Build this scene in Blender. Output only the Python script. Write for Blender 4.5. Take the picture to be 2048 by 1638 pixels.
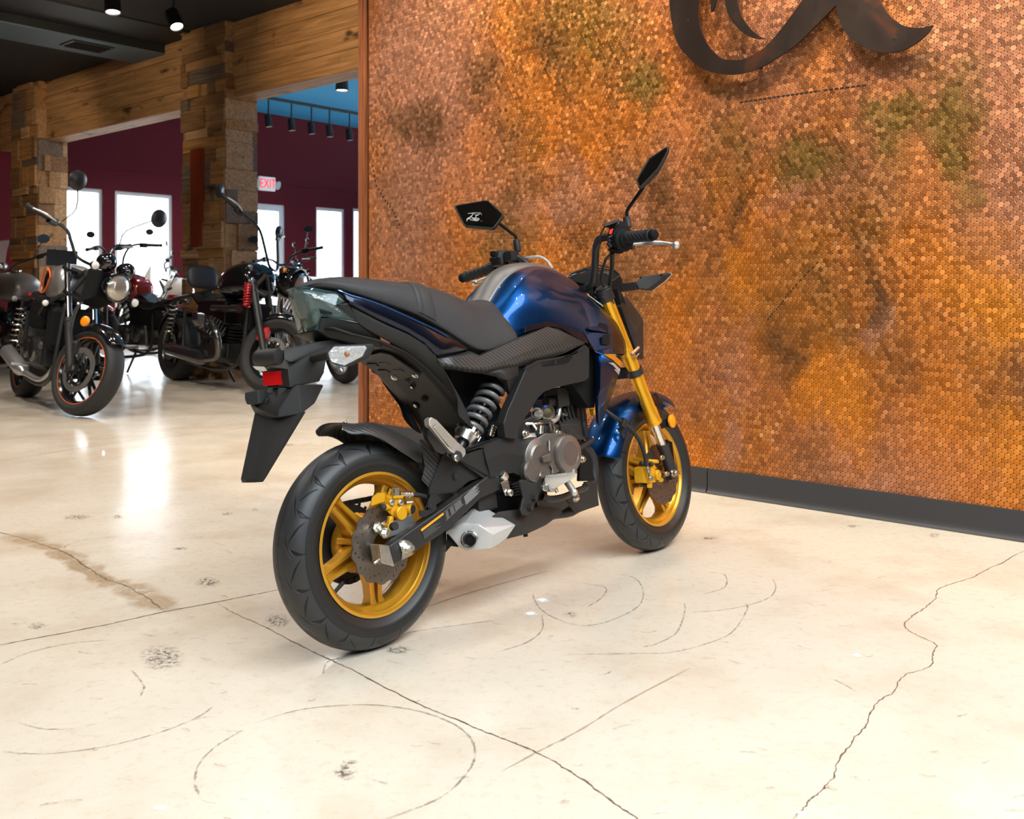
import bpy, bmesh, math, random
from mathutils import Vector, Matrix, Quaternion
from mathutils.geometry import tessellate_polygon
random.seed(7)
for o in list(bpy.data.objects): bpy.data.objects.remove(o)
SC = bpy.context.scene
COL = SC.collection
# ---------------------------------------------------------------- camera
F_PX, HZ, CAM_H = 1937.95, 581.3, 0.84303          # focal length and horizon row in pixels of the 2048x1638 frame
cam = bpy.data.cameras.new('camera'); cam_ob = bpy.data.objects.new('camera', cam); COL.objects.link(cam_ob)
cam_ob.location = (0, 0, CAM_H); cam_ob.rotation_euler = (math.pi/2, 0, 0)
cam.sensor_fit = 'HORIZONTAL'; cam.sensor_width = 36.0; cam.lens = 36.0*F_PX/2048
cam.shift_y = (HZ-819)/2048; cam.clip_start = 0.05; cam.clip_end = 200
cam.dof.use_dof = True; cam.dof.focus_distance = 2.75; cam.dof.aperture_fstop = 7.5
SC.camera = cam_ob
# ---------------------------------------------------------------- world, view, lights
SC.view_settings.view_transform = 'Standard'; SC.view_settings.look = 'None'
SC.view_settings.gamma = 1.0; SC.view_settings.exposure = 0.0; SC.view_settings.use_curve_mapping = False
SC.cycles.use_denoising = True
SC.cycles.max_bounces = 8; SC.cycles.diffuse_bounces = 4; SC.cycles.glossy_bounces = 4
SC.cycles.transmission_bounces = 4; SC.cycles.transparent_max_bounces = 12
SC.cycles.caustics_reflective = False; SC.cycles.caustics_refractive = False
SC.cycles.sample_clamp_indirect = 6.0
w = bpy.data.worlds.new('daylight'); SC.world = w; w.use_nodes = True
bg = w.node_tree.nodes['Background']; bg.inputs[0].default_value = (0.80, 0.91, 1.0, 1); bg.inputs[1].default_value = 11.0
CEIL, CEIL2 = 3.42, 3.78
LAMPS = []   # (x, y, z, target x, y, z, watts, cone degrees)
def lamp(x, y, tx, ty, tz, watts, cone=95, col=(1.0, 0.93, 0.84), z=CEIL-0.22, blend=0.7, rad=0.055):
    l = bpy.data.lights.new('track_lamp_light', 'SPOT'); l.energy = watts; l.color = col
    l.spot_size = math.radians(cone); l.spot_blend = blend; l.shadow_soft_size = rad
    o = bpy.data.objects.new('track_lamp_light', l); COL.objects.link(o); o.location = (x, y, z)
    o.rotation_euler = (Vector((tx, ty, tz))-Vector((x, y, z))).to_track_quat('-Z', 'Y').to_euler()
    return o
# rows of ceiling track lamps over the showroom floor
for x0, y0, k0, k1, e in ((-2.6, 0.2, 1, 6, 36), (-1.1, -1.3, 2, 7, 36), (0.1, -0.9, 2, 5, 25)):
    for k in range(k0, k1):
        x = x0+0.655*0.95*k; y = y0+0.7555*0.95*k
        lamp(x, y, x+0.1, y+0.2, 0, e, 105)
for k in range(5): lamp(-4.0+.62*k, 1.8+.72*k, -4.0+.62*k, 2.0+.72*k, 0, 82, 115)
for x, y, tx, ty, tz, e in ((0.3, 2.75, 0.75, 4.15, 1.9, 135), (0.95, 2.2, 1.35, 3.6, 1.8, 170), (1.7, 1.6, 2.0, 3.0, 1.6, 170),
                            (-0.35, 3.7, -0.1, 4.9, 1.5, 230), (-1.0, 4.3, -.6, 5.3, 1.3, 150)):
    lamp(x, y, tx, ty, tz, e, 80, (1.0, 0.76, 0.42) if x > .5 else (1.0, 0.84, 0.64))
for x, y in ((-3.6, 4.6), (-2.7, 5.8), (-1.8, 6.9), (-4.6, 6.3)):
    lamp(x, y, x, y, 0, 150, 130)
for x, y in ((-3.4, 10.6), (-2.2, 11.8), (-1.6, 13.6), (-3.6, 13.0)):
    lamp(x, y, x, y, 0, 130, 150, z=CEIL2-.2)
lamp(-2.35, 6.6, -1.65, 8.45, 2.95, 75, 50, (1.0, 0.70, 0.36)); lamp(-1.3, 6.3, -1.15, 8.0, 3.1, 38, 46, (1.0, 0.88, 0.72)); lamp(-3.9, 7.4, -4.2, 10.2, 2.6, 75, 70, (1.0, 0.78, 0.5)); lamp(-5.6, 9.0, -5.9, 11.8, 2.0, 80, 75, (1.0, 0.78, 0.52))
# ---------------------------------------------------------------- helpers
def sm(o, ang=35):
    me = o.data
    for p in me.polygons: p.use_smooth = True
    try: me.set_sharp_from_angle(angle=math.radians(ang))
    except Exception: pass
    return o
def obj(name, bm, mat, parent=None, ang=35, bevel=0, sub=0, solid=0, loc=None, label=None, out=None):
    me = bpy.data.meshes.new(name)
    if not isinstance(bm, bmesh.types.BMesh): raise TypeError
    bmesh.ops.recalc_face_normals(bm, faces=bm.faces)
    if out is not None and sum(f.normal.dot(Vector(out))*f.calc_area() for f in bm.faces) < 0: bmesh.ops.reverse_faces(bm, faces=bm.faces)
    bm.to_mesh(me); bm.free()
    o = bpy.data.objects.new(name, me); COL.objects.link(o)
    for m in (mat if isinstance(mat, (list, tuple)) else [mat]): me.materials.append(m)
    sm(o, ang)
    if solid:
        s = o.modifiers.new('solid', 'SOLIDIFY'); s.thickness = abs(solid); s.offset = -1 if solid > 0 else 1
    if bevel:
        b = o.modifiers.new('bevel', 'BEVEL'); b.width = bevel; b.segments = 2; b.limit_method = 'ANGLE'; b.angle_limit = math.radians(28)
        b.harden_normals = True
    if sub:
        s = o.modifiers.new('sub', 'SUBSURF'); s.levels = sub; s.render_levels = sub
    if loc is not None: o.location = loc
    if parent is not None: o.parent = parent
    if label: o['label'] = label
    return o
def islands(name, bm, mat, parent=None, ang=35, **kw):
    """each separate piece of bm becomes a part of its own"""
    bm.verts.index_update(); seen = set(); out = []
    for v0 in bm.verts:
        if v0 in seen: continue
        st = [v0]; seen.add(v0); grp = []
        while st:
            v = st.pop(); grp.append(v)
            for e in v.link_edges:
                u = e.other_vert(v)
                if u not in seen: seen.add(u); st.append(u)
        g = set(grp); nb = bmesh.new(); mp = {v: nb.verts.new(v.co) for v in grp}
        for f in {f for v in grp for f in v.link_faces}: nb.faces.new([mp[v] for v in f.verts])
        out.append(obj(name, nb, mat, parent, ang, **kw))
    bm.free(); return out[0]
def empty(name, loc=(0, 0, 0), rot=(0, 0, 0)):
    o = bpy.data.objects.new(name, None); COL.objects.link(o); o.location = loc; o.rotation_euler = rot
    o.empty_display_size = 0.1
    return o
def tag(o, label=None, cat=None, group=None, kind=None):
    if label: o['label'] = label
    if cat: o['category'] = cat
    if group: o['group'] = group
    if kind: o['kind'] = kind
    return o
def NB(): return bmesh.new()
def V(*a): return Vector(a)
def frame_to(axis):
    return Vector(axis).normalized().to_track_quat('Z', 'Y').to_matrix()
def box(bm, c, s, rot=None, taper=None):
    """box centre c, size s; rot = 3x3 matrix or euler tuple; taper = (fx, fy) scale of the top"""
    M = Matrix.Identity(3)
    if rot is not None:
        M = rot if isinstance(rot, Matrix) else Matrix.Rotation(rot[2], 3, 'Z') @ Matrix.Rotation(rot[1], 3, 'Y') @ Matrix.Rotation(rot[0], 3, 'X')
    vs = []
    for z in (-.5, .5):
        f = taper if (taper and z > 0) else (1, 1)
        for x, y in ((-.5, -.5), (.5, -.5), (.5, .5), (-.5, .5)):
            vs.append(bm.verts.new(Vector(c)+M @ Vector((x*s[0]*f[0], y*s[1]*f[1], z*s[2]))))
    for f in ((0, 3, 2, 1), (4, 5, 6, 7), (0, 1, 5, 4), (1, 2, 6, 5), (2, 3, 7, 6), (3, 0, 4, 7)):
        bm.faces.new([vs[i] for i in f])
def smooth_path(pts, n=6, closed=False):
    pts = [Vector(p) for p in pts]
    if len(pts) < 3 or n < 2: return pts
    out = []; L = len(pts)
    rng = range(L if closed else L-1)
    for i in rng:
        p1, p2 = pts[i], pts[(i+1) % L]
        p0 = pts[(i-1) % L] if (closed or i > 0) else p1*2-p2
        p3 = pts[(i+2) % L] if (closed or i < L-2) else p2*2-p1
        for k in range(n):
            t = k/n
            out.append(0.5*((2*p1)+(p2-p0)*t+(2*p0-5*p1+4*p2-p3)*t*t+(3*p1-p0-3*p2+p3)*t**3))
    if not closed: out.append(pts[-1])
    return out
def tube(bm, pts, r, n=10, closed=False, caps=True, smooth=0, flat=1.0):
    """round bar along pts; r a number or a list (per point, interpolated)"""
    m0 = len(pts)
    if smooth: pts = smooth_path(pts, smooth, closed)
    pts = [Vector(p) for p in pts]; L = len(pts)
    def rad(i):
        if isinstance(r, (list, tuple)):
            t = i/(L-1)*(len(r)-1); k = min(int(t), len(r)-2); return r[k]+(r[k+1]-r[k])*(t-k)
        return r
    tang = []
    for i in range(L):
        a = pts[(i-1) % L] if (closed or i > 0) else pts[i]; b = pts[(i+1) % L] if (closed or i < L-1) else pts[i]
        tang.append((b-a).normalized() if (b-a).length > 1e-9 else Vector((0, 0, 1)))
    u = tang[0].orthogonal().normalized(); rings = []
    if abs(tang[0].z) < .9: u = (Vector((0, 0, 1))-tang[0]*tang[0].z).normalized()
    for i in range(L):
        u = (u-tang[i]*u.dot(tang[i]))
        u = u.normalized() if u.length > 1e-6 else tang[i].orthogonal().normalized()
        v = tang[i].cross(u); R = rad(i)
        rings.append([bm.verts.new(pts[i]+(u*math.cos(2*math.pi*k/n)*flat+v*math.sin(2*math.pi*k/n))*R) for k in range(n)])
    for i in range(L if closed else L-1):
        a, b = rings[i], rings[(i+1) % L]
        for k in range(n): bm.faces.new((a[k], a[(k+1) % n], b[(k+1) % n], b[k]))
    if caps and not closed:
        bm.faces.new(rings[0][::-1]); bm.faces.new(rings[-1])
def lathe(bm, prof, c=(0, 0, 0), axis=(0, 1, 0), n=48, closed=False, cap=True, sx=1, sy=1, rot=0):
    """prof = [(radius, height along axis)]"""
    M = frame_to(axis); rings = []
    for r, h in prof:
        if r < 1e-6:
            rings.append([bm.verts.new(Vector(c)+M @ Vector((0, 0, h)))])
        else:
            rings.append([bm.verts.new(Vector(c)+M @ Vector((r*sx*math.cos(rot+2*math.pi*k/n), r*sy*math.sin(rot+2*math.pi*k/n), h))) for k in range(n)])
    m = len(rings)
    for i in range(m if closed else m-1):
        a, b = rings[i], rings[(i+1) % m]
        if len(a) == 1 and len(b) == 1: continue
        for k in range(n):
            k2 = (k+1) % n
            if len(a) == 1: bm.faces.new((a[0], b[k2], b[k]))
            elif len(b) == 1: bm.faces.new((a[k], a[k2], b[0]))
            else: bm.faces.new((a[k], a[k2], b[k2], b[k]))
    if cap and not closed:
        if len(rings[0]) > 1: bm.faces.new(rings[0][::-1])
        if len(rings[-1]) > 1: bm.faces.new(rings[-1])
def cyl(bm, a, b, r, r2=None, n=20):
    a, b = Vector(a), Vector(b); L = (b-a).length
    lathe(bm, [(r, 0), (r2 if r2 is not None else r, L)], a, b-a, n)
def bolt(bm, c, axis, r=.008, h=.006, n=6):
    lathe(bm, [(r*1.45, 0), (r*1.45, h*.3), (r, h*.3), (r, h), (r*.8, h*1.15)], c, axis, n if n > 6 else 6)
def ball(bm, c, s, M=None, nu=20, nv=12):
    """ellipsoid, s = half axes"""
    s = Vector(s) if not isinstance(s, (int, float)) else Vector((s, s, s)); M = M or Matrix.Identity(3)
    rings = []
    for j in range(nv+1):
        a = math.pi*j/nv
        if j in (0, nv): rings.append([bm.verts.new(Vector(c)+M @ Vector((0, 0, s.z*math.cos(a))))])
        else: rings.append([bm.verts.new(Vector(c)+M @ Vector((s.x*math.sin(a)*math.cos(2*math.pi*k/nu), s.y*math.sin(a)*math.sin(2*math.pi*k/nu), s.z*math.cos(a)))) for k in range(nu)])
    for j in range(nv):
        a, b = rings[j], rings[j+1]
        for k in range(nu):
            k2 = (k+1) % nu
            if len(a) == 1: bm.faces.new((a[0], b[k], b[k2]))
            elif len(b) == 1: bm.faces.new((a[k2], a[k], b[0]))
            else: bm.faces.new((a[k2], a[k], b[k], b[k2]))
def prism(bm, pts, ext, taper=1.0):
    """closed outline (3D points, roughly planar) pushed out by the vector ext"""
    pts = [Vector(p) for p in pts]; ext = Vector(ext); n = len(pts)
    c = sum(pts, Vector())/n
    a = [bm.verts.new(p) for p in pts]; b = [bm.verts.new(c+(p-c)*taper+ext) for p in pts]
    for tri in tessellate_polygon([pts]):
        try:
            bm.faces.new([a[i] for i in tri]); bm.faces.new([b[i] for i in tri[::-1]])
        except ValueError: pass
    for i in range(n):
        j = (i+1) % n; bm.faces.new((a[i], b[i], b[j], a[j]))
def grid(bm, rows, close=False, mat=0):
    """surface through rows of points (all rows the same length)"""
    R = [[bm.verts.new(Vector(p)) for p in row] for row in rows]
    for a, b in zip(R, R[1:]):
        m = len(a)
        for k in range(m if close else m-1):
            f = bm.faces.new((a[k], a[(k+1) % m], b[(k+1) % m], b[k])); f.material_index = mat
    return R
def loft(bm, secs, cap=True):
    R = grid(bm, secs, close=True)
    if cap:
        bm.faces.new(R[0][::-1]); bm.faces.new(R[-1])
def resample(pts, n):
    pts = [Vector(p) for p in pts]; d = [0]
    for a, b in zip(pts, pts[1:]): d.append(d[-1]+(b-a).length)
    out = []; k = 0
    for i in range(n):
        t = d[-1]*i/(n-1)
        while k < len(pts)-2 and d[k+1] < t: k += 1
        u = (t-d[k])/max(d[k+1]-d[k], 1e-9); out.append(pts[k].lerp(pts[k+1], min(max(u, 0), 1)))
    return out
def mirror_y(bm):
    """add the mirror image (y -> -y) of everything in bm"""
    g = bmesh.ops.duplicate(bm, geom=bm.verts[:]+bm.edges[:]+bm.faces[:])['geom']
    vs = [e for e in g if isinstance(e, bmesh.types.BMVert)]
    for v in vs: v.co.y = -v.co.y
    bmesh.ops.reverse_faces(bm, faces=[e for e in g if isinstance(e, bmesh.types.BMFace)])
# ---------------------------------------------------------------- materials
def mat(name, col, rough=.5, metal=0, spec=.5, coat=0, coat_rough=.05, emis=None, es=0, trans=0, alpha=1, ior=1.45, bump=None, var=0, vscale=40):
    m = bpy.data.materials.new(name); m.use_nodes = True; nt = m.node_tree; b = nt.nodes['Principled BSDF']
    b.inputs['Base Color'].default_value = (*col, 1); b.inputs['Roughness'].default_value = rough
    b.inputs['Metallic'].default_value = metal; b.inputs['Specular IOR Level'].default_value = spec
    b.inputs['Coat Weight'].default_value = coat; b.inputs['Coat Roughness'].default_value = coat_rough
    b.inputs['IOR'].default_value = ior
    if trans: b.inputs['Transmission Weight'].default_value = trans
    if alpha < 1: b.inputs['Alpha'].default_value = alpha
    if emis: b.inputs['Emission Color'].default_value = (*emis, 1); b.inputs['Emission Strength'].default_value = es
    tc = None
    if bump or var:
        tc = nt.nodes.new('ShaderNodeTexCoord')
    if var:
        no = nt.nodes.new('ShaderNodeTexNoise'); no.inputs['Scale'].default_value = vscale; no.inputs['Detail'].default_value = 3
        nt.links.new(tc.outputs['Object'], no.inputs['Vector'])
        mr = nt.nodes.new('ShaderNodeMapRange'); mr.inputs['To Min'].default_value = max(rough-var, .02); mr.inputs['To Max'].default_value = min(rough+var, 1)
        nt.links.new(no.outputs['Fac'], mr.inputs['Value']); nt.links.new(mr.outputs[0], b.inputs['Roughness'])
    if bump:
        scale, strength = bump
        no = nt.nodes.new('ShaderNodeTexNoise'); no.inputs['Scale'].default_value = scale; no.inputs['Detail'].default_value = 2
        bp = nt.nodes.new('ShaderNodeBump'); bp.inputs['Strength'].default_value = strength; bp.inputs['Distance'].default_value = .002
        nt.links.new(tc.outputs['Object'], no.inputs['Vector']); nt.links.new(no.outputs['Fac'], bp.inputs['Height']); nt.links.new(bp.outputs[0], b.inputs['Normal'])
    return m
class NT:
    """small wrapper to write node graphs"""
    def __init__(s, m): s.m = m; s.t = m.node_tree; s.b = s.t.nodes.get('Principled BSDF'); s.out = s.t.nodes.get('Material Output')
    def n(s, kind, **kw):
        x = s.t.nodes.new('ShaderNode'+kind)
        for k, v in kw.items(): setattr(x, k, v)
        return x
    def put(s, sock, v):
        if isinstance(v, bpy.types.NodeSocket): s.t.links.new(v, sock)
        elif v is not None:
            if isinstance(v, (tuple, list)) and sock.type == 'RGBA' and len(v) == 3: v = (*v, 1)
            sock.default_value = v
    def math(s, op, a, b=None, c=None, clamp=False):
        x = s.n('Math', operation=op, use_clamp=clamp)
        for i, v in enumerate((a, b, c)):
            if v is not None: s.put(x.inputs[i], v)
        return x.outputs[0]
    def vm(s, op, a, b=None, c=None, out='Vector', scale=None):
        x = s.n('VectorMath', operation=op)
        for i, v in enumerate((a, b, c)):
            if v is not None: s.put(x.inputs[i], v)
        if scale is not None: s.put(x.inputs['Scale'], scale)
        return x.outputs[out]
    def mix(s, f, a, b, blend='MIX'):
        x = s.n('Mix', data_type='RGBA', blend_type=blend)
        s.put(x.inputs[0], f); s.put(x.inputs[6], a); s.put(x.inputs[7], b); return x.outputs[2]
    def noise(s, vec, scale, detail=4, rough=.5, out='Fac', dist=0):
        x = s.n('TexNoise'); s.put(x.inputs['Vector'], vec); x.inputs['Scale'].default_value = scale
        x.inputs['Detail'].default_value = detail; x.inputs['Roughness'].default_value = rough; x.inputs['Distortion'].default_value = dist
        return x.outputs[out]
    def ramp(s, f, stops, interp='LINEAR'):
        x = s.n('ValToRGB'); x.color_ramp.interpolation = interp; e = x.color_ramp.elements
        while len(e) < len(stops): e.new(.5)
        for i, (p, c) in enumerate(stops):
            e[i].position = p; e[i].color = (*c, 1) if len(c) == 3 else c
        s.put(x.inputs[0], f); return x.outputs[0]
    def mr(s, v, a, b, c=0., d=1., smooth=False):
        x = s.n('MapRange', interpolation_type='SMOOTHSTEP' if smooth else 'LINEAR')
        for i, q in enumerate((v, a, b, c, d)): s.put(x.inputs[i], q)
        return x.outputs[0]
    def obj(s): return s.n('TexCoord').outputs['Object']
    def bump(s, h, strength=.3, dist=.01, normal=None):
        x = s.n('Bump'); x.inputs['Strength'].default_value = strength; x.inputs['Distance'].default_value = dist
        s.put(x.inputs['Height'], h)
        if normal is not None: s.put(x.inputs['Normal'], normal)
        return x.outputs[0]
    def scale(s, vec, sc):
        x = s.n('Mapping'); x.inputs['Scale'].default_value = sc; s.put(x.inputs['Vector'], vec); return x.outputs[0]
# pixel -> world
def W_depth(px, py, Y): return Vector(((px-1024)/F_PX*Y, Y, CAM_H-(py-HZ)/F_PX*Y))
def W_floor(px, py, z=0.0): return W_depth(px, py, (CAM_H-z)*F_PX/(py-HZ))
def W_plane(px, py, p0, n):
    d = Vector(((px-1024)/F_PX, 1, -(py-HZ)/F_PX)); c = Vector((0, 0, CAM_H)); p0, n = Vector(p0), Vector(n)
    return c+d*((p0-c).dot(n)/d.dot(n))
D1 = Vector((-.7555, .6551, 0)); D2 = Vector((.6551, .7555, 0))
# ================================================================ materials of the room
WE0 = Vector((-.857, 5.498, 0))
def m_penny():
    m = mat('penny_copper', (.4, .18, .08), .42, .75); k = NT(m); co = k.obj()
    sep = k.n('SeparateXYZ'); k.put(sep.inputs[0], co)
    dst = k.noise(co, 2.2, 2, out='Color')
    d = .01905
    cb = k.n('CombineXYZ'); k.put(cb.inputs[0], k.math('DIVIDE', sep.outputs[0], d)); k.put(cb.inputs[1], k.math('DIVIDE', sep.outputs[2], d))
    jig = k.vm('MULTIPLY', k.vm('SUBTRACT', dst, (.5, .5, .5)), (.5, .5, 0))
    p = k.vm('ADD', cb.outputs[0], jig)
    h = (.5, .8660254, .5); hn = (-.5, -.8660254, -.5)
    a = k.vm('WRAP', p, h, hn); b = k.vm('WRAP', k.vm('SUBTRACT', p, (.5, .8660254, 0)), h, hn)
    la = k.vm('LENGTH', a, out='Value'); lb = k.vm('LENGTH', b, out='Value')
    sel = k.math('LESS_THAN', la, lb)
    vmx = k.n('Mix', data_type='VECTOR'); k.put(vmx.inputs[0], sel); k.put(vmx.inputs[4], b); k.put(vmx.inputs[5], a)
    off = vmx.outputs[1]; r = k.vm('LENGTH', off, out='Value')
    cell = k.vm('SNAP', k.vm('ADD', k.vm('SUBTRACT', p, off), (.1, .1, .1)), (.25, .25, .25))
    wn = k.n('TexWhiteNoise', noise_dimensions='3D'); k.put(wn.inputs[0], cell); rnd = wn.outputs['Value']; rcol = wn.outputs['Color']
    # the centre of each coin back in metres, so that stains change coin by coin
    cc = k.vm('MULTIPLY', cell, (d, d, 0))
    streak = k.noise(k.scale(cc, (1.7, .75, 1)), 1.55, 4, .55)
    blot = k.noise(k.scale(cc, (1.0, .8, 1)), 3.1, 5, .6)
    olive = k.noise(k.vm('ADD', k.scale(cc, (1.0, .55, 1)), (7.3, 2.1, 0)), 1.7, 4, .55)
    pink = k.noise(k.vm('ADD', k.scale(cc, (.8, .6, 1)), (1.3, 9.1, 0)), 1.4, 3)
    coin = k.ramp(rnd, [(0, (.31, .100, .018)), (.3, (.39, .128, .022)), (.75, (.45, .150, .025)), (.95, (.52, .19, .04)), (1, (.62, .29, .12))])
    coin = k.mix(k.mr(streak, .42, .60, 0, .85), coin, (.66, .20, .016))
    coin = k.mix(k.mr(pink, .42, .62, 0, .8), coin, (.42, .19, .125))
    coin = k.mix(k.mr(olive, .54, .68, 0, .55), coin, (.13, .085, .014))
    coin = k.mix(k.mr(blot, .50, .70, 0, .65), coin, (.17, .075, .028))
    def uv_(x, y): p = W_plane(x, y, WE0, D2)-WE0; return p.dot(-D1), p.z
    ccd = k.vm('ADD', cc, k.vm('MULTIPLY', k.vm('SUBTRACT', k.noise(cc, 3.4, 5, .62, out='Color'), (.5, .5, .5)), (.42, .62, 0)))
    def blobs(L):
        out = None
        for x, y, rx, ry in L:
            u, v = uv_(x, y); a = uv_(x-rx, y)[0]; b = uv_(x+rx, y)[0]; w_, h_ = (b-a)/2, uv_(x, y-ry)[1]-v
            q = k.vm('MULTIPLY', k.vm('SUBTRACT', ccd, (u, v, 0)), (1/w_, 1/h_, 0)); q = k.mr(k.vm('LENGTH', q, out='Value'), 1.25, .25, 0, 1, True)
            out = q if out is None else k.math('MAXIMUM', out, q)
        return out
    def stain(c, L, col, amt, lo=.30, hi=.52): return k.mix(k.math('MULTIPLY', k.math('MULTIPLY', blobs(L), k.mr(blot, lo, hi)), amt), c, col)
    coin = stain(coin, [(820, 150, 120, 230), (800, 520, 90, 300), (1130, 400, 110, 90), (1560, 430, 50, 90), (1740, 640, 28, 80), (1460, 880, 40, 80), (1480, 720, 40, 120)], (.43, .20, .125), .8)
    coin = stain(coin, [(1980, 580, 110, 150), (1710, 830, 60, 140), (2020, 930, 60, 170), (1180, 60, 30, 60), (1480, 560, 60, 60), (1640, 760, 40, 100)], (.72, .24, .014), .85)
    coin = stain(coin, [(1150, 80, 120, 120), (1450, 290, 80, 110), (1600, 320, 110, 80), (1900, 260, 80, 160), (1780, 250, 60, 80), (1930, 390, 60, 70), (1280, 160, 60, 90)], (.125, .088, .012), .9)
    coin = stain(coin, [(1480, 390, 36, 120), (1090, 130, 60, 60), (965, 150, 40, 90), (1735, 560, 40, 120), (1570, 700, 70, 80), (985, 105, 14, 22), (1320, 420, 40, 110), (840, 250, 90, 60)], (.085, .040, .012), .8)
    coin = k.mix(.12, coin, k.mix(rnd, (.24, .09, .035), (.70, .31, .12)), 'MIX')
    gap = k.mr(r, .455, .505, 0, 1, True)
    colr = k.mix(gap, coin, (.030, .013, .006))
    k.put(k.b.inputs['Base Color'], colr)
    k.put(k.b.inputs['Roughness'], k.mr(rnd, 0, 1, .34, .55))
    k.put(k.b.inputs['Metallic'], k.mr(gap, 0, 1, .72, .1))
    hgt = k.math('SUBTRACT', k.mr(r, .49, .42, 0, 1, True), k.math('MULTIPLY', k.mr(r, .42, .36, 0, 1, True), .35))
    tilt = k.vm('MULTIPLY', k.vm('SUBTRACT', rcol, (.5, .5, .5)), (.26, .26, .26))
    geo = k.n('NewGeometry')
    nrm = k.vm('NORMALIZE', k.vm('ADD', geo.outputs['Normal'], tilt))
    k.put(k.b.inputs['Normal'], k.bump(hgt, .55, .0015, nrm))
    return m
def m_floor():
    m = mat('polished_concrete', (.7, .6, .46), .24, 0, .5); k = NT(m); co = k.obj()
    big = k.noise(co, .55, 4, .5); mid = k.noise(co, 2.6, 5, .6); fine = k.noise(co, 38, 6, .7); grain = k.noise(co, 260, 2, .5)
    c = k.mix(k.mr(big, .35, .68), (.64, .565, .465), (.56, .48, .385))
    c = k.mix(k.mr(mid, .48, .70, 0, .75), c, (.49, .39, .29))
    c = k.mix(k.mr(mid, .42, .22, 0, .5), c, (.68, .60, .49))
    c = k.mix(k.mr(fine, .52, .76, 0, .65), c, (.48, .36, .24))
    spk = k.n('TexVoronoi'); k.put(spk.inputs['Vector'], co); spk.inputs['Scale'].default_value = 26
    sp = k.math('MULTIPLY', k.mr(spk.outputs['Distance'], .05, .015), k.math('GREATER_THAN', mid, .50))
    c = k.mix(k.math('MULTIPLY', sp, .5), c, (.22, .15, .09))
    k.put(k.b.inputs['Base Color'], k.mix(k.mr(grain, .3, .7, 0, .16), c, (.36, .27, .18)))
    k.put(k.b.inputs['Roughness'], k.mr(k.noise(co, 3.3, 4, .6), .3, .7, .155, .27))
    k.put(k.b.inputs['Normal'], k.bump(k.noise(co, 9, 3), .04, .004))
    return m
def m_plank(name, dark=1.0, along='X', scale=1.0, tone=(.30, .165, .075)):
    m = mat(name, tone, .62, 0, .35); k = NT(m); co = k.obj()
    st = {'X': (.35, 9, 9), 'Z': (9, 9, .35)}[along]
    g = k.noise(k.scale(co, st), 3.0*scale, 5, .6, dist=1.2); kn = k.noise(k.scale(co, {'X': (1.2, 3, 3), 'Z': (3, 3, 1.2)}[along]), 2.3, 3, .5)
    oi = k.n('ObjectInfo')
    t = tuple(x*dark for x in tone)
    c = k.mix(k.mr(g, .3, .72), tuple(x*1.35 for x in t), tuple(x*.45 for x in t))
    c = k.mix(k.mr(kn, .64, .74), c, tuple(x*.18 for x in t))
    k.put(k.b.inputs['Base Color'], c); k.put(k.b.inputs['Normal'], k.bump(g, .35, .004))
    return m
M_PENNY, M_FLOOR = m_penny(), m_floor()
M_PLANK = m_plank('beam_planks', 1.45); M_TRIMW = m_plank('trim_wood', .8, 'Z', 1.5, (.25, .085, .032))
M_RED = mat('oxblood_wall_paint', (.115, .010, .018), .6, 0, .15, bump=(160, .06))
M_CEIL = mat('black_ceiling_paint', (.022, .022, .024), .8, bump=(90, .1))
M_TEAL = mat('teal_ceiling_paint', (.07, .42, .85), .7, 0, .2, bump=(90, .08))
M_DUCT = mat('duct_paint', (.012, .013, .015), .6); M_DUCTGLOW = mat('duct_window_glow', (.10, .15, .19), .6)  # underside colour paints in the blue light from the windows
M_BASE = mat('charcoal_vinyl', (.030, .030, .033), .42, bump=(120, .12))
M_WHITEF = mat('white_frame', (.72, .76, .82), .4); M_BLACKM = mat('black_fixture', (.012, .012, .013), .45)
M_GLASSP = bpy.data.materials.new('window_pane'); M_GLASSP.use_nodes = True
k = NT(M_GLASSP); k.t.nodes.remove(k.b); tr = k.n('BsdfTransparent'); gl = k.n('BsdfGlossy'); gl.inputs['Roughness'].default_value = .02
mx = k.n('MixShader'); mx.inputs[0].default_value = .07; k.t.links.new(tr.outputs[0], mx.inputs[1]); k.t.links.new(gl.outputs[0], mx.inputs[2]); k.t.links.new(mx.outputs[0], k.out.inputs[0])
M_BULB = mat('lamp_face', (.9, .85, .75), .4, emis=(1, .90, .72), es=14)
M_BULBC = mat('lamp_face_cool', (.85, .92, .95), .4, emis=(.72, .93, 1), es=14)
M_STEEL = mat('bronzed_steel', (.050, .032, .026), .40, .75); k = NT(M_STEEL); co = k.obj()
n1 = k.noise(co, 7, 5, .6, dist=.6); k.put(k.b.inputs['Base Color'], k.mix(k.mr(n1, .56, .72), (.052, .038, .034), (.14, .045, .02))); k.put(k.b.inputs['Roughness'], k.mr(n1, .3, .7, .33, .5))

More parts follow.
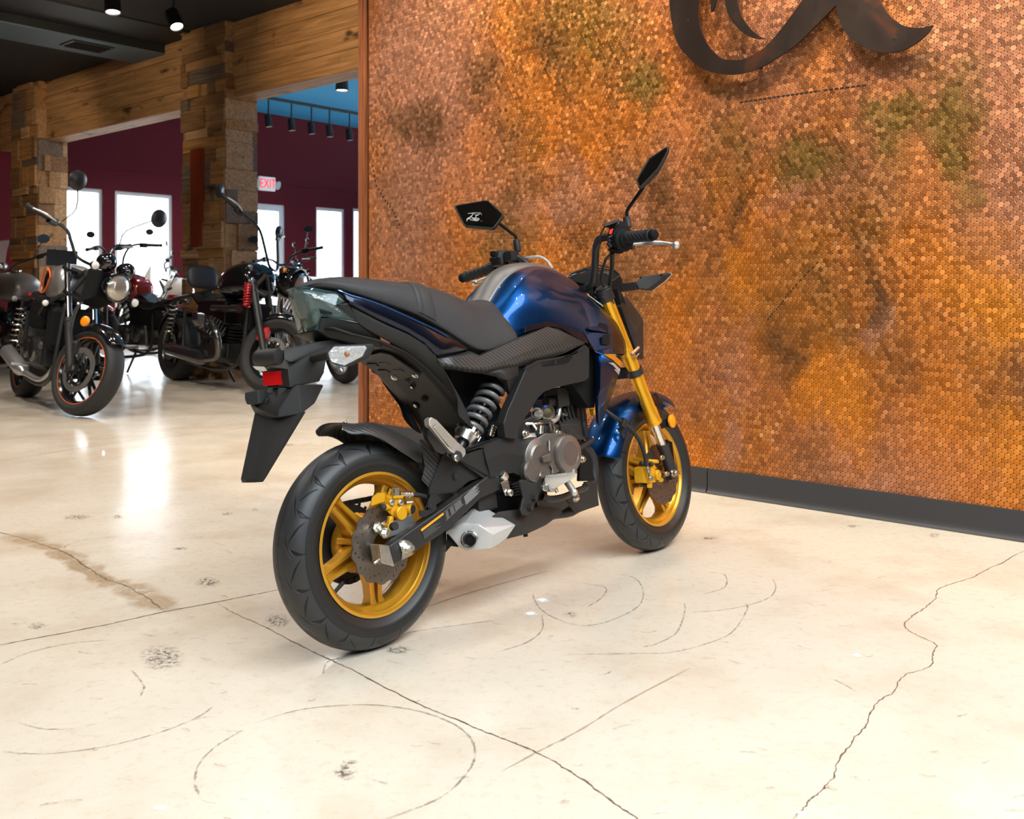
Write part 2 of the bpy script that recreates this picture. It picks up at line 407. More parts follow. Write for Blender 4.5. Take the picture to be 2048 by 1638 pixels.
# ================================================================ room shell
def frame_obj(name, bm, mats, o, ang, parent=None):
    x = obj(name, bm, mats, parent, 30); x.location = o; x.rotation_euler = (0, 0, ang); return x
A1 = math.atan2(-D1.y, -D1.x)          # +x local runs to the right along the penny wall, +y local goes away from the room
A2 = math.atan2(D2.y, D2.x)
def on(P0, ang, u, v, z): return Vector(P0)+Vector((math.cos(ang)*u-math.sin(ang)*v, math.sin(ang)*u+math.cos(ang)*v, z))
WE = Vector((-.857, 5.498, 0)); WLEN = 4.25
bm = NB(); box(bm, (WLEN/2+.035, .07, .1016+(CEIL-.1016)/2), (WLEN-.07, .14, CEIL-.1016)); n0 = len(bm.faces)
def seam(px, w_):
    q = [W_plane(x, y, WE, D2)-WE for x, y in px]; q = [Vector((p.dot(-D1), -.0006, p.z)) for p in q]
    for a, b in zip(q, q[1:]):
        t = (b-a).normalized(); n = Vector((-t.z, 0, t.x))*w_/2; bm.faces.new([bm.verts.new(p) for p in (a-n, b-n, b+n, a+n)])
def dashes(px, w_, n, fill=.6, jit=0):
    for i in range(n):
        t = i/n; k0 = t*(len(px)-1); j = int(k0); u = k0-j; e = fill/n*(len(px)-1)
        a = (px[j][0]+(px[j+1][0]-px[j][0])*u, px[j][1]+(px[j+1][1]-px[j][1])*u); b = (px[j][0]+(px[j+1][0]-px[j][0])*min(u+e, 1), px[j][1]+(px[j+1][1]-px[j][1])*min(u+e, 1)); seam((a, b), w_)
dashes([(1480, 205), (1560, 193), (1640, 182), (1735, 170)], .007, 26, .75); dashes([(1535, 640), (1560, 610), (1590, 572), (1640, 520)], .005, 18, .6); dashes([(745, 330), (752, 370), (770, 400), (788, 425), (800, 455)], .012, 16, .4); dashes([(1456, 478), (1475, 440), (1490, 400), (1500, 380)], .0035, 12, .5)
bm.faces.ensure_lookup_table()
for f in bm.faces[n0:]: f.material_index = 1
tag(frame_obj('wall_right', bm, [M_PENNY, M_BLACKM], WE, A1), 'wall covered in copper pennies behind the blue motorcycle', kind='structure')
bm = NB(); box(bm, (WLEN/2+.035, .07, .05), (WLEN-.07, .139, .1)); frame_obj('wall_right_plinth', bm, M_BASE, WE, A1)['kind'] = 'structure'
bm = NB(); box(bm, (.017, .065, CEIL/2), (.034, .17, CEIL)); box(bm, (.040, -.003, CEIL/2), (.014, .012, CEIL)); tag(frame_obj('trim_1', bm, M_TRIMW, WE, A1), kind='structure')
UJ = (W_plane(1416, 985, WE, D2)-WE).dot(-D1)
def cove(bm, u0, u1):
    prof = [(0, .1016), (-.004, .1016), (-.006, .096), (-.006, .03), (-.011, .012), (-.02, .002), (-.024, 0), (0, 0)]
    loft(bm, [[(u0, y, z) for y, z in prof], [(u1, y, z) for y, z in prof]])
bm = NB(); cove(bm, .05, UJ-.003); cove(bm, UJ+.003, WLEN); tag(frame_obj('baseboard_right', bm, M_BASE, WE, A1), 'charcoal vinyl baseboard under the penny wall', kind='structure')
# far red wall: through the point at px 540, depth 14
RW = W_depth(540, 581.3, 16.1); RW.z = 0
def red_uv(px): return (W_plane(px, 581.3, RW, D1)-RW).dot(D2)
def red_h(px, py): return W_plane(px, py, RW, D1).z
openings = []      # u0, u1, z0, z1, kind
for a, b, c, d, s, kind in ((126, 207, 371, 379, .25, 'w'), (230, 346, 381, 390, .25, 'w'), (500, 571, 404, 411, 0.0, 'd'), (632, 690, 413, 419, .25, 'w'), (706, 800, 420, 420, .25, 'w')):
    openings.append((red_uv(a), red_uv(b), s, red_h((a+b)/2, (c+d)/2), kind))
openings.sort(); RH = CEIL2; U0, U1 = -17.0, 5.0
bm = NB(); TH = .16; prev = U0
for u0, u1, z0, z1, kd in openings:
    box(bm, ((prev+u0)/2, TH/2, RH/2), (u0-prev, TH, RH)); box(bm, ((u0+u1)/2, TH/2, (z1+RH)/2), (u1-u0, TH, RH-z1))
    if z0 > 0: box(bm, ((u0+u1)/2, TH/2, z0/2), (u1-u0, TH, z0))
    prev = u1
box(bm, ((prev+U1)/2, TH/2, RH/2), (U1-prev, TH, RH))
for zz in (2.62,): box(bm, ((U0+U1)/2, -.006, zz), (U1-U0, .012, .03))
tag(frame_obj('wall_far', bm, M_RED, RW, A2), 'dark red far wall with white windows and a door', kind='structure')
nw = 0
for u0, u1, z0, z1, kd in openings:
    uc, zc = (u0+u1)/2, (z0+z1)/2; wd, ht = u1-u0, z1-z0; fr = .055 if kd == 'w' else .11
    bm = NB()
    for sx in (-1, 1): box(bm, (uc+sx*(wd/2-fr/2), .08, zc), (fr, .09, ht))
    for sz in (-1, 1): box(bm, (uc, .08, zc+sz*(ht/2-fr/2)), (wd-2*fr, .085, fr))
    if kd == 'd': box(bm, (uc, .08, z0+.95), (wd-2*fr, .05, .05))
    nw += 1; nm = 'door_1' if kd == 'd' else 'window_%d' % (nw if nw < 3 else nw-1)
    f = frame_obj(nm, bm, M_WHITEF, RW, A2); f['kind'] = 'structure'
    bm = NB(); box(bm, (uc, .085, zc), (wd-2*fr+.01, .006, ht-2*fr+.01)); g = obj('pane', bm, M_GLASSP, f)
    # daylight portal in the opening
    l = bpy.data.lights.new('window_daylight', 'AREA'); l.shape = 'RECTANGLE'; l.size = wd; l.size_y = ht; l.cycles.is_portal = True
    lo = bpy.data.objects.new('window_daylight', l); COL.objects.link(lo); lo.location = on(RW, A2, uc, .15, zc)
    lo.rotation_euler = Vector((-D1)).to_track_quat('-Z', 'Z').to_euler()
# beam, pillars
PB = W_depth(367, 581.3, 9.7); PB.z = 0       # front left edge of the middle pillar
def bm_u(px): return (W_plane(px, 581.3, PB, D2)-PB).dot(-D1)
HB = W_plane(725, 135, PB+D2*.10, D2).z
PILW, PILD = bm_u(449), .36
def planks(bm, u0, u1, z0, z1, y0, y1, rows, seed, cut=2.2):
    r = random.Random(seed); hh = (z1-z0)/rows
    for i in range(rows):
        u = u0-r.random()*cut*.6
        while u < u1:
            e = u+cut*(.6+.7*r.random()); a, b = max(u, u0), min(e, u1)
            if b-a > .02: box(bm, ((a+b)/2, (y0+y1)/2+r.uniform(-.003, .003), z0+hh*(i+.5)), (b-a-.004, y1-y0, hh-.005))
            u = e
BU0, BU1 = bm_u(0)-3.0, bm_u(725)+1.2
bm = NB(); planks(bm, BU0, BU1, HB, CEIL, .10, .125, 4, 3); planks(bm, BU0, BU1, HB, CEIL2, .325, .35, 4, 5)
box(bm, ((BU0+BU1)/2, .225, (HB+CEIL2)/2+.02), (BU1-BU0, .195, CEIL2-HB-.04))
for i in range(3): box(bm, ((BU0+BU1)/2, .145+.08*i, HB+.012), (BU1-BU0, .076, .024))
tag(frame_obj('trim_2', bm, M_PLANK, PB, A1), 'wooden plank beam across the showroom resting on the pillars', kind='structure')
def blocks_face(bm, u0, u1, z0, z1, face, seed):
    """patchwork of offcuts; face(u, z, depth) -> box centre and size order"""
    r = random.Random(seed); z = z0
    while z < z1-.02:
        h = r.choice((.09, .12, .15, .2, .26)); h = min(h, z1-z); u = u0
        while u < u1-.01:
            wd = r.choice((.07, .13, .2, .3, .42, .6)); wd = min(wd, u1-u)
            if u1-u-wd < .04: wd = u1-u
            d = r.choice((.012, .02, .03, .045)); i = r.randrange(5)
            n0 = len(bm.faces); face(bm, u+wd/2, z+h/2, wd-.003, h-.003, d)
            bm.faces.ensure_lookup_table()
            for f in bm.faces[n0:]: f.material_index = i
            u += wd
        z += h
PMATS = [m_plank('pillar_offcut_oak', 1.0, 'X', 1.2, (.36, .20, .092)), m_plank('pillar_offcut_pale', 1, 'X', 1.2, (.46, .285, .15)), m_plank('pillar_offcut_dark', 1, 'X', 1.2, (.24, .13, .062)),
         m_plank('pillar_offcut_amber', 1, 'X', 1.0, (.42, .215, .082)), m_plank('pillar_offcut_grey', 1, 'X', 1.2, (.17, .125, .10))]
M_REDPL = mat('red_painted_plank', (.20, .035, .012), .45)
def pillar(name, u_left, wd, seed, label):
    bm = NB(); box(bm, (u_left+wd/2, PILD/2+.02, CEIL/2), (wd-.04, PILD-.04, CEIL))
    blocks_face(bm, u_left, u_left+wd, 0, CEIL, lambda b, u, z, w_, h_, d: box(b, (u, .02-d/2, z), (w_, d+.02, h_)), seed)
    blocks_face(bm, 0, PILD, 0, CEIL, lambda b, u, z, w_, h_, d: box(b, (u_left+wd-.02+d/2, u+.005, z), (d+.02, w_, h_)), seed+9)
    return tag(frame_obj(name, bm, PMATS, PB, A1), label, kind='structure')
pillar('trim_3', 0, PILW, 11, 'middle pillar clad in reclaimed timber offcuts')
pl = bm_u(75)-PILW
pillar('trim_4', pl, PILW, 23, 'left pillar clad in reclaimed timber offcuts')
bm = NB(); box(bm, (PILW*.43, -.035, 1.75), (PILW*.24, .05, .95)); frame_obj('trim_5', bm, M_REDPL, PB, A1)['kind'] = 'structure'
# ceilings
bm = NB(); box(bm, (0, 0, 0), (14, 14, .1)); o = frame_obj('ceiling', bm, M_CEIL, on(PB, A1, 2.0, .2-7.0, CEIL+.05), A1); o['kind'] = 'structure'
bm = NB(); box(bm, (0, 0, 0), (14, 10, .1)); o = frame_obj('ceiling_far', bm, M_TEAL, on(PB, A1, 2.0, .2+5.0, CEIL2+.05), A1); o['kind'] = 'structure'
# duct running away from the viewer, two steps deep, with a vent
def beam_pt(px): return (W_plane(px, 581.3, PB+D2*.1, D2)-PB).dot(-D1)
du1 = beam_pt(330); du0 = du1-.62; dz = W_plane(330, 108, PB+D2*.1, D2).z
bm = NB(); L = 7.5
box(bm, ((du0+du1)/2, .1-L/2, (dz+.006+CEIL)/2), (du1-du0, L, CEIL-dz-.006))
du2 = beam_pt(399); dz2 = W_plane(399, 69, PB+D2*.1, D2).z
box(bm, ((du1+du2)/2, .1-L/2, (dz2+CEIL)/2), (du2-du1-.002, L, CEIL-dz2))
tag(frame_obj('ceiling_duct', bm, M_DUCT, PB, A1), 'black ceiling duct with window light painted on its underside above the left pillar', 'duct')
o = bpy.data.objects['ceiling_duct']
bm = NB(); box(bm, ((du0+du1)/2, .1-L/2, dz), (du1-du0, L, .012)); obj('underside', bm, M_DUCTGLOW, o)  # sheet in the painted window-light colour
vp = W_plane(185, 87, (0, 0, dz), (0, 0, 1)); vv = (vp-PB).dot(D2)
bm = NB(); box(bm, ((du0+du1)/2+.05, vv, dz-.012), (.3, .42, .012))
for i in range(6): box(bm, ((du0+du1)/2-.06+.045*i, vv, dz-.022), (.012, .36, .014), (0, .5, 0))
obj('vent', bm, M_BLACKM, o)
# walls out of view that close the room; right end added to darken reflections
def slab(name, a, b, m, h=CEIL):
    a, b = Vector(a), Vector(b); d = (b-a); bm = NB(); box(bm, (d.length/2, 0, h/2), (d.length, .1, h))
    x = obj(name, bm, m); x.location = a; x.rotation_euler = (0, 0, math.atan2(d.y, d.x)); x['kind'] = 'structure'; return x
M_WARM = mat('warm_wall_paint', (.05, .04, .034), .7)
R0 = on(WE, A1, WLEN, .06, 0); R1 = on(WE, A1, 7.2, .06, 0)
K1 = R1-D2*6.2; K2 = on(RW, A2, U0, 0, 0); K2 = K1+D1*(K2-K1).dot(D1)
slab('wall_right_added', R0, R1, M_WARM); slab('wall_near', R1, K1, M_WARM); slab('wall_back', K1, K2, M_WARM)  # dark right end is an unseen addition that keeps tank reflections dark
slab('wall_divider', WE+D2*.3+(-D1)*.1, WE+D2*12+(-D1)*.1, M_RED)
K4 = on(RW, A2, U1, 0, 0); slab('wall_alcove', K4, K4-D1*6, M_RED)
# ---------------------------------------------------------------- floor, with its cracks, scuffs and stains as faces of the same mesh
def m_mark(name, col, a0, sharp=1.0, nscale=60, rough=.45, lo=.4, hi=.6, radial=False):
    m = mat(name, col, rough); k = NT(m); uv = k.n('UVMap'); sp = k.n('SeparateXYZ'); k.put(sp.inputs[0], uv.outputs[0])
    if radial: f = k.mr(k.vm('LENGTH', uv.outputs[0], out='Value'), 1.0, .25, 0, 1, True)
    else: f = k.math('MULTIPLY', k.mr(k.math('ABSOLUTE', sp.outputs[1]), 1.0, 1-sharp, 0, 1, True), k.mr(k.math('ABSOLUTE', sp.outputs[0]), 1.0, .85, 0, 1))
    n = k.mr(k.noise(k.obj(), nscale, 5, .7), lo, hi)
    k.put(k.b.inputs['Alpha'], k.math('MULTIPLY', k.math('MULTIPLY', f, n), a0)); return m
FM = [M_FLOOR, m_mark('floor_crack', (.10, .060, .032), .95, .8, 25, lo=.25, hi=.5), m_mark('floor_scuff', (.15, .11, .075), .62, .9, 40, lo=.35, hi=.62),
      m_mark('floor_smudge', (.06, .048, .036), .8, 1, 90, lo=.46, hi=.62, radial=True), m_mark('floor_fleck', (.95, .93, .90), .95, 1, 60, lo=.3, hi=.5, radial=True),
      m_mark('floor_stain', (.40, .275, .15), .72, .75, 14, lo=.32, hi=.56), m_mark('floor_joint', (.36, .26, .165), .7, .8, 20, lo=.2, hi=.5)]
fb = NB(); uvl = fb.loops.layers.uv.new('UVMap')
vs = [fb.verts.new(p) for p in ((-14, -8, 0), (12, -8, 0), (12, 22, 0), (-14, 22, 0))]; fb.faces.new(vs)
frnd = random.Random(5); zlev = [0.0004]
def strip(px, width, mi, jit=0.0, n=8, smooth=True):
    pts = [W_floor(*p) for p in px]
    if smooth: pts = smooth_path(pts, n)
    else: pts = resample(pts, n*len(pts))
    L = len(pts); zlev[0] += 0.00002; rows = []
    j = 0
    for i, p in enumerate(pts):
        t = (pts[min(i+1, L-1)]-pts[max(i-1, 0)]); t.normalize(); nrm = Vector((-t.y, t.x, 0))
        j = .55*j+frnd.uniform(-1, 1)*jit
        wd = width*(.55+.9*frnd.random()) if jit else width
        rows.append((p+nrm*(j+wd/2), p+nrm*(j-wd/2), -1+2*i/(L-1)))
    prev = None
    for a, b, u in rows:
        cur = (fb.verts.new((a.x, a.y, zlev[0])), fb.verts.new((b.x, b.y, zlev[0])), u)
        if prev:
            f = fb.faces.new((prev[0], prev[1], cur[1], cur[0])); f.material_index = mi
            for lp, q in zip(f.loops, ((prev[2], 1), (prev[2], -1), (cur[2], -1), (cur[2], 1))): lp[uvl].uv = q
        prev = cur
def patch(px, py, wpx, hpx, mi, rot=0):
    c = W_floor(px, py); ex = W_floor(px+wpx/2, py)-c; ey = W_floor(px, py-hpx/2)-c; zlev[0] += .00002
    cr, sr = math.cos(rot), math.sin(rot)
    q = [((x, y), c+ex*(x*cr-y*sr*hpx/wpx)+ey*(x*sr*wpx/hpx*.5+y*cr)) for x, y in ((-1, -1), (1, -1), (1, 1), (-1, 1))]
    f = fb.faces.new([fb.verts.new((p.x, p.y, zlev[0])) for _, p in q]); f.material_index = mi
    for lp, (uv_, _) in zip(f.loops, q): lp[uvl].uv = uv_
h2 = lambda pts, ox=0: [(x/2+ox, y/2+1000) for x, y in pts]
strip(h2([(20, 135), (150, 175), (260, 212), (350, 270), (430, 325), (520, 350), (600, 400), (700, 452)]), .10, 5, .003, 3)
strip(h2([(200, 200), (270, 240), (340, 285), (420, 330)]), .07, 5, .003, 3)
strip([(-60, 1302), (0, 1290), (210, 1250), (332, 1223), (430, 1205), (550, 1181), (700, 1150), (900, 1112)], .0075, 1, .0012, 14)
strip([(-60, 1050), (10, 1067), (75, 1087), (130, 1105), (175, 1135), (215, 1160), (260, 1175), (300, 1200), (332, 1223)], .0065, 1, .0035, 8)
strip([(432, 1205), (475, 1230), (525, 1252), (590, 1285), (650, 1315), (715, 1345), (820, 1400), (890, 1430), (950, 1455), (1024, 1485), (1084, 1510), (1134, 1540), (1174, 1565), (1224, 1605), (1274, 1638), (1330, 1685)], .0052, 1, .0016, 12)
strip(h2([(2100, 180), (2040, 210), (1920, 270), (1840, 310), (1720, 350), (1690, 400), (1640, 440), (1600, 465), (1570, 505), (1620, 540), (1700, 580), (1680, 620), (1670, 670), (1570, 700), (1520, 770), (1450, 820), (1420, 900), (1370, 950), (1310, 1040), (1270, 1130), (1200, 1190), (1150, 1250), (1110, 1300)], 1024), .0038, 1, .0026, 9)
strip([(1384, 1335), (1250, 1405), (1160, 1460), (1079, 1502), (1000, 1545)], .006, 6, .0005)
strip([(-40, 928), (0, 922), (246, 884), (492, 855), (735, 822)], .014, 6, .001)
strip([(660, 1296), (760, 1250), (900, 1198), (1100, 1140)], .010, 6, .001)
for pts in ([(0, 1010), (200, 1015), (430, 985), (640, 930), (790, 870), (855, 825)], [(980, 915), (860, 990), (795, 1060), (780, 1130), (800, 1190)],
            [(1000, 900), (1200, 840), (1450, 820), (1650, 840), (1800, 890), (1880, 950), (1900, 1020), (1870, 1090), (1780, 1180), (1650, 1240), (1500, 1290)],
            [(525, 680), (560, 720), (575, 750), (560, 790)], [(0, 660), (120, 610), (280, 575), (450, 560)], [(1290, 700), (1310, 650), (1370, 630)],
            [(255, 195), (270, 180), (340, 160), (500, 145)], [(70, 890), (160, 915), (300, 918)], [(1480, 560), (1700, 520), (2000, 480)]):
    strip(h2(pts), .007, 2, .0004, 12)
for pts in ([(85, 370), (90, 400), (130, 450), (230, 495), (330, 500), (440, 465), (510, 420), (525, 370), (500, 320), (440, 295)],
            [(1040, 310), (1055, 350), (1030, 390), (950, 420), (850, 440), (720, 450)], [(690, 410), (690, 450), (660, 530), (580, 575), (520, 590)],
            [(930, 410), (940, 440), (880, 530), (780, 575), (640, 610), (500, 615), (200, 620)], [(120, 460), (120, 520), (60, 570), (-60, 610)],
            [(250, 330), (370, 350), (360, 390), (300, 430)], [(780, 290), (850, 300), (850, 350), (760, 380)], [(1290, 720), (1340, 745), (1375, 768)]):
    strip(h2(pts, 1024), .006, 2, .0004, 12)
for px, py, w_, h_, r_ in ((153, 1035, 72, 13, .05), (234, 1034, 24, 10, 0), (555, 1242, 64, 34, 0), (75, 1252, 50, 18, .05), (415, 1165, 66, 26, 0), (325, 1315, 110, 60, 0),
                          (1419, 1077, 46, 9, 0), (1706, 1053, 40, 7, 0), (1869, 1071, 26, 12, 0), (455, 1028, 30, 8, 0), (510, 1020, 18, 6, 0), (360, 1098, 40, 8, 0),
                          (795, 1300, 70, 22, 0), (575, 890, 40, 8, 0), (690, 1545, 60, 40, 0), (1140, 1230, 40, 14, 0), (1150, 1418, 24, 6, 0), (700, 1525, 40, 14, 0)):
    patch(px, py, w_, h_, 3, r_)
for px, py, w_, h_ in ((1714, 1312, 20, 11), (320, 1617, 34, 12), (1061, 1228, 34, 10), (1604, 1627, 26, 10), (1085, 1201, 36, 12), (207, 907, 10, 16)):
    patch(px, py, w_, h_, 4)
fr2 = random.Random(11)
for i in range(150):
    px, py = fr2.uniform(0, 2048), 900+740*fr2.random()
    if py < 1100 and px > 1150: continue
    a = fr2.uniform(-.5, .5); L = fr2.uniform(8, 40)*(py/1300)
    strip([(px, py), (px+L*.5, py+L*.5*math.tan(a)*.5+fr2.uniform(-3, 3)), (px+L, py+L*math.tan(a)*.5)], fr2.uniform(.002, .005), 2, .0002, 5)
dl = D1*-1
for i in range(14):
    u = UJ+.1+.35*i; p = on(WE, A1, u, -.028, 0); q = on(WE, A1, u+.3, -.028, 0)
floor = obj('floor', fb, FM); floor['kind'] = 'structure'; floor['label'] = 'cream polished concrete floor with cracks and scuffs'
# ================================================================ the blue and gold motorcycle
BYAW, BLEAN, BST = .83103, .13354, .05406
BO = Vector((-.32749, 2.29051, .00044516))
BMX = Matrix.Rotation(BYAW, 3, 'Z') @ Matrix.Rotation(-BLEAN, 3, 'X')
BCAM = BMX.transposed() @ (Vector((0, 0, CAM_H))-BO)
BK = empty('motorcycle', BO, (-BLEAN, 0, BYAW))
tag(BK, 'blue and gold small naked motorcycle parked in front of the copper penny wall', 'motorcycle')
ZM = dict(Z1=(460, 520, 3.412), Z2=(860, 260, 3.277), Z3=(520, 820, 3.275), Z4=(820, 640, 3.4136), Z5=(1080, 680, 3.7235), A=(590, 530, 10.92), B=(470, 660, 5.117), C=(660, 560, 5.46),
          D=(680, 820, 6.3), E=(1100, 560, 7.445), F=(1180, 280, 5.12), G=(890, 380, 7.446), H=(1030, 740, 5.46), R=(620, 920, 4.818), Q=(1220, 830, 5.65))
def P(k, x, y, off):
    """point of the bike frame on the plane off metres left of its centre, from a measured position in detail view k"""
    o = ZM[k]; px, py = o[0]+x/o[2], o[1]+y/o[2]
    d = BMX.transposed() @ Vector(((px-1024)/F_PX, 1, -(py-HZ)/F_PX)); return BCAM+d*((off-BCAM.y)/d.y)
def PS(k, pts, off=None):
    return [P(k, p[0], p[1], p[2] if len(p) > 2 else off) for p in pts]
SAX = Vector((-math.sin(math.radians(26)), 0, math.cos(math.radians(26)))); SP0 = Vector((1.244, 0, 0))
SM = Matrix.Translation(SP0) @ Matrix.Rotation(BST, 4, SAX) @ Matrix.Translation(-SP0); SMI = SM.inverted()
def steer(bm): bm.transform(SM); return bm
def hull(bm, pts, sym=False):
    pts = [Vector(p) for p in pts]
    if sym: pts = pts+[Vector((p.x, -p.y, p.z)) for p in pts]
    vs = [bm.verts.new(p) for p in pts]
    r = bmesh.ops.convex_hull(bm, input=vs)
    bmesh.ops.delete(bm, geom=[v for v in r['geom_interior'] if isinstance(v, bmesh.types.BMVert)], context='VERTS')
    return bm
def pieces(bm):
    bmesh.ops.dissolve_limit(bm, angle_limit=math.radians(4), verts=bm.verts[:], edges=bm.edges[:]); return bm
def plate(bm, outer, holes, M, th):
    """flat plate with drilled holes: 2D outlines, M = 4x4 to the bike frame, thickness along local +z"""
    allp = [outer]+holes; flat = [Vector((x, y, 0)) for L in allp for x, y in L]
    tris = tessellate_polygon([[Vector((x, y, 0)) for x, y in L] for L in allp])
    a = [bm.verts.new(M @ p) for p in flat]; b = [bm.verts.new(M @ (p+Vector((0, 0, th)))) for p in flat]
    for t in tris:
        try: bm.faces.new([a[i] for i in t][::-1]); bm.faces.new([b[i] for i in t])
        except ValueError: pass
    k0 = 0
    for L in allp:
        n = len(L)
        for i in range(n):
            j = (i+1) % n; bm.faces.new((a[k0+i], a[k0+j], b[k0+j], b[k0+i]))
        k0 += n
def circ(cx, cy, r, n=10): return [(cx+r*math.cos(2*math.pi*i/n), cy+r*math.sin(2*math.pi*i/n)) for i in range(n)]
def flip_copy(o):
    """the same part on the other side of the machine"""
    me = o.data.copy()
    for v in me.vertices: v.co.y = -v.co.y
    me.flip_normals()
    c = o.copy(); c.data = me; COL.objects.link(c); return c
def text_mesh(name, s, size, m, M, parent, extrude=.0004, shear=0):
    cu = bpy.data.curves.new(name, 'FONT'); cu.body = s; cu.size = size; cu.extrude = extrude; cu.align_x = 'CENTER'; cu.align_y = 'CENTER'; cu.shear = shear
    t = bpy.data.objects.new(name, cu); COL.objects.link(t); dg = bpy.context.evaluated_depsgraph_get(); dg.update()
    me = bpy.data.meshes.new_from_object(t.evaluated_get(dg)); bpy.data.objects.remove(t)
    o = bpy.data.objects.new(name, me); COL.objects.link(o); me.materials.clear(); me.materials.append(m); me.transform(M)
    if parent: o.parent = parent
    return o
def basis(o, x, y):
    """4x4 with origin o, local x along x, local y roughly along y"""
    x = Vector(x).normalized(); z = x.cross(Vector(y)).normalized(); y = z.cross(x)
    return Matrix.Translation(Vector(o)) @ Matrix((x, y, z)).transposed().to_4x4()
# ---- materials
M_BLUE = mat('metallic_blue_paint', (.004, .030, .150), .36, .95, .5, coat=.40, coat_rough=.02); k = NT(M_BLUE)
fl = k.noise(k.obj(), 900, 1); k.put(k.b.inputs['Base Color'], k.mix(k.mr(fl, .35, .7), (.0015, .024, .095), (.005, .068, .24)))
M_NAVY = mat('dark_navy_paint', (.003, .006, .018), .3, .8, .5, coat=.5, coat_rough=.02)
M_PLAS = mat('matte_black_plastic', (.0165, .0158, .0152), .50, 0, .32, bump=(700, .12), var=.05, vscale=14)
M_PLASD = mat('dark_plastic', (.005, .005, .005), .75, 0, .2)
M_SEAT = mat('black_seat_vinyl', (.026, .0255, .026), .55, 0, .45); k = NT(M_SEAT)
v_ = k.n('TexVoronoi'); k.put(v_.inputs['Vector'], k.obj()); v_.inputs['Scale'].default_value = 330; k.put(k.b.inputs['Normal'], k.bump(v_.outputs['Distance'], .25, .001))
M_CARB = mat('carbon_pattern_plastic', (.026, .0255, .025), .40, 0, .5); k = NT(M_CARB)
wv = k.n('TexWave'); wv.inputs['Scale'].default_value = 46; wv.bands_direction = 'DIAGONAL'; k.put(wv.inputs['Vector'], k.obj())
k.put(k.b.inputs['Base Color'], k.mix(wv.outputs['Fac'], (.012, .012, .012), (.046, .043, .04))); k.put(k.b.inputs['Normal'], k.bump(wv.outputs['Fac'], .3, .001))
M_GOLD = mat('gold_cast_paint', (.60, .29, .018), .34, .62, .5, coat=.4, coat_rough=.15, var=.06, vscale=30)
M_GOLDA = mat('gold_anodised', (.88, .43, .018), .30, .75, .5, coat=.3, coat_rough=.2)
M_CALI = mat('gold_caliper_paint', (.66, .33, .010), .36, .35, .5)
M_RUB = mat('black_rubber', (.016, .016, .0165), .55, 0, .4, bump=(300, .08))
M_CHROM = mat('chrome', (.75, .73, .70), .10, 1); M_ZINC = mat('zinc_plated_steel', (.62, .60, .54), .28, 1, var=.08, vscale=60)
M_ALU = mat('cast_aluminium', (.60, .59, .57), .36, .85, bump=(500, .1)); M_SILVER = mat('silver_paint', (.52, .51, .49), .38, .55)
M_GREYTANK = mat('satin_grey_paint', (.17, .162, .152), .42, .6)
M_ENG = mat('bronze_grey_engine_paint', (.20, .175, .155), .36, .75, var=.06, vscale=40); M_ENGD = mat('dark_engine_metal', (.035, .033, .031), .5, .5)
M_DISC = mat('brake_disc_steel', (.20, .17, .145), .36, .9, var=.08, vscale=80); M_BLK = mat('gloss_black_metal', (.010, .010, .0105), .30, 0, .5, var=.05)
M_FRAME = mat('satin_black_frame', (.017, .0165, .016), .42, 0, .5)
M_SPRING = mat('grey_spring_paint', (.13, .128, .128), .38, .3)
M_CLEAR = mat('clear_lens', (.92, .90, .88), .06, 0, .6, trans=.75, ior=1.3); M_REFLECT = mat('lens_reflector', (.62, .61, .58), .25, .85, bump=(160, .8))
M_SMOKE = mat('smoked_lens', (.045, .095, .10), .05, 0, .6, alpha=.42, coat=1, coat_rough=.02); M_LENSIN = mat('tail_lamp_inner', (.40, .44, .38), .25, .6, bump=(190, .9))
M_AMBER = mat('amber_lens', (.85, .25, .008), .18, 0, .6, bump=(260, .5)); M_REDL = mat('red_reflector', (.42, .004, .005), .18, 0, .6, bump=(230, .5))
M_GLASSM = mat('mirror_glass', (.30, .30, .31), .03, 1); M_LABEL = mat('label_black', (.014, .014, .014), .45); M_ORANGE = mat('label_orange', (.90, .30, .01), .45)
M_INK = mat('label_print', (.11, .105, .10), .5); M_INKW = mat('notice_print', (.36, .35, .34), .5); M_WHITE = mat('white_print', (.70, .70, .68), .45); M_REDP = mat('red_switch', (.75, .03, .02), .4)
M_TIRE = mat('tyre_rubber', (.014, .014, .0145), .50, 0, .45)
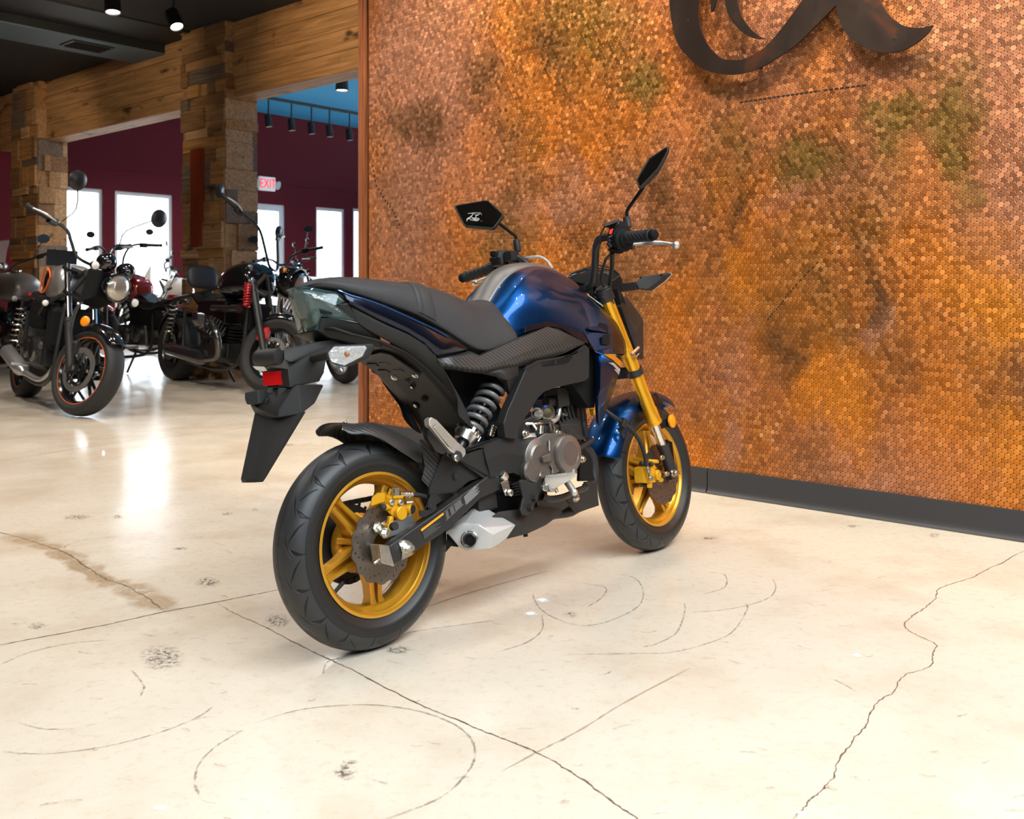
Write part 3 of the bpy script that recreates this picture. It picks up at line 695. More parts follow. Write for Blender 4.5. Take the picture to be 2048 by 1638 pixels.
def tyre_tread(m, n=17, s1=.012, lim=(.006, .034)):
    k = NT(m); co = k.obj(); sp = k.n('SeparateXYZ'); k.put(sp.inputs[0], co)
    ang = k.math('DIVIDE', k.math('ARCTAN2', sp.outputs[2], sp.outputs[0]), 2*math.pi/n)
    ay = k.math('ABSOLUTE', sp.outputs[1]); side = k.math('SIGN', sp.outputs[1])
    rad = k.math('SQRT', k.math('ADD', k.math('POWER', sp.outputs[0], 2), k.math('POWER', sp.outputs[2], 2)))
    def groove(sl, off, wid, lo, hi, curve=0):
        ph = k.math('ADD', k.math('ADD', ang, k.math('MULTIPLY', k.math('SUBTRACT', ay, lo), -sl)), k.math('MULTIPLY', side, .12))
        if curve: ph = k.math('ADD', ph, k.math('MULTIPLY', k.math('POWER', k.math('SUBTRACT', ay, lo), 2), curve))
        fr = k.math('ABSOLUTE', k.math('SUBTRACT', k.math('FRACT', k.math('ADD', ph, off+10)), .5))
        t = k.mr(ay, lo, (lo+hi)/2); t2 = k.mr(ay, hi, (lo+hi)/2); w_ = k.math('MULTIPLY', k.math('MINIMUM', t, t2), wid)
        return k.math('MULTIPLY', k.mr(k.math('SUBTRACT', fr, w_), .012, -.012), k.math('MULTIPLY', k.math('GREATER_THAN', ay, lo), k.math('LESS_THAN', ay, hi)))
    g = k.math('MAXIMUM', groove(30, 0, .055, .010, .036), groove(14, .5, .060, .030, .0545, 300))
    g = k.math('MAXIMUM', g, groove(-26, .62, .05, .028, .050))
    g = k.math('MAXIMUM', g, k.math('MULTIPLY', groove(46, .1, .04, .0, .018), .8))
    g = k.math('MAXIMUM', g, k.mr(ay, .0016, .0008))
    g = k.math('MULTIPLY', g, k.math('GREATER_THAN', rad, .198))
    ring = k.math('MULTIPLY', k.mr(k.math('ABSOLUTE', k.math('SUBTRACT', rad, .1795)), .0012, .0004), .5)
    tread_sheen = k.mr(rad, .206, .209); edge = k.mr(k.math('ABSOLUTE', k.math('SUBTRACT', rad, .2075)), .0016, .0006)
    k.put(k.b.inputs['Base Color'], k.mix(k.math('MAXIMUM', k.math('MAXIMUM', g, k.math('MULTIPLY', edge, .8)), k.math('MULTIPLY', ring, .6)), k.mix(tread_sheen, (.0125, .0122, .012), (.025, .025, .0255)), (.0025, .0025, .0025)))  # tread colour raised to paint in the grey window sheen
    dust = k.math('MULTIPLY', k.mr(ay, .018, .004), k.mr(k.noise(co, 22, 4), .45, .7))
    k.put(k.b.inputs['Roughness'], k.mr(dust, 0, 1, .43, .75))
    k.put(k.b.inputs['Normal'], k.bump(k.math('SUBTRACT', k.math('MULTIPLY', k.noise(co, 400, 2), .04), g), .9, .004))
tyre_tread(M_TIRE)
# ---- wheels
def rim_mesh(yr, spokes_at, hub_r, hub_l, hub_rr):
    bm = NB()
    half = [(.1672, yr), (.1605, yr+.0012), (.1585, yr-.003), (.1555, yr-.006), (.154, yr-.012), (.147, yr-.020), (.1435, yr-.024)]
    prof = [(r, y) for r, y in half]+[(.1385, 0)]+[(r, -y) for r, y in half[::-1]]
    out = [(.1672, -yr), (.161, -yr+.006), (.153, -yr+.02), (.153, yr-.02), (.161, yr-.006)]
    lathe(bm, prof+out, (0, 0, 0), (0, 1, 0), 96, closed=True)
    for a in spokes_at:
        a = math.radians(a); e = Vector((math.cos(a), 0, math.sin(a))); t = Vector((-math.sin(a), 0, math.cos(a)))
        for s in (-1, 1):
            secs = []
            for r, off, w_, d_, yc in ((.040, .015, .011, .052, -.004), (.062, .0145, .008, .044, -.006), (.095, .0125, .0062, .036, -.006), (.125, .011, .0064, .034, -.002), (.141, .0115, .0095, .044, 0)):
                c = e*r+t*(s*off)+Vector((0, yc, 0))
                secs.append([c+t*(x*w_)+Vector((0, y*d_, 0)) for x, y in ((-1, -.38), (-.55, -.5), (.55, -.5), (1, -.38), (1, .38), (.55, .5), (-.55, .5), (-1, .38))])
            loft(bm, secs)
        secs = [[e*r+t*x*w_+Vector((0, y, 0)) for x, y in ((-1, -.008), (1, -.008), (1, .014), (-1, .014))] for r, w_ in ((.045, .014), (.075, .011), (.135, .010))]
        loft(bm, secs)
    lathe(bm, [(.018, -hub_rr), (.046, -hub_rr), (.050, -hub_rr+.006), (.050, -.02), (.046, .0), (.050, .012), (hub_r, .016), (hub_r, hub_l-.006), (hub_r-.006, hub_l), (.018, hub_l)], (0, 0, 0), (0, 1, 0), 48)
    for a in spokes_at:
        b = math.radians(a+36); c = Vector((math.cos(b), 0, math.sin(b)))
        tube(bm, [c*.048+Vector((0, -hub_rr+.012, 0)), c*(hub_r-.004)+Vector((0, .018, 0))], .008, 8)
    return bm
def tyre_mesh(w_, yr):
    prof = []
    for i in range(29):
        u = -118+236*i/28; a = math.radians(u); c, s = math.cos(a), math.sin(a)
        sx = math.copysign(abs(s)**.92, s)
        prof.append((.1925+.05*(c if c > 0 else c*.55), w_*sx))
    prof = [(.166, -yr+.003)]+prof+[(.166, yr-.003)]
    bm = NB(); lathe(bm, prof, (0, 0, 0), (0, 1, 0), 120, cap=False); return bm
def disc_mesh(r, y, n_petal=14, ri=.052):
    bm = NB(); M = Matrix.Translation((0, y, 0)) @ Matrix.Rotation(math.pi/2, 4, 'X')
    outer = []
    for i in range(168):
        a = 2*math.pi*i/168; outer.append(((r-.0025+.0028*math.sin(a*n_petal))*math.cos(a), (r-.0025+.0028*math.sin(a*n_petal))*math.sin(a)))
    holes = [circ(0, 0, .027, 32)]
    for i in range(n_petal):
        a = 2*math.pi*(i+.15)/n_petal
        for rr, da in ((r-.0105, 0), (r-.018, .16), (r-.0255, .30)): holes.append(circ(rr*math.cos(a+da), rr*math.sin(a+da), .0026, 8))
    plate(bm, outer, holes, M, .0042)
    lathe(bm, [(.030, y-.0055), (ri, y-.0055), (ri, y+.002), (.030, y+.002)], (0, 0, 0), (0, 1, 0), 48, closed=True)
    for i in range(5):
        a = 2*math.pi*i/5+.5; bolt(bm, (.041*math.cos(a), y-.0055, .041*math.sin(a)), (0, -1, 0), .006, .003, 12)
    return bm
def wheel(name, centre, yr, wt, spokes, disc_r, disc_y, M=None):
    rim = obj(name, rim_mesh(yr, spokes, .070, .045, .040), M_GOLD, BK, 30)
    L = Matrix.Translation(centre)
    if M: L = M @ L
    rim.matrix_local = L
    rim['label'] = 'gold five spoke cast wheel'
    obj('tire', tyre_mesh(wt, yr), M_TIRE, rim, 40)['label'] = 'black grooved tire'
    obj('brake_disc', disc_mesh(disc_r, disc_y), M_DISC, rim, 30)['label'] = 'drilled wave edged steel disc'
    bm = NB(); a = math.radians(222 if name == 'rear_wheel' else 40); e = Vector((math.cos(a), 0, math.sin(a)))
    tube(bm, [e*.141+V(0, -.004, 0), e*.128+V(0, -.008, 0)], [.0055, .0045], 10); tube(bm, [e*.128+V(0, -.008, 0), e*.110+V(0, -.013, 0)], [.0048, .0056], 10)
    obj('valve_stem', bm, M_RUB, rim)
    return rim
RW_ = wheel('rear_wheel', (0, 0, .2425), .0490, .057, [130+72*i for i in range(5)], .0915, -.062)
FW_ = wheel('front_wheel', (1.175, 0, .2425), .0385, .0515, [13+72*i for i in range(5)], .100, -.058, SM)
# sprocket and chain on the far side
bm = NB(); lathe(bm, [(.03, .058), (.088, .058), (.090, .0605), (.088, .063), (.03, .063)], (0, 0, 0), (0, 1, 0), 60, closed=True)
for i in range(28):
    a = 2*math.pi*i/28; box(bm, (.092*math.cos(a), .0605, .092*math.sin(a)), (.008, .004, .006), Matrix.Rotation(-a, 3, 'Y'))
obj('sprocket', bm, M_ENGD, RW_)
bm = NB(); pts = []
fs = V(.46, .0605, .30)
for i in range(40): a = math.radians(90+180*i/39); pts.append(V(.093*math.cos(a), .0605, .2425+.093*math.sin(a)))
pts += [V(.10*t, .0605, .1495+.012*t*10/4.6*.9) for t in (1, 2, 3, 4)]
for i in range(12): a = math.radians(-90+180*i/11); pts.append(fs+V(.032*math.cos(a), 0, .032*math.sin(a)))
pts += [V(.36, .0605, .333), V(.25, .0605, .3345), V(.12, .0605, .335)]
lp = resample(pts+[pts[0]], 130)
for i, p in enumerate(lp[:-1]):
    d = (lp[i+1]-p).normalized(); box(bm, p+d*.004, (.0125, .012 if i % 2 else .007, .0115), Matrix((d, V(0, 1, 0), d.cross(V(0, 1, 0)))).transposed())
obj('drive_chain', bm, M_ENGD, BK)
# ---- swingarm
bm = NB()
top = PS('R', [(765, 828), (1065, 615), (1349, 418)], -.118)+[P('D', 1764, 905, -.118), P('Z4', 640, 985, -.118)]
bot = PS('R', [(815, 1012), (985, 905), (1349, 660)], -.118)+[P('D', 1764, 1125, -.118), P('Z4', 660, 1140, -.118)]
prism(bm, top+bot[::-1], (0, .030, 0)); 
sw = obj('swingarm', bm, M_FRAME, BK, 30, bevel=.004); sw['label'] = 'satin black swingarm arm with labels'
o = flip_copy(sw)
bm = NB(); box(bm, (.33, 0, .29), (.07, .20, .05)); cyl(bm, (.46, -.125, .30), (.46, .125, .30), .022); obj('swingarm_pivot', bm, M_FRAME, BK, bevel=.006)
bm = NB(); prism(bm, PS('R', [(665, 815), (755, 822), (812, 1018), (695, 985)], -.118), (0, .034, 0)); 
prism(bm, PS('R', [(668, 812), (760, 824), (815, 1020), (800, 1024), (690, 990)], -.1205), (0, .003, 0))
obj('chain_adjuster', bm, M_ZINC, sw, bevel=.001)
bm = NB(); c = P('R', 705, 930, -.108); d = (P('R', 650, 975, -.108)-P('R', 760, 890, -.108)).normalized(); tube(bm, [c-d*.01, c+d*.030], .0036, 10); lathe(bm, [(.009, 0), (.009, .008)], c-d*.002, d, 6); obj('adjuster_bolt', bm, M_ZINC, sw)
bm = NB(); prism(bm, PS('R', [(858, 800), (880, 772), (915, 768), (945, 790), (985, 880), (985, 915), (885, 965), (888, 890)], -.1205), (0, .003, 0))
lathe(bm, [(.0165, 0), (.0165, .003), (.013, .003), (.013, .006), (.0105, .006)], P('R', 925, 845, -.1205), (0, -1, 0), 24)
lathe(bm, [(.0125, .006), (.0125, .014), (.0075, .014), (.007, .024)], P('R', 925, 845, -.1205), (0, -1, 0), 6); obj('axle_nut', bm, M_ZINC, sw, 30)
bm = NB(); prism(bm, PS('R', [(1068, 672), (1284, 508), (1305, 600), (1100, 765)], -.1186), (0, -.0005, 0)); lb = obj('warning_label', bm, M_LABEL, sw)
bm = NB(); prism(bm, PS('R', [(1068, 668), (1284, 506), (1288, 526), (1073, 690)], -.1192), (0, -.0004, 0)); obj('orange_bar', bm, M_ORANGE, sw)['label'] = 'orange warning stripe on the swingarm label'
bm = NB()
for i in range(6):
    for a, b in ((.03, .96),):
        p0, p1 = P('R', 1085+3*i, 700+11.5*i, -.1194), P('R', 1245+3*i, 580+11*i, -.1194)
        p1 = p0.lerp(p1, .7+.3*((i*7) % 3)/2); prism(bm, [p0, p1, p1+V(0, 0, -.0011), p0+V(0, 0, -.0011)], (0, -.0002, 0))
obj('label_text', bm, M_INK, sw)
bm = NB(); q = [P('D', *a, -.1186) for a in ((1310, 1285), (1535, 1095), (1572, 1175), (1335, 1398))]; tube(bm, q, .0006, 4, closed=True)
for r in range(5):
    for c_ in range(4):
        t0, t1 = .06+.235*c_, .06+.235*c_+.13+.05*((r*3+c_) % 3)
        A_, B_ = q[0].lerp(q[3], .12+.17*r), q[1].lerp(q[2], .12+.17*r); prism(bm, [A_.lerp(B_, t0), A_.lerp(B_, t1), A_.lerp(B_, t1)-V(0, 0, .003), A_.lerp(B_, t0)-V(0, 0, .003)], (0, -.0003, 0))
obj('specification_label', bm, M_INK, sw)
bm = NB(); q = [P('D', *a, -.1186) for a in ((1560, 1090), (1735, 915), (1764, 1040), (1590, 1200))]
for r in range(9):
    A_, B_ = q[0].lerp(q[3], .06+.105*r), q[1].lerp(q[2], .06+.105*r); B_ = A_.lerp(B_, .8+.2*((r*5) % 3)/2)
    prism(bm, [A_, B_, B_-V(0, 0, .0010), A_-V(0, 0, .0010)], (0, -.0003, 0))
obj('printed_notice', bm, M_INKW, sw)
# ---- rear caliper and hose
bm = NB(); D_ = lambda *pts: PS('D', pts)
hull(bm, D_((385, 1190, -.045), (400, 1100, -.045), (470, 1040, -.045), (590, 1035, -.045), (590, 1140, -.045), (420, 1200, -.045))+D_((400, 1110, -.085), (480, 1045, -.085), (570, 1045, -.085), (560, 1160, -.085), (390, 1210, -.085)))
hull(bm, D_((560, 1060, -.07), (640, 1110, -.09), (790, 1100, -.09), (800, 1200, -.09), (800, 1330, -.09), (660, 1340, -.09), (560, 1250, -.075), (540, 1160, -.07))+D_((600, 1100, -.05), (790, 1200, -.05), (780, 1330, -.05), (560, 1230, -.05)))
lathe(bm, [(.0165, 0), (.0165, .011), (.0145, .013)], P('D', 742, 1300, -.090), (0, -1, 0), 28)
cyl(bm, P('D', 790, 1250, -.078), P('D', 905, 1255, -.098), .0105, .0125); cyl(bm, P('D', 730, 1180, -.085), P('D', 735, 1075, -.085), .008); 
hull(bm, D_((670, 1080, -.075), (800, 1075, -.075), (800, 1110, -.075), (670, 1115, -.075), (670, 1080, -.095), (800, 1075, -.095), (800, 1110, -.095), (670, 1115, -.095)))
cyl(bm, P('D', 640, 1340, -.085), P('D', 620, 1470, -.085), .008); cyl(bm, P('D', 590, 1470, -.075), P('D', 650, 1470, -.100), .0105); cyl(bm, P('D', 640, 1215, -.085), P('D', 560, 1230, -.085), .007)
cal = obj('rear_brake_caliper', bm, M_CALI, BK, 30, bevel=.0015); cal['label'] = 'gold rear brake caliper'
bm = NB(); cyl(bm, P('D', 700, 1085, -.085), P('D', 702, 1000, -.085), .0095); bolt(bm, P('D', 702, 1005, -.085), (0, 0, 1), .008, .005)
cyl(bm, P('D', 745, 1062, -.085), P('D', 910, 1068, -.086), .0066); 
for i in range(3): x = 825+32*i; lathe(bm, [(.0088, -.0015), (.0088, .0015)], P('D', x, 1065, -.0855), P('D', 910, 1068, -.086)-P('D', 745, 1062, -.085), 14)
for x, y in ((655, 1165), (770, 1168)): bolt(bm, P('D', x, y, -.093), (0, -1, 0), .006, .003, 10)
cyl(bm, P('D', 845, 1170, -.08), P('D', 920, 1165, -.09), .006); bolt(bm, P('D', 470, 1480, -.075), (0, -1, 0), .009, .006)
cyl(bm, P('D', 500, 1490, -.07), P('D', 560, 1545, -.10), .011); bolt(bm, P('D', 565, 1550, -.100), (0, -1, 0), .009, .01); islands('caliper_fittings', bm, M_ZINC, cal, 30)
bm = NB(); cyl(bm, P('D', 905, 1252, -.098), P('D', 918, 1255, -.101), .0105); cyl(bm, P('D', 655, 1468, -.098), P('D', 700, 1462, -.112), .0095); ball(bm, P('D', 545, 1225, -.09), .008); islands('rubber_caps', bm, M_RUB, cal)
bm = NB(); prism(bm, PS('D', [(440, 1480), (560, 1390), (700, 1380), (905, 1310), (930, 1420), (700, 1570), (560, 1620)], -.070), (0, -.004, 0)); obj('caliper_bracket', bm, M_ALU, cal, bevel=.001)
bm = NB(); tube(bm, [P('D', 905, 1068, -.086), P('D', 1000, 1075, -.088), P('D', 1110, 1105, -.09), P('D', 1230, 1170, -.085), P('D', 1450, 1100, -.07), P('Z4', 520, 900, -.06)], .0058, 10, smooth=5); obj('rear_brake_hose', bm, M_RUB, BK)
bm = NB(); prism(bm, PS('D', [(985, 1270), (1060, 1260), (1135, 1070), (1200, 1200), (1205, 1245), (1160, 1290), (1060, 1350), (1000, 1345)], -.112), (0, -.004, 0)); bolt(bm, P('D', 1140, 1215, -.116), (0, -1, 0), .007, .004); obj('hose_bracket', bm, M_PLAS, BK, bevel=.001)
# ---- rear hugger, carbon pattern
bm = NB(); rows = []
for (x, y, o1), (x2, y2, o2), zc in (((40, 250, -.055), (60, 165, 0), .010), ((150, 330, -.068), (170, 185, 0), .012), ((300, 290, -.072), (330, 178, 0), .016), ((500, 350, -.080), (520, 205, 0), .018), ((700, 480, -.085), (700, 255, 0), .016), ((900, 610, -.088), (880, 320, 0), .012), ((1080, 720, -.090), (1010, 370, 0), .008)):
    a = P('D', x, y, o1); b = P('D', x2, y2, o2); m_ = a.lerp(b, .42)+V(0, 0, zc*1.5); m0 = a.lerp(b, .12)+V(0, 0, zc)
    r = [a, m0, m_, b]; rows.append(r+[V(p.x, -p.y, p.z) for p in r[-2::-1]])
rows.insert(1, [a.lerp(b, .04) for a, b in zip(rows[0], rows[1])]); grid(bm, rows); hg = obj('rear_hugger', bm, M_CARB, BK, 50, solid=.003, sub=1, out=(-.3, 0, 1)); hg['label'] = 'carbon pattern rear mudguard over the tire'
bm = NB(); prism(bm, PS('D', [(1010, 370), (1120, 365), (1240, 560), (1270, 640), (1130, 985), (1035, 880), (1075, 720), (1060, 600)], -.098), (0, .004, 0)); obj('hugger_side', bm, M_CARB, hg, bevel=.001)
bm = NB(); prism(bm, PS('D', [(1270, 640), (1330, 560), (1560, 720), (1764, 850), (1620, 900), (1440, 1040), (1130, 1070), (1130, 985)], -.104), (0, .006, 0)); bolt(bm, P('D', 1450, 840, -.105), (0, -1, 0), .007, .004, 12)
prism(bm, PS('D', [(1130, 1068), (1440, 1040), (1560, 960), (1180, 1215), (1200, 1190)], -.108), (0, .004, 0)); obj('chain_guard', bm, M_PLAS, BK, bevel=.0015)
bm = NB(); cyl(bm, P('D', 40, 240, -.04), P('D', 60, 155, -.02), .003); ball(bm, P('D', 62, 158, -.02), .005); obj('hugger_bolt', bm, M_ZINC, hg)
M_BULBO = mat('dull_orange_bulb', (.30, .13, .06), .3)
# ---- shock absorber
bm = NB(); a, b = P('Z4', 566, 470, -.075), P('Z4', 402, 760, -.075); ax = (b-a); Ls = ax.length; axn = ax.normalized(); u = axn.orthogonal().normalized(); v = axn.cross(u)
tn = 5.6; pts = [a+ax*(t/180)+(u*math.cos(2*math.pi*tn*t/180)+v*math.sin(2*math.pi*tn*t/180))*.0285 for t in range(181)]
sh = NB(); cyl(sh, a-axn*.03, a+axn*.05, .017); cyl(sh, a, b+axn*.05, .0095); cyl(sh, b-axn*.035, b+axn*.075, .0165, .015); cyl(sh, a-axn*.012, a, .031)
box(sh, b+axn*.09, (.03, .03, .04), frame_to(axn)); shock = obj('shock_absorber', sh, M_BLK, BK)
tube(bm, pts, .0072, 10); obj('spring', bm, M_SPRING, shock)['label'] = 'grey coil spring'
bm = NB(); c = b+axn*.006
for i in range(14):
    an = 2*math.pi*i/14; box(bm, c+(u*math.cos(an)+v*math.sin(an))*.031, (.007, .008, .014), Matrix((u*math.cos(an)+v*math.sin(an), -u*math.sin(an)+v*math.cos(an), axn)).transposed())
lathe(bm, [(.018, 0), (.033, 0), (.033, .006), (.030, .012), (.027, .03), (.018, .03)], c, axn, 28, closed=True); obj('preload_collar', bm, M_ZINC, shock, 30)
# ---- dark core of the frame
bm = NB(); hull(bm, [V(.20, .08, .69), V(.20, .08, .73), V(.30, .10, .74), V(.80, .09, .74), V(.84, .07, .62), V(.74, .09, .585), V(.54, .09, .60), V(.50, .08, .66), V(.30, .08, .68)], True); hull(bm, [V(.30, .02, .72), V(.54, .02, .72), V(.34, .015, .48), V(.56, .02, .58)], True); obj('frame', bm, M_PLASD, BK)
bm = NB(); hull(bm, [V(.36, .02, .50), V(.47, .02, .56), V(.36, .06, .30), V(.46, .085, .46), V(.46, .085, .30), V(.38, .05, .42)], True); hull(bm, [V(.34, .06, .33), V(.60, .07, .33), V(.36, .06, .19), V(.60, .06, .19)], True); obj('rear_frame', bm, M_PLASD, BK)
bm = NB(); tube(bm, [V(.93, 0, .80), V(.88, 0, .66), V(.82, 0, .62)], [.035, .045, .04], 14); obj('steering_head', bm, M_FRAME, BK)
# ---- frame covers and side panels (right side drawn, left side mirrored)
def pair(name, pts, th, m, bev=.005, label=None, extra=None, ang=30):
    bm = NB(); prism(bm, pts, (0, th, 0)); 
    if extra: extra(bm)
    pieces(bm); r = obj(name, bm, m, BK, ang, bevel=bev)
    if label: r['label'] = label
    l = flip_copy(r); return r, l
up = PS('Z4', [(786, 345), (800, 312), (870, 278), (1010, 258), (1120, 235), (1195, 165), (1228, 192), (1226, 395), (1205, 415), (1100, 438), (985, 465), (920, 490), (872, 540), (830, 610), (775, 690), (742, 770), (735, 815), (655, 805), (640, 700), (672, 605), (700, 545)], -.140)
fc, _ = pair('frame_cover', up, .03, M_PLAS, .006, 'grey black plastic frame cover over the engine')
bm = NB(); prism(bm, PS('Z4', [(898, 305), (960, 288), (1095, 245), (1115, 248), (1085, 288), (1060, 300), (930, 318), (908, 318)], -.1408), (0, .002, 0)); obj('slot_shade', bm, M_PLASD, fc)  # dark raised plate paints the shade inside the cover's slot
bm = NB(); prism(bm, PS('Z4', [(985, 275), (1000, 272), (1003, 300), (988, 303)], -.142), (0, .003, 0)); obj('slot_rib', bm, M_PLAS, fc)
bm = NB(); prism(bm, PS('Z4', [(800, 318), (868, 276), (1000, 255), (1110, 232), (1192, 168), (1200, 175), (1170, 215), (1010, 272), (875, 296), (780, 345)], -.1425), (0, .006, 0)); obj('cover_lip', bm, M_PLAS, fc, bevel=.002)
low = PS('Z4', [(640, 795), (735, 800), (812, 935), (800, 1088), (705, 1042), (640, 1050), (552, 1076), (330, 955), (350, 905), (470, 852)], -.122)
pc, _ = pair('pivot_cover', low, .03, M_PLAS, .008)
bm = NB(); grid(bm, [PS('Z4', [(500, 870), (640, 800), (735, 805)], -.124), PS('Z4', [(520, 960), (650, 900), (812, 935)], -.1285), PS('Z4', [(552, 1074), (705, 1042), (800, 1085)], -.124)]); obj('pivot_facet', bm, M_PLAS, pc, 10)
bm = NB(); prism(bm, PS('Z4', [(330, 958), (345, 950), (620, 1130), (640, 1160), (600, 1150)], -.116), (0, .02, 0)); obj('pivot_edge', bm, M_PLAS, pc, bevel=.002)
# carbon pattern side panel, curved in two rows
def curved_pair(name, rows, m, th=.004, ang=25, sub=0, label=None, bevel=0):
    bm = NB(); grid(bm, rows); r = obj(name, bm, m, BK, ang, solid=th, sub=sub, bevel=bevel, out=(0, -1, .2))
    if label: r['label'] = label
    l = flip_copy(r); return r, l
Z = lambda k_, *p: PS(k_, p)
rowA = Z('Z4', (185, 255, -.118), (300, 232, -.119), (400, 208, -.120), (470, 236, -.120), (620, 170, -.122), (780, 100, -.122), (935, 33, -.122), (1015, 60, -.128), (1200, 152, -.138))
rowB = Z('Z4', (188, 268, -.130), (300, 250, -.131), (402, 238, -.131), (475, 248, -.130), (625, 182, -.132), (785, 112, -.132), (938, 45, -.132), (1012, 72, -.137), (1192, 160, -.142))
rowC = Z('Z4', (205, 300, -.132), (320, 315, -.134), (420, 325, -.136), (520, 320, -.138), (650, 275, -.140), (780, 222, -.141), (930, 165, -.142), (1010, 150, -.143), (1170, 172, -.145))
rowD = Z('Z4', (222, 335, -.122), (300, 342, -.124), (400, 358, -.128), (500, 368, -.130), (640, 330, -.134), (780, 312, -.136), (960, 262, -.138), (1060, 225, -.140), (1150, 180, -.144))
sp_, _ = curved_pair('side_panel', [rowA, rowB, rowC, rowD], M_CARB, .004, 20, label='carbon pattern side panel under the seat')
bm = NB(); grid(bm, [Z('Z4', (500, 368, -.130), (620, 335, -.133), (738, 296, -.136)), Z('Z4', (585, 388, -.126), (665, 410, -.134), (742, 375, -.134)), Z('Z4', (630, 430, -.115), (672, 470, -.126), (738, 405, -.128)), Z('Z4', (668, 520, -.105), (690, 530, -.118), (705, 500, -.118))])
r = obj('side_panel_tail', bm, M_PLAS, BK, 12, solid=.004, out=(0, -1, 0)); flip_copy(r)
bm = NB(); prism(bm, Z('Z4', (742, 300, -.125), (790, 290, -.125), (770, 400, -.125), (720, 420, -.125)), (0, .01, 0)); r = obj('panel_gap', bm, M_PLASD, BK)
# blue tail panel
rowA = Z('C', (60, 105, -.070), (140, 125, -.082), (230, 158, -.088), (400, 205, -.096), (600, 275, -.102), (900, 408, -.112), (1150, 520, -.118), (1330, 610, -.122), (1530, 748, -.124))
rowB = Z('C', (85, 118, -.078), (160, 150, -.088), (232, 185, -.094), (402, 232, -.102), (600, 305, -.109), (890, 432, -.120), (1130, 545, -.126), (1300, 640, -.130), (1500, 755, -.130))
rowC = Z('C', (120, 150, -.080), (185, 210, -.090), (212, 225, -.096), (420, 320, -.104), (610, 400, -.111), (870, 520, -.122), (1080, 640, -.129), (1230, 740, -.131), (1400, 780, -.131))
rowD = Z('C', (150, 200, -.078), (192, 250, -.088), (205, 268, -.092), (430, 385, -.100), (610, 475, -.107), (850, 575, -.118), (1040, 690, -.124), (1165, 838, -.128), (1250, 815, -.129))
tp, _ = curved_pair('tail_panel', [rowA, rowB, rowC, rowD], M_NAVY, .004, 30, sub=0, label='glossy dark navy tail panel below the seat')
bm = NB(); tube(bm, Z('C', (85, 110, -.079), (232, 170, -.095), (402, 217, -.103), (600, 290, -.110), (890, 420, -.121), (1130, 532, -.127), (1290, 620, -.130)), .0022, 8, smooth=4); e_ = obj('tail_panel_highlight', bm, M_BLUE, BK); flip_copy(e_)  # blue bead paints the highlight line along the panel edge
bm = NB(); prism(bm, Z('Z4', (1185, 165, -.118), (1262, 205, -.118), (1275, 440, -.112), (1262, 600, -.10), (1215, 590, -.10), (1130, 470, -.11), (1100, 435, -.115), (1215, 400, -.118)), (0, .05, 0)); obj('dark_filler', bm, M_PLASD, BK, bevel=.003)  # added dark filler for the black area between frame cover and shroud
bm = NB(); prism(bm, Z('Z2', (625, 1296, -.131), (770, 1254, -.133), (850, 1270, -.134), (1010, 1337, -.137), (1045, 1402, -.140), (1010, 1388, -.139), (850, 1294, -.134), (770, 1286, -.133), (622, 1326, -.131)), (0, .010, 0)); o = obj('tank_lower_trim', bm, M_NAVY, BK, bevel=.001); flip_copy(o)
# ---- under-tail and inner fender
def fx(x, z, y): return V(x, y, z)
prof = [(-.10, .752), (-.05, .735), (.03, .715), (.113, .681), (.165, .640), (.217, .591), (.250, .556), (.274, .525), (.292, .495), (.305, .465)]
bm = NB(); grid(bm, [[V(x, y*(.78+.22*min(1, i/4)), z+.006*(1-abs(y)/.1)) for y in (-.098, -.06, 0, .06, .098)] for i, (x, z) in enumerate(prof)])
inf = obj('inner_fender', bm, M_PLAS, BK, 60, solid=.004, out=(-1, 0, -.5)); inf['label'] = 'matte black inner fender plate behind the seat'
side_lo = [V(x, -.098*(.78+.22*min(1, i/4)), z) for i, (x, z) in enumerate(prof)]
edge = resample(Z('C', (196, 250, -.0865), (205, 268, -.090), (430, 385, -.098), (610, 475, -.105), (850, 575, -.116), (1040, 690, -.122), (1165, 845, -.127), (1260, 1010, -.125), (1340, 1180, -.118), (1385, 1330, -.108), (1370, 1480, -.10)), 24)
lo2 = resample(Z('C', (305, 476, -.090), (420, 560, -.090))+side_lo[3:], 24)
mid1 = [a.lerp(b, .45)+V(.006, -.010, -.006)*min(1, i_/6) for i_, (a, b) in enumerate(zip(edge, lo2))]
bm = NB(); grid(bm, [edge, mid1, lo2]); r = obj('tail_side_panel', bm, M_PLAS, BK, 50, solid=.003, sub=1, out=(-.3, -1, -.5)); flip_copy(r)
bm = NB(); hull(bm, Z('C', (78, 268, -.0745), (192, 246, -.086), (208, 270, -.0885), (310, 478, -.0885))+Z('C', (85, 275, -.068), (192, 252, -.078), (305, 470, -.080))); o = obj('tail_notch_panel', bm, M_PLAS, BK, 20, bevel=.001); flip_copy(o)
# vent plate, bolts and dark discs painting recess shade on the inner fender
def on_f(x, y, lift=.004):
    """point on the inner fender under detail-C position (x, y)"""
    o = ZM['C']; d = BMX.transposed() @ Vector(((o[0]+x/o[2]-1024)/F_PX, 1, -(o[1]+y/o[2]-HZ)/F_PX)); best = None
    for (x0, z0), (x1, z1) in zip(prof, prof[1:]):
        n = V(-(z1-z0), 0, x1-x0).normalized(); n = n if n.x < 0 else -n
        p = BCAM+d*((V(x0, 0, z0)-BCAM).dot(n)/d.dot(n)); t = (p.x-x0)/(x1-x0)
        if -.02 <= t <= 1.02 or (x1, z1) == prof[-1]: return p+n*lift, n
def f_plate(name, pts, lift, th, m, parent, bev=.001):
    bm = NB(); q = [on_f(*p, lift) for p in pts]; n = sum((a[1] for a in q), Vector()).normalized(); prism(bm, [a[0] for a in q], n*th); return obj(name, bm, m, parent, bevel=bev)
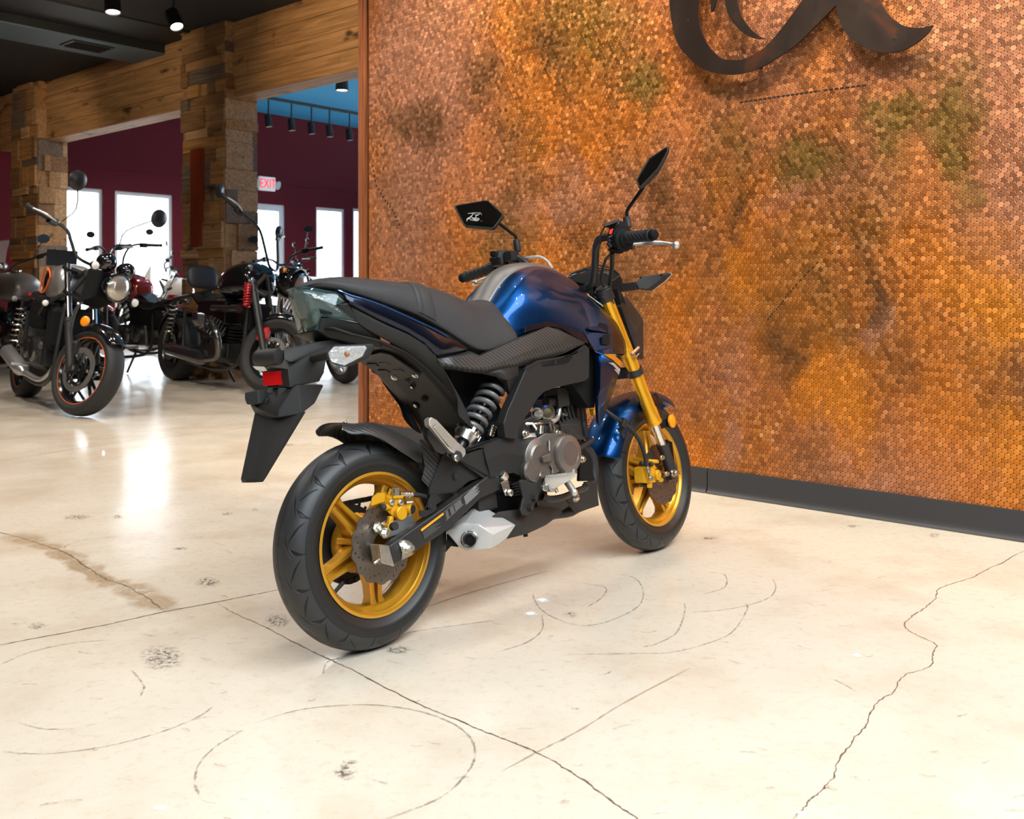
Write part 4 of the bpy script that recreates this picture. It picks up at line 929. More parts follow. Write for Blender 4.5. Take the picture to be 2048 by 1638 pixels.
f_plate('vent_plate', [(420, 800), (470, 795), (560, 775), (670, 800), (1000, 1030), (745, 1060), (650, 1035), (600, 1050), (340, 880)], .0005, .005, M_PLAS, inf)
for i, (x, y) in enumerate(((470, 905), (600, 890), (590, 975), (750, 965))): f_plate('vent_rib', [(x-60, y-18), (x+40, y-22), (x+85, y+10), (x-20, y+18)], .0045, .005, M_PLAS, inf, .002)
for i, (x, y) in enumerate(((710, 1048), (938, 1022))):
    p, n = on_f(x, y, .0055); bm = NB(); bolt(bm, p, n, .0065, .004, 12); obj('fender_bolt', bm, M_ZINC, inf)
for i, (x, y, r_) in enumerate(((898, 1165, .0085), (1028, 1300, .0095), (935, 1370, .0115))):
    p, n = on_f(x, y, .0015); bm = NB(); lathe(bm, [(r_, 0), (r_, .0012)], p-n*.001, n, 24); obj('recess_shade', bm, M_PLASD, inf)  # raised dark disc paints the shade of a drilled hole
    if i != 1: bm = NB(); lathe(bm, [(r_*.55, 0), (r_*.55, .002), (r_*.4, .003)], p, n, 18); obj('fastener', bm, M_ZINC, inf)
p, n = on_f(842, 1108, .0015); bm = NB(); lathe(bm, [(.007, 0), (.007, .0015), (.005, .002)], p-n*.001, n, 20); obj('fastener', bm, M_PLAS, inf)
bm = NB(); hull(bm, [V(.29, .06, .50), V(.33, .06, .47), V(.33, -.07, .43), V(.31, -.07, .50), V(.345, .05, .40), V(.345, -.06, .40), V(.31, -.08, .45)]); 
for i in range(5): tube(bm, [P('C', 985+14*i, 1500+24*i, -.075), P('C', 1075+10*i, 1495+26*i, -.085)], .0022, 6)
islands('regulator', bm, M_PLASD, BK)
# ---- seat
ST = [(-.120, .860, .014, .860, .022, .857, .020, .853), (-.108, .872, .038, .867, .052, .858, .048, .850), (-.075, .8795, .056, .874, .072, .852, .068, .843), (-.03, .881, .070, .872, .086, .837, .082, .826), (.07, .873, .084, .862, .098, .806, .094, .795),
      (.13, .867, .090, .852, .104, .786, .100, .776), (.19, .862, .094, .845, .112, .757, .108, .747), (.25, .852, .097, .830, .120, .722, .116, .712), (.30, .840, .099, .812, .124, .692, .120, .682), (.345, .826, .099, .792, .127, .677, .123, .668),
      (.39, .817, .096, .780, .127, .683, .124, .673), (.44, .823, .088, .786, .127, .696, .124, .688), (.478, .829, .070, .798, .126, .708, .123, .700)]
def seat_half(s):
    x, zt, y1, z1, y2, z2, y3, z3 = s; dx = .030*max(0, (x-.40)/.08)
    return [V(x, 0, zt), V(x, y1*.45, zt-.1*(zt-z1)), V(x, y1*.8, zt-.42*(zt-z1)), V(x+dx*.3, y1, z1), V(x+dx*.5, y1*.5+y2*.5+.006, z1*.55+z2*.45), V(x+dx, y2, z2+.006), V(x+dx, y2-.001, z2), V(x+dx, y3, z3), V(x+dx, 0, z3)]
bm = NB(); secs = []
for s in ST:
    h = seat_half(s); secs.append(h+[V(p.x, -p.y, p.z) for p in h[-2:0:-1]])
loft(bm, secs); seat = obj('seat', bm, M_SEAT, BK, 50, sub=2); seat['label'] = 'black stepped dual seat with a strap'
def seat_band(x, grow):
    for a, b in zip(ST, ST[1:]):
        if a[0] <= x <= b[0]:
            t = (x-a[0])/(b[0]-a[0]); s = [p+(q-p)*t for p, q in zip(a, b)]; h = seat_half(s)[:7]
            return [V(p.x, -(p.y+grow*(p.y > .02)), p.z+grow) for p in h[::-1]]+[V(p.x, p.y+grow*(p.y > .02), p.z+grow) for p in h[1:]]
bm = NB(); grid(bm, [seat_band(x, g) for x, g in ((.140, -.002), (.143, .0025), (.151, .004), (.159, .0025), (.163, .0035), (.178, .0035), (.192, .0025), (.197, -.002))])
obj('seat_strap', bm, M_SEAT, seat, 60, sub=2)
# ---- tail light (smoked wedge) and its grey underside
t1 = dict(a=('A', 150, 470, -.030), b=('A', 960, 620, -.074), c=('A', 1150, 780, -.080), d=('A', 885, 875, -.076), e=('A', 1380, 1260, -.088), f=('A', 560, 1105, -.046), h=('A', 205, 640, -.032), g=('A', 470, 1415, -.036))
T = {k_: P(*v_) for k_, v_ in t1.items()}; TM = {k_: V(p.x, -p.y, p.z) for k_, p in T.items()}
a0 = V(T['a'].x-.006, 0, T['a'].z); h0 = V(T['h'].x-.006, 0, T['h'].z-.01); g0 = V(T['g'].x-.004, 0, T['g'].z)
def wedge(bm, d=0):
    for S in (T, TM):
        q = {k_: bm.verts.new(p) for k_, p in S.items()}
        for tri in (('a', 'b', 'h'), ('b', 'c', 'd'), ('b', 'd', 'h'), ('d', 'f', 'h'), ('d', 'e', 'f')): bm.faces.new([q[x] for x in tri])
        bm.faces.new((q['h'], q['f'], q['g']))
        z_ = [bm.verts.new(p) for p in (a0, h0, g0)]
        bm.faces.new((q['a'], q['h'], z_[1], z_[0])); bm.faces.new((q['h'], q['g'], z_[2], z_[1]))
    bmesh.ops.remove_doubles(bm, verts=bm.verts, dist=1e-5); return bm
tl = obj('tail_light', wedge(NB()), M_SMOKE, BK, 15, solid=.003); tl['label'] = 'smoked wedge shaped tail light lens'
bm = wedge(NB()); bmesh.ops.recalc_face_normals(bm, faces=bm.faces); cen = V(-.05, 0, .81)
for v_ in bm.verts: v_.co = cen+(v_.co-cen)*.86
obj('inner_reflector', bm, M_LENSIN, tl, 15)
for nm_, pts in (('lamp_cell', ((360, 640), (880, 700), (1000, 760), (880, 840), (430, 720))), ('lamp_cell', ((640, 830), (860, 890), (1060, 1080), (880, 1000))), ):
    bm = NB(); prism(bm, [P('A', x, y, -.040-.040*((x-200)/1100)) for x, y in pts], (.002, .004, 0)); obj(nm_, bm, M_REFLECT, tl)
bm = NB(); prism(bm, [P('A', x, y, o1) for x, y, o1 in ((530, 930, -.048), (820, 1040, -.066), (800, 1090, -.066), (560, 1060, -.048))], (.001, .003, 0)); obj('dark_cell', bm, M_PLASD, tl)
bm = NB(); tube(bm, [T['a'], T['b'], T['c'], T['d'], T['e'], T['f'], T['g']], .0022, 6); tube(bm, [TM['a'], TM['b'], TM['c'], TM['d'], TM['e'], TM['f'], TM['g']], .0022, 6); tube(bm, [T['a'], a0, TM['a']], .002, 6); obj('lens_bezel', bm, M_SMOKE, tl)
bm = NB(); q = [('A', 575, 1150, -.044), ('A', 890, 1190, -.062), ('A', 1380, 1275, -.085), ('A', 870, 1530, -.050), ('A', 750, 1590, -.040), ('A', 490, 1440, -.034)]
hull(bm, [P(*x) for x in q]+[V(.05, -.07, .70), V(.03, -.08, .76)], True); obj('tail_underside', bm, M_PLAS, BK, 20, bevel=.002)
# ---- licence plate carrier
bm = NB()
hull(bm, Z('B', (500, 205, -.030), (700, 150, -.030), (860, 118, -.035), (1000, 100, -.035), (1000, 190, -.042), (800, 220, -.046), (560, 330, -.042), (500, 300, -.040))+Z('B', (480, 200, .030), (700, 150, .030), (860, 118, .035), (1000, 100, .035))+[V(.02, .035, .70), V(.02, -.035, .70)])
hull(bm, Z('B', (640, 340, -.048), (870, 420, -.055), (910, 440, -.055), (860, 530, -.055), (620, 560, -.050), (560, 590, -.045), (540, 400, -.045), (760, 250, -.05), (960, 170, -.045))+Z('B', (350, 380, .045), (330, 560, .045), (480, 220, .04), (700, 250, .05)))
lp_ = obj('license_plate_carrier', bm, M_PLAS, BK, 25, bevel=.004); lp_['label'] = 'matte black licence plate carrier hanging behind the wheel'
bm = NB()
hull(bm, Z('B', (640, 560, -.055), (915, 555, -.060), (820, 750, -.060), (680, 860, -.062), (440, 900, -.03), (450, 800, -.03), (600, 590, -.05))+Z('B', (150, 760, .065), (215, 880, .07), (260, 910, .055), (280, 800, .04), (330, 600, .04)))
obj('carrier_flare', bm, M_PLAS, lp_, 20, bevel=.003)
bm = NB(); tp_ = Z('B', (205, 840, .066), (690, 840, -.066)); bt_ = Z('B', (60, 1525, .036), (290, 1520, -.036)); bt2 = Z('B', (72, 1562, .034), (272, 1556, -.034))
loft(bm, [[tp_[0], tp_[0].lerp(tp_[1], .33)-V(.006, 0, 0), tp_[0].lerp(tp_[1], .72)-V(.006, 0, 0), tp_[1], tp_[1]+V(.012, .004, 0), tp_[0]+V(.012, -.004, 0)],
          [bt_[0], bt_[0].lerp(bt_[1], .3)-V(.004, 0, 0), bt_[0].lerp(bt_[1], .75)-V(.004, 0, 0), bt_[1], bt_[1]+V(.008, .003, 0), bt_[0]+V(.008, -.003, 0)],
          [bt2[0], bt2[0].lerp(bt2[1], .3)-V(.004, 0, 0), bt2[0].lerp(bt2[1], .75)-V(.004, 0, 0), bt2[1], bt2[1]+V(.006, .003, 0), bt2[0]+V(.006, -.003, 0)]])
obj('mud_flap', bm, M_PLAS, lp_, 15)
bm = NB(); c1, c2 = P('B', 225, 290, .022), P('B', 430, 275, -.030)
lathe(bm, [(.010, -.006), (.017, 0), (.019, .006), (.0195, .050), (.0185, .060), (.010, .062)], c1, c2-c1, 24); hull(bm, Z('B', (170, 260, .03), (300, 240, 0), (300, 330, 0), (190, 350, .03), (200, 395, .03), (330, 370, 0), (280, 430, .02)))
obj('plate_lamp_cowl', bm, M_PLAS, lp_, 40); bm = NB(); hull(bm, Z('B', (180, 370, .028), (300, 375, .0), (330, 415, 0), (280, 425, .02), (215, 405, .028))); obj('plate_lamp_lens', bm, M_WHITE, lp_)
bm = NB(); q = Z('B', (275, 430, .024), (515, 415, -.024), (515, 560, -.024), (285, 572, .024)); hull(bm, q+[p+V(.014, 0, 0) for p in q]); rf = obj('rear_reflector', bm, M_REDL, lp_, bevel=.002); rf['label'] = 'red rear reflector'
bm = NB(); q = Z('B', (282, 420, .024), (545, 405, -.028), (550, 572, -.028), (300, 590, .024)); hull(bm, [p+V(.008, 0, 0) for p in q]+[p+V(.024, 0, 0) for p in q]); obj('reflector_backing', bm, M_PLASD, lp_, bevel=.002)
for pts in (((95, 640, .052), (240, 615, .024), (270, 690, .024), (245, 760, .024), (115, 765, .052), (92, 700, .052)), ((430, 590, -.012), (600, 590, -.040), (605, 660, -.040), (560, 740, -.036), (415, 745, -.010))):
    bm = NB(); q = Z('B', *pts); hull(bm, q+[p+V(.022, 0, 0) for p in q]); obj('rubber_pad', bm, M_RUB, lp_, bevel=.003)
bm = NB(); q = Z('B', (255, 790, .024), (300, 640, .018), (430, 640, -.008), (420, 790, -.008)); hull(bm, [p+V(.010, 0, 0) for p in q]+[p+V(.016, 0, 0) for p in q]); bolt(bm, P('B', 310, 720, .014)+V(.004, 0, 0), (-1, 0, 0), .006, .004); obj('plate_bracket', bm, M_FRAME, lp_)
# ---- turn signals
def signal(pts_lens, pts_body, stem, parent_label, back=V(.012, 0, 0)):
    bm = NB(); hull(bm, pts_body+[p+back*1.4 for p in pts_body]); tube(bm, stem, .0105, 12)
    s = obj('turn_signal', bm, M_PLAS, BK, 30, bevel=.003); s['label'] = parent_label
    bm = NB(); c = sum(pts_lens, Vector())/len(pts_lens); prism(bm, pts_lens, -back*.35, .9); obj('signal_lens', bm, M_CLEAR, s, 30, bevel=.002)
    bm = NB(); prism(bm, [c+(p-c)*.95-back*.03 for p in pts_lens], -back*.10, 1); obj('signal_reflector', bm, M_REFLECT, s)
    bm = NB(); ball(bm, c-back*.14, .0065); obj('signal_bulb', bm, M_BULBO, s); return s
so = lambda L: PS('B', [(x, y, -.135-.030*(x-945)/410) for x, y in L])
lens = so([(945, 240), (1010, 168), (1335, 158), (1352, 185), (1308, 270), (1120, 366), (985, 328)])
body = so([(936, 238), (1005, 155), (1350, 142), (1380, 175), (1320, 285), (1120, 382), (975, 340)])
stem = [P('B', 800, 290, -.05), P('B', 900, 270, -.10), P('B', 985, 255, -.138)]
signal(lens, body, stem, 'clear rear turn signal on the near side')
mir_ = lambda L: [V(p.x, -p.y, p.z) for p in L]
signal(mir_(lens)[::-1], mir_(body), mir_(stem), 'clear rear turn signal on the far side')
# ---- fuel tank
TC = [[(.43, 0, .80), (.468, 0, .842), (.50, 0, .878), (.545, 0, .909), (.60, 0, .925), (.67, 0, .931), (.735, 0, .927), (.80, 0, .905), (.86, 0, .876)],
      [(.425, .045, .775), (.475, .045, .824), (.515, .045, .862), (.565, .045, .894), (.62, .045, .911), (.67, .045, .918), (.735, .045, .912), (.80, .045, .893), (.86, .045, .866)],
      [(.43, .070, .765), (.486, .090, .812), (.525, .096, .846), (.575, .087, .877), (.63, .079, .887), (.68, .077, .879), (.735, .078, .862), (.80, .078, .842), (.86, .074, .826)],
      [(.44, .095, .745), (.50, .113, .775), (.545, .122, .790), (.595, .127, .797), (.645, .129, .797), (.695, .128, .788), (.745, .125, .775), (.80, .118, .764), (.86, .102, .760)],
      [(.45, .108, .722), (.53, .119, .731), (.57, .122, .741), (.608, .127, .748), (.655, .130, .740), (.71, .132, .724), (.765, .135, .705), (.815, .135, .690), (.87, .118, .690)],
      [(.45, .104, .70), (.53, .114, .700), (.57, .117, .705), (.608, .121, .712), (.655, .124, .706), (.71, .126, .69), (.765, .130, .675), (.815, .130, .665), (.87, .112, .67)]]
TCS = [smooth_path(c_, 3) for c_ in TC]; TS = [[tuple(TCS[j][i]) for j in range(6)] for i in range(len(TCS[0]))]
def tank_half(s, j0, j1):
    p = [V(*q) for q in s]
    full = [p[0], p[0].lerp(p[1], .55)+V(0, 0, .004), p[1]+V(0, -.0004, 0), p[1].lerp(p[2], .5)+V(0, .003, .004), p[2], p[2].lerp(p[3], .25)+V(0, .003, .001), p[2].lerp(p[3], .62)+V(0, .0045, .001), p[3], p[3].lerp(p[4], .5)+V(0, .0015, 0), p[4], p[5]]
    return full[j0:j1]
bm = NB(); cols = None
rows = []
for s in TS:
    h = tank_half(s, 2, 11); rows.append(h)
R_ = grid(bm, rows); cl = bm.edges.layers.float.new('crease_edge')
def crease(col, w_):
    for a, b in zip(R_, R_[1:]):
        e = bm.edges.get((a[col], b[col]))
        if e: e[cl] = w_
crease(2, .8); crease(7, .85)
tank = obj('fuel_tank', bm, M_BLUE, BK, 60, sub=2, solid=.002, out=(0, 1, .6)); tank['label'] = 'glossy metallic blue tank side'
t2 = flip_copy(tank)
bm = NB(); rows = []
for s in TS:
    h = tank_half(s, 0, 3); h[-1] = h[-1]+V(0, .001, .001); h = [p+V(0, 0, .0035) for p in h[:-1]]+[h[-1], h[-1]-V(0, .002, .006)]; rows.append([V(p.x, -p.y, p.z) for p in h[::-1]][:-1]+h)
grid(bm, rows); o = obj('tank_cover', bm, M_GREYTANK, BK, 60, sub=1); o['label'] = 'satin grey centre cover of the tank'
# ---- side shrouds
L_ = Z('E', (128, 70, -.080), (215, 240, -.094), (300, 400, -.106), (400, 580, -.118), (480, 720, -.128), (560, 870, -.137), (665, 1052, -.146))
F_ = Z('E', (470, 165, -.084), (600, 335, -.096), (690, 405, -.103), (800, 500, -.112), (870, 610, -.120), (915, 760, -.130), (940, 1000, -.141))
L_, F_ = resample(smooth_path(L_, 6), 18), resample(smooth_path(F_, 6), 18)
bm = NB(); grid(bm, [[a.lerp(b, t_)+V(0, -.006*math.sin(math.pi*t_), 0) for a, b in zip(L_, F_)] for t_ in (0, .25, .5, .75, 1)]); shr = obj('tank_shroud', bm, M_BLUE, BK, 40, out=(.3, -1, 0)); shr['label'] = 'glossy blue side shroud beside the fork'; flip_copy(shr)
I_ = Z('E', (560, 150, -.055), (680, 290, -.062), (790, 400, -.066), (900, 520, -.072), (1050, 645, -.080), (1130, 830, -.088), (1165, 940, -.092), (1145, 1105, -.098))
F2 = Z('E', (470, 165, -.084), (600, 335, -.096), (690, 405, -.103), (800, 500, -.112), (870, 610, -.120), (915, 760, -.130), (940, 1000, -.141), (945, 1105, -.146))
F2, I_ = resample(smooth_path(F2, 6), 20), resample(smooth_path(I_, 6), 20)
bm = NB(); grid(bm, [[a.lerp(b, t_)+V(.004, -.004, 0)*math.sin(math.pi*t_) for a, b in zip(F2, I_)] for t_ in (0, .25, .5, .75, 1)]); o = obj('shroud_inner', bm, M_NAVY, BK, 35); flip_copy(o)
bm = NB(); grid(bm, [Z('E', (945, 1100, -.147), (1062, 1210, -.146)), Z('E', (1060, 1100, -.12), (1082, 1190, -.125)), Z('E', (1145, 1105, -.098), (1090, 1190, -.118))]); o = obj('shroud_chin', bm, M_NAVY, BK, 35, solid=.003, out=(.3, -1, 0)); flip_copy(o)
bm = NB(); tube(bm, Z('E', (128, 66, -.0815), (215, 236, -.0955), (300, 396, -.1075), (400, 576, -.1195), (480, 716, -.1295), (560, 866, -.1385), (668, 1050, -.148)), .0026, 6, smooth=3); obj('shroud_seam', bm, M_PLAS, BK)
bm = NB(); prism(bm, Z('E', (708, 690, -.1325), (745, 630, -.1290), (835, 655, -.1275), (865, 690, -.130), (872, 790, -.1375)), (0, .004, 0)); prism(bm, Z('E', (780, 850, -.1490), (820, 815, -.1450), (888, 805, -.1390), (888, 955, -.1470), (860, 970, -.149), (780, 955, -.1520)), (0, .004, 0)); obj('shroud_vent_shade', bm, M_PLASD, shr)  # dark plates laid over the shroud paint the shade of its openings
bm = NB(); hull(bm, Z('E', (560, 720, -.139), (610, 690, -.137), (705, 690, -.133), (870, 785, -.141), (600, 738, -.146), (870, 792, -.134), (700, 720, -.126))); obj('vent_blade', bm, M_BLUE, shr)
lv = [((672, 1098, -.142), (770, 1104, -.160), (945, 1100, -.153), (1064, 1208, -.149)), ((670, 1300, -.138), (757, 1300, -.156), (930, 1280, -.150), (1046, 1320, -.143)), ((668, 1638, -.130), (745, 1638, -.148), (880, 1540, -.142), (1000, 1480, -.137))]
rows = [Z('E', *r) for r in lv]+[Z('Z5', (406, 420, -.122), (434, 420, -.134), (500, 380, -.130), (560, 345, -.127)), Z('Z5', (418, 615, -.111), (438, 640, -.114), (448, 636, -.113), (458, 622, -.112))]
rows = [[a, b.lerp(a, .0), c, d] for a, b, c, d in rows]
bm = NB(); grid(bm, rows); bm2_label = 'dark blue spear shaped lower shroud with gold and silver stripes'
spr = obj('lower_shroud', bm, M_BLUE, BK, 18, solid=.004, out=(.3, -1, 0)); spr['label'] = bm2_label; flip_copy(spr)
bm = NB(); hull(bm, Z('E', (660, 1060, -.147), (795, 965, -.137), (905, 972, -.138), (940, 1000, -.142), (945, 1100, -.152), (772, 1106, -.161), (680, 1100, -.145))); o = obj('shroud_ledge', bm, M_BLUE, BK, 15, bevel=.002); flip_copy(o)
bm = NB(); prism(bm, Z('E', (797, 1106, -.1605), (945, 1103, -.1545), (1063, 1212, -.1505), (1052, 1300, -.147), (935, 1188, -.154)), (0, .0012, 0)); o = obj('gold_stripe', bm, M_GOLDA, spr); flip_copy(o)
bm = NB(); prism(bm, Z('E', (872, 1230, -.1568), (950, 1232, -.1530), (1046, 1330, -.1460), (1036, 1382, -.1450), (945, 1275, -.1525)), (0, .0012, 0)); prism(bm, Z('E', (960, 1330, -.1515), (985, 1332, -.150), (1034, 1390, -.1445), (1026, 1412, -.1440)), (0, .0012, 0)); obj('silver_stripe', bm, M_SILVER, spr)
a_, b_ = P('E', 515, 228, -.0765), P('E', 850, 480, -.0895); nrm_up = (P('E', 640, 260, -.060)-P('E', 640, 330, -.090))
text_mesh('shroud_lettering', 'Kawasaki', .0185, M_WHITE, basis(a_.lerp(b_, .36)+V(.004, -.006, .004), b_-a_, nrm_up) @ Matrix.Scale(1.05, 4), shr, .0006, .15)
# ---- front fork (steered parts are built straight and turned with the bars)
fa, fb_ = V(.935, -.093, .812), V(1.122, -.093, .408); fd = (fb_-fa).normalized(); fc_ = V(1.158, -.093, .300)
for s in (1, -1):
    f = lambda p: V(p.x, p.y*s, p.z)
    bm = NB(); A_, B_ = f(fa), f(fb_); d = (B_-A_).normalized(); Ln = (B_-A_).length
    lathe(bm, [(.0185, 0), (.0215, .0), (.0215, Ln-.055), (.0235, Ln-.05), (.0235, Ln-.008), (.0245, Ln-.008), (.0245, Ln), (.017, Ln)], A_, d, 32, closed=True); fk = obj('fork_leg', steer(bm), M_GOLDA, BK, 30); fk['label'] = 'gold anodised upside down fork leg'
    bm = NB(); cyl(bm, B_-d*.05, f(V(1.160, -.093, .312)), .0150, None, 28); obj('stanchion', steer(bm), M_CHROM, fk)
    bm = NB(); C_ = f(V(1.150, -.093, .338)); E_ = f(V(1.186, -.093, .2425)); lathe(bm, [(.0165, 0), (.0205, 0), (.0205, .01), (.0185, .014), (.0185, .07), (.020, .085), (.0205, .108), (.010, .120)], C_, E_-C_, 28, closed=True); 
    hull(bm, [f(V(1.162, -.083, .31)), f(V(1.185, -.083, .27)), f(V(1.195, -.083, .225)), f(V(1.165, -.083, .222)), f(V(1.162, -.103, .31)), f(V(1.185, -.103, .27)), f(V(1.195, -.103, .225)), f(V(1.165, -.103, .222))]); obj('axle_holder', steer(bm), M_FRAME, fk, 40)
bm = NB(); cyl(bm, (1.175, -.103, .2425), (1.175, .11, .2425), .010); lathe(bm, [(.0145, 0), (.0145, .004), (.011, .004), (.0105, .014), (.006, .014), (.006, .024)], (1.175, -.103, .2425), (0, -1, 0), 20); obj('front_axle', steer(bm), M_ZINC, BK)
bm = NB(); hull(bm, [V(.945, -.118, .79), V(.945, .118, .79), V(.925, -.118, .825), V(.925, .118, .825), V(.90, -.05, .81), V(.90, .05, .81), V(.97, -.07, .79), V(.97, .07, .79), V(.96, -.07, .82), V(.96, .07, .82), V(.90, -.10, .815), V(.90, .10, .815)])
for s in (1, -1): lathe(bm, [(.022, -.02), (.0275, -.02), (.0275, .020), (.022, .020)], V(.930, -.093*s, .823), -fd, 28, closed=True); lathe(bm, [(.017, .0), (.022, .0), (.021, .008), (.012, .010)], V(.930, -.093*s, .823)-fd*.018, -fd, 24)
tcl = obj('upper_clamp', steer(bm), M_FRAME, BK, 30, bevel=.003)
bm = NB(); t_ = .50; pc_ = fa.lerp(fb_, t_+.08)
for s in (1, -1):
    c = V(pc_.x, pc_.y*s, pc_.z); lathe(bm, [(.0215, -.011), (.0268, -.011), (.0268, .011), (.0215, .011)], c, fd, 28, closed=True)
box(bm, (pc_.x-.01, 0, pc_.z), (.04, .16, .02), (0, math.radians(25), 0)); obj('lower_clamp', steer(bm), M_FRAME, BK, 30)
bm = NB(); cyl(bm, P('E', 1215, 1110, -.125), P('E', 1315, 1005, -.125), .0055); cyl(bm, P('E', 1270, 1150, -.12), P('E', 1320, 1100, -.12), .003); islands('clamp_bolt', bm, M_ZINC, tcl)
# ---- front fender
def arc(r, deg, y): a = math.radians(deg); return V(1.175+r*math.cos(a), y, .2425+r*math.sin(a))
bm = NB(); rows = []
for deg, wd, r0 in ((45, .026, .297), (49, .042, .292), (56, .054, .286), (66, .062, .279), (78, .066, .275), (92, .068, .274), (108, .068, .279), (124, .068, .285), (142, .068, .290), (156, .067, .292), (163, .063, .292)):
    dd = 0
    rows.append([arc(r0-dr, deg+sk, y*wd) for y, dr, sk in ((-1.06, .050 if deg > 120 else .040, 0), (-1, .026, 0), (-.72, .005, -.5), (-.35, 0, -1.2), (0, -.0015, -1.6), (.35, 0, -1.2), (.72, .005, -.5), (1, .022, 0), (1.06, .050 if deg > 120 else .040, 0))])
grid(bm, rows); ff = obj('front_fender', steer(bm), M_BLUE, BK, 50, solid=.0025, sub=2, out=(0, 0, 1)); ff['label'] = 'glossy blue front fender over the tire'
bm = NB()
for s in (1, -1):
    q = [V(p.x, p.y*s, p.z) for p in [arc(.258, 110, -.069), arc(.262, 86, -.069), arc(.225, 80, -.074), arc(.205, 86, -.076), arc(.215, 98, -.074)]]
    prism(bm, q, (0, .004*s, 0))
obj('fender_stay', steer(bm), M_NAVY, ff, bevel=.001)
bm = NB(); q = Z('Z5', (940, 740, -.106), (985, 760, -.108), (1000, 900, -.106), (995, 945, -.104), (975, 940, -.104), (950, 830, -.104)); prism(bm, q, (0, .006, 0)); obj('fender_bracket', bm, M_NAVY, ff)
bm = NB(); c = P('Z5', 978, 605, -.105); lathe(bm, [(.0, -.001), (.0215, -.001), (.0215, .005), (.019, .007), (0, .0075)], c, (0.12, -1, .05), 36); lathe(bm, [(.0, 0), (.0, 0)], c, (0, -1, 0), 3) if False else None
rfl = obj('side_reflector', bm, M_AMBER, ff, 40); rfl['label'] = 'round amber side reflector'
bm = NB(); lathe(bm, [(0, -.006), (.0225, -.006), (.0225, -.001), (0, -.001)], c, (0.12, -1, .05), 30); prism(bm, [c+V(0, .004, .015), c+V(0, .004, -.015), c+V(-.05, .012, -.02), c+V(-.05, .012, .0)], (0, .004, 0)); obj('reflector_holder', bm, M_PLASD, ff)
# ---- front caliper and hose
bm = NB(); Q_ = lambda *p: PS('Q', p)
hull(bm, Q_((270, 600, -.055), (300, 580, -.055), (420, 580, -.055), (430, 760, -.055), (290, 770, -.055), (275, 730, -.055), (360, 600, -.082), (470, 600, -.092), (520, 620, -.092), (520, 760, -.092), (400, 770, -.085)))
lathe(bm, [(.0170, 0), (.0170, .011), (.0145, .013)], P('Q', 515, 680, -.088), (0.15, -1, 0), 28); cyl(bm, P('Q', 430, 520, -.085), P('Q', 545, 525, -.098), .0060); hull(bm, Q_((440, 495, -.08), (460, 490, -.09), (500, 560, -.09), (540, 610, -.09), (470, 620, -.085), (430, 560, -.08)))
hull(bm, Q_((415, 770, -.08), (480, 760, -.09), (480, 825, -.09), (420, 825, -.08), (430, 780, -.07))); cyl(bm, P('Q', 540, 730, -.088), P('Q', 600, 735, -.095), .0075)
fcal = obj('front_brake_caliper', bm, M_CALI, BK, 30, bevel=.0015); fcal['label'] = 'gold front brake caliper'
bm = NB(); cyl(bm, P('Q', 420, 570, -.098), P('Q', 440, 650, -.100), .0055)
for i in range(3): lathe(bm, [(.0075, -.002), (.0075, .002)], P('Q', 428+4*i, 600+14*i, -.099), P('Q', 440, 650, -.1)-P('Q', 420, 570, -.098), 12)
cyl(bm, P('Q', 440, 640, -.100), P('Q', 444, 700, -.100), .0032); lathe(bm, [(.0085, 0), (.0085, .008), (.006, .008), (.006, .010)], P('Q', 450, 714, -.096), (-.3, -1, 0), 14)
for x, y in ((578, 482), (632, 665)): lathe(bm, [(.0085, 0), (.0085, .004), (.0062, .004), (.0062, .010)], P('Q', x, y, -.112), (0, -1, 0), 14)
islands('caliper_fittings', bm, M_ZINC, fcal, 30)
bm = NB(); cyl(bm, P('Q', 590, 735, -.093), P('Q', 625, 738, -.10), .0085); ball(bm, P('Q', 465, 555, -.092), .008); ball(bm, P('Q', 360, 550, -.06), .009); hull(bm, Q_((330, 770, -.06), (410, 775, -.06), (410, 815, -.06), (335, 810, -.06), (335, 780, -.075), (410, 800, -.075))); islands('rubber_caps', bm, M_RUB, fcal)
bm = NB(); tube(bm, [P('Q', 415, 572, -.098), P('Q', 385, 430, -.103), P('Q', 330, 290, -.106), P('Q', 240, 160, -.105), P('Q', 120, 70, -.10), P('Q', 20, 0, -.095), P('Z5', 460, 500, -.07), P('Z5', 430, 440, -.04)], .0062, 10, smooth=5)
hb = obj('front_brake_hose', bm, M_RUB, BK); bm = NB(); box(bm, P('Q', 150, 95, -.103), (.022, .018, .03), (0, .6, 0)); prism(bm, Q_((85, 150, -.095), (130, 135, -.095), (180, 230, -.098), (160, 270, -.098), (120, 200, -.096)), (0, .006, 0)); obj('hose_clip', bm, M_PLAS, hb, bevel=.002)
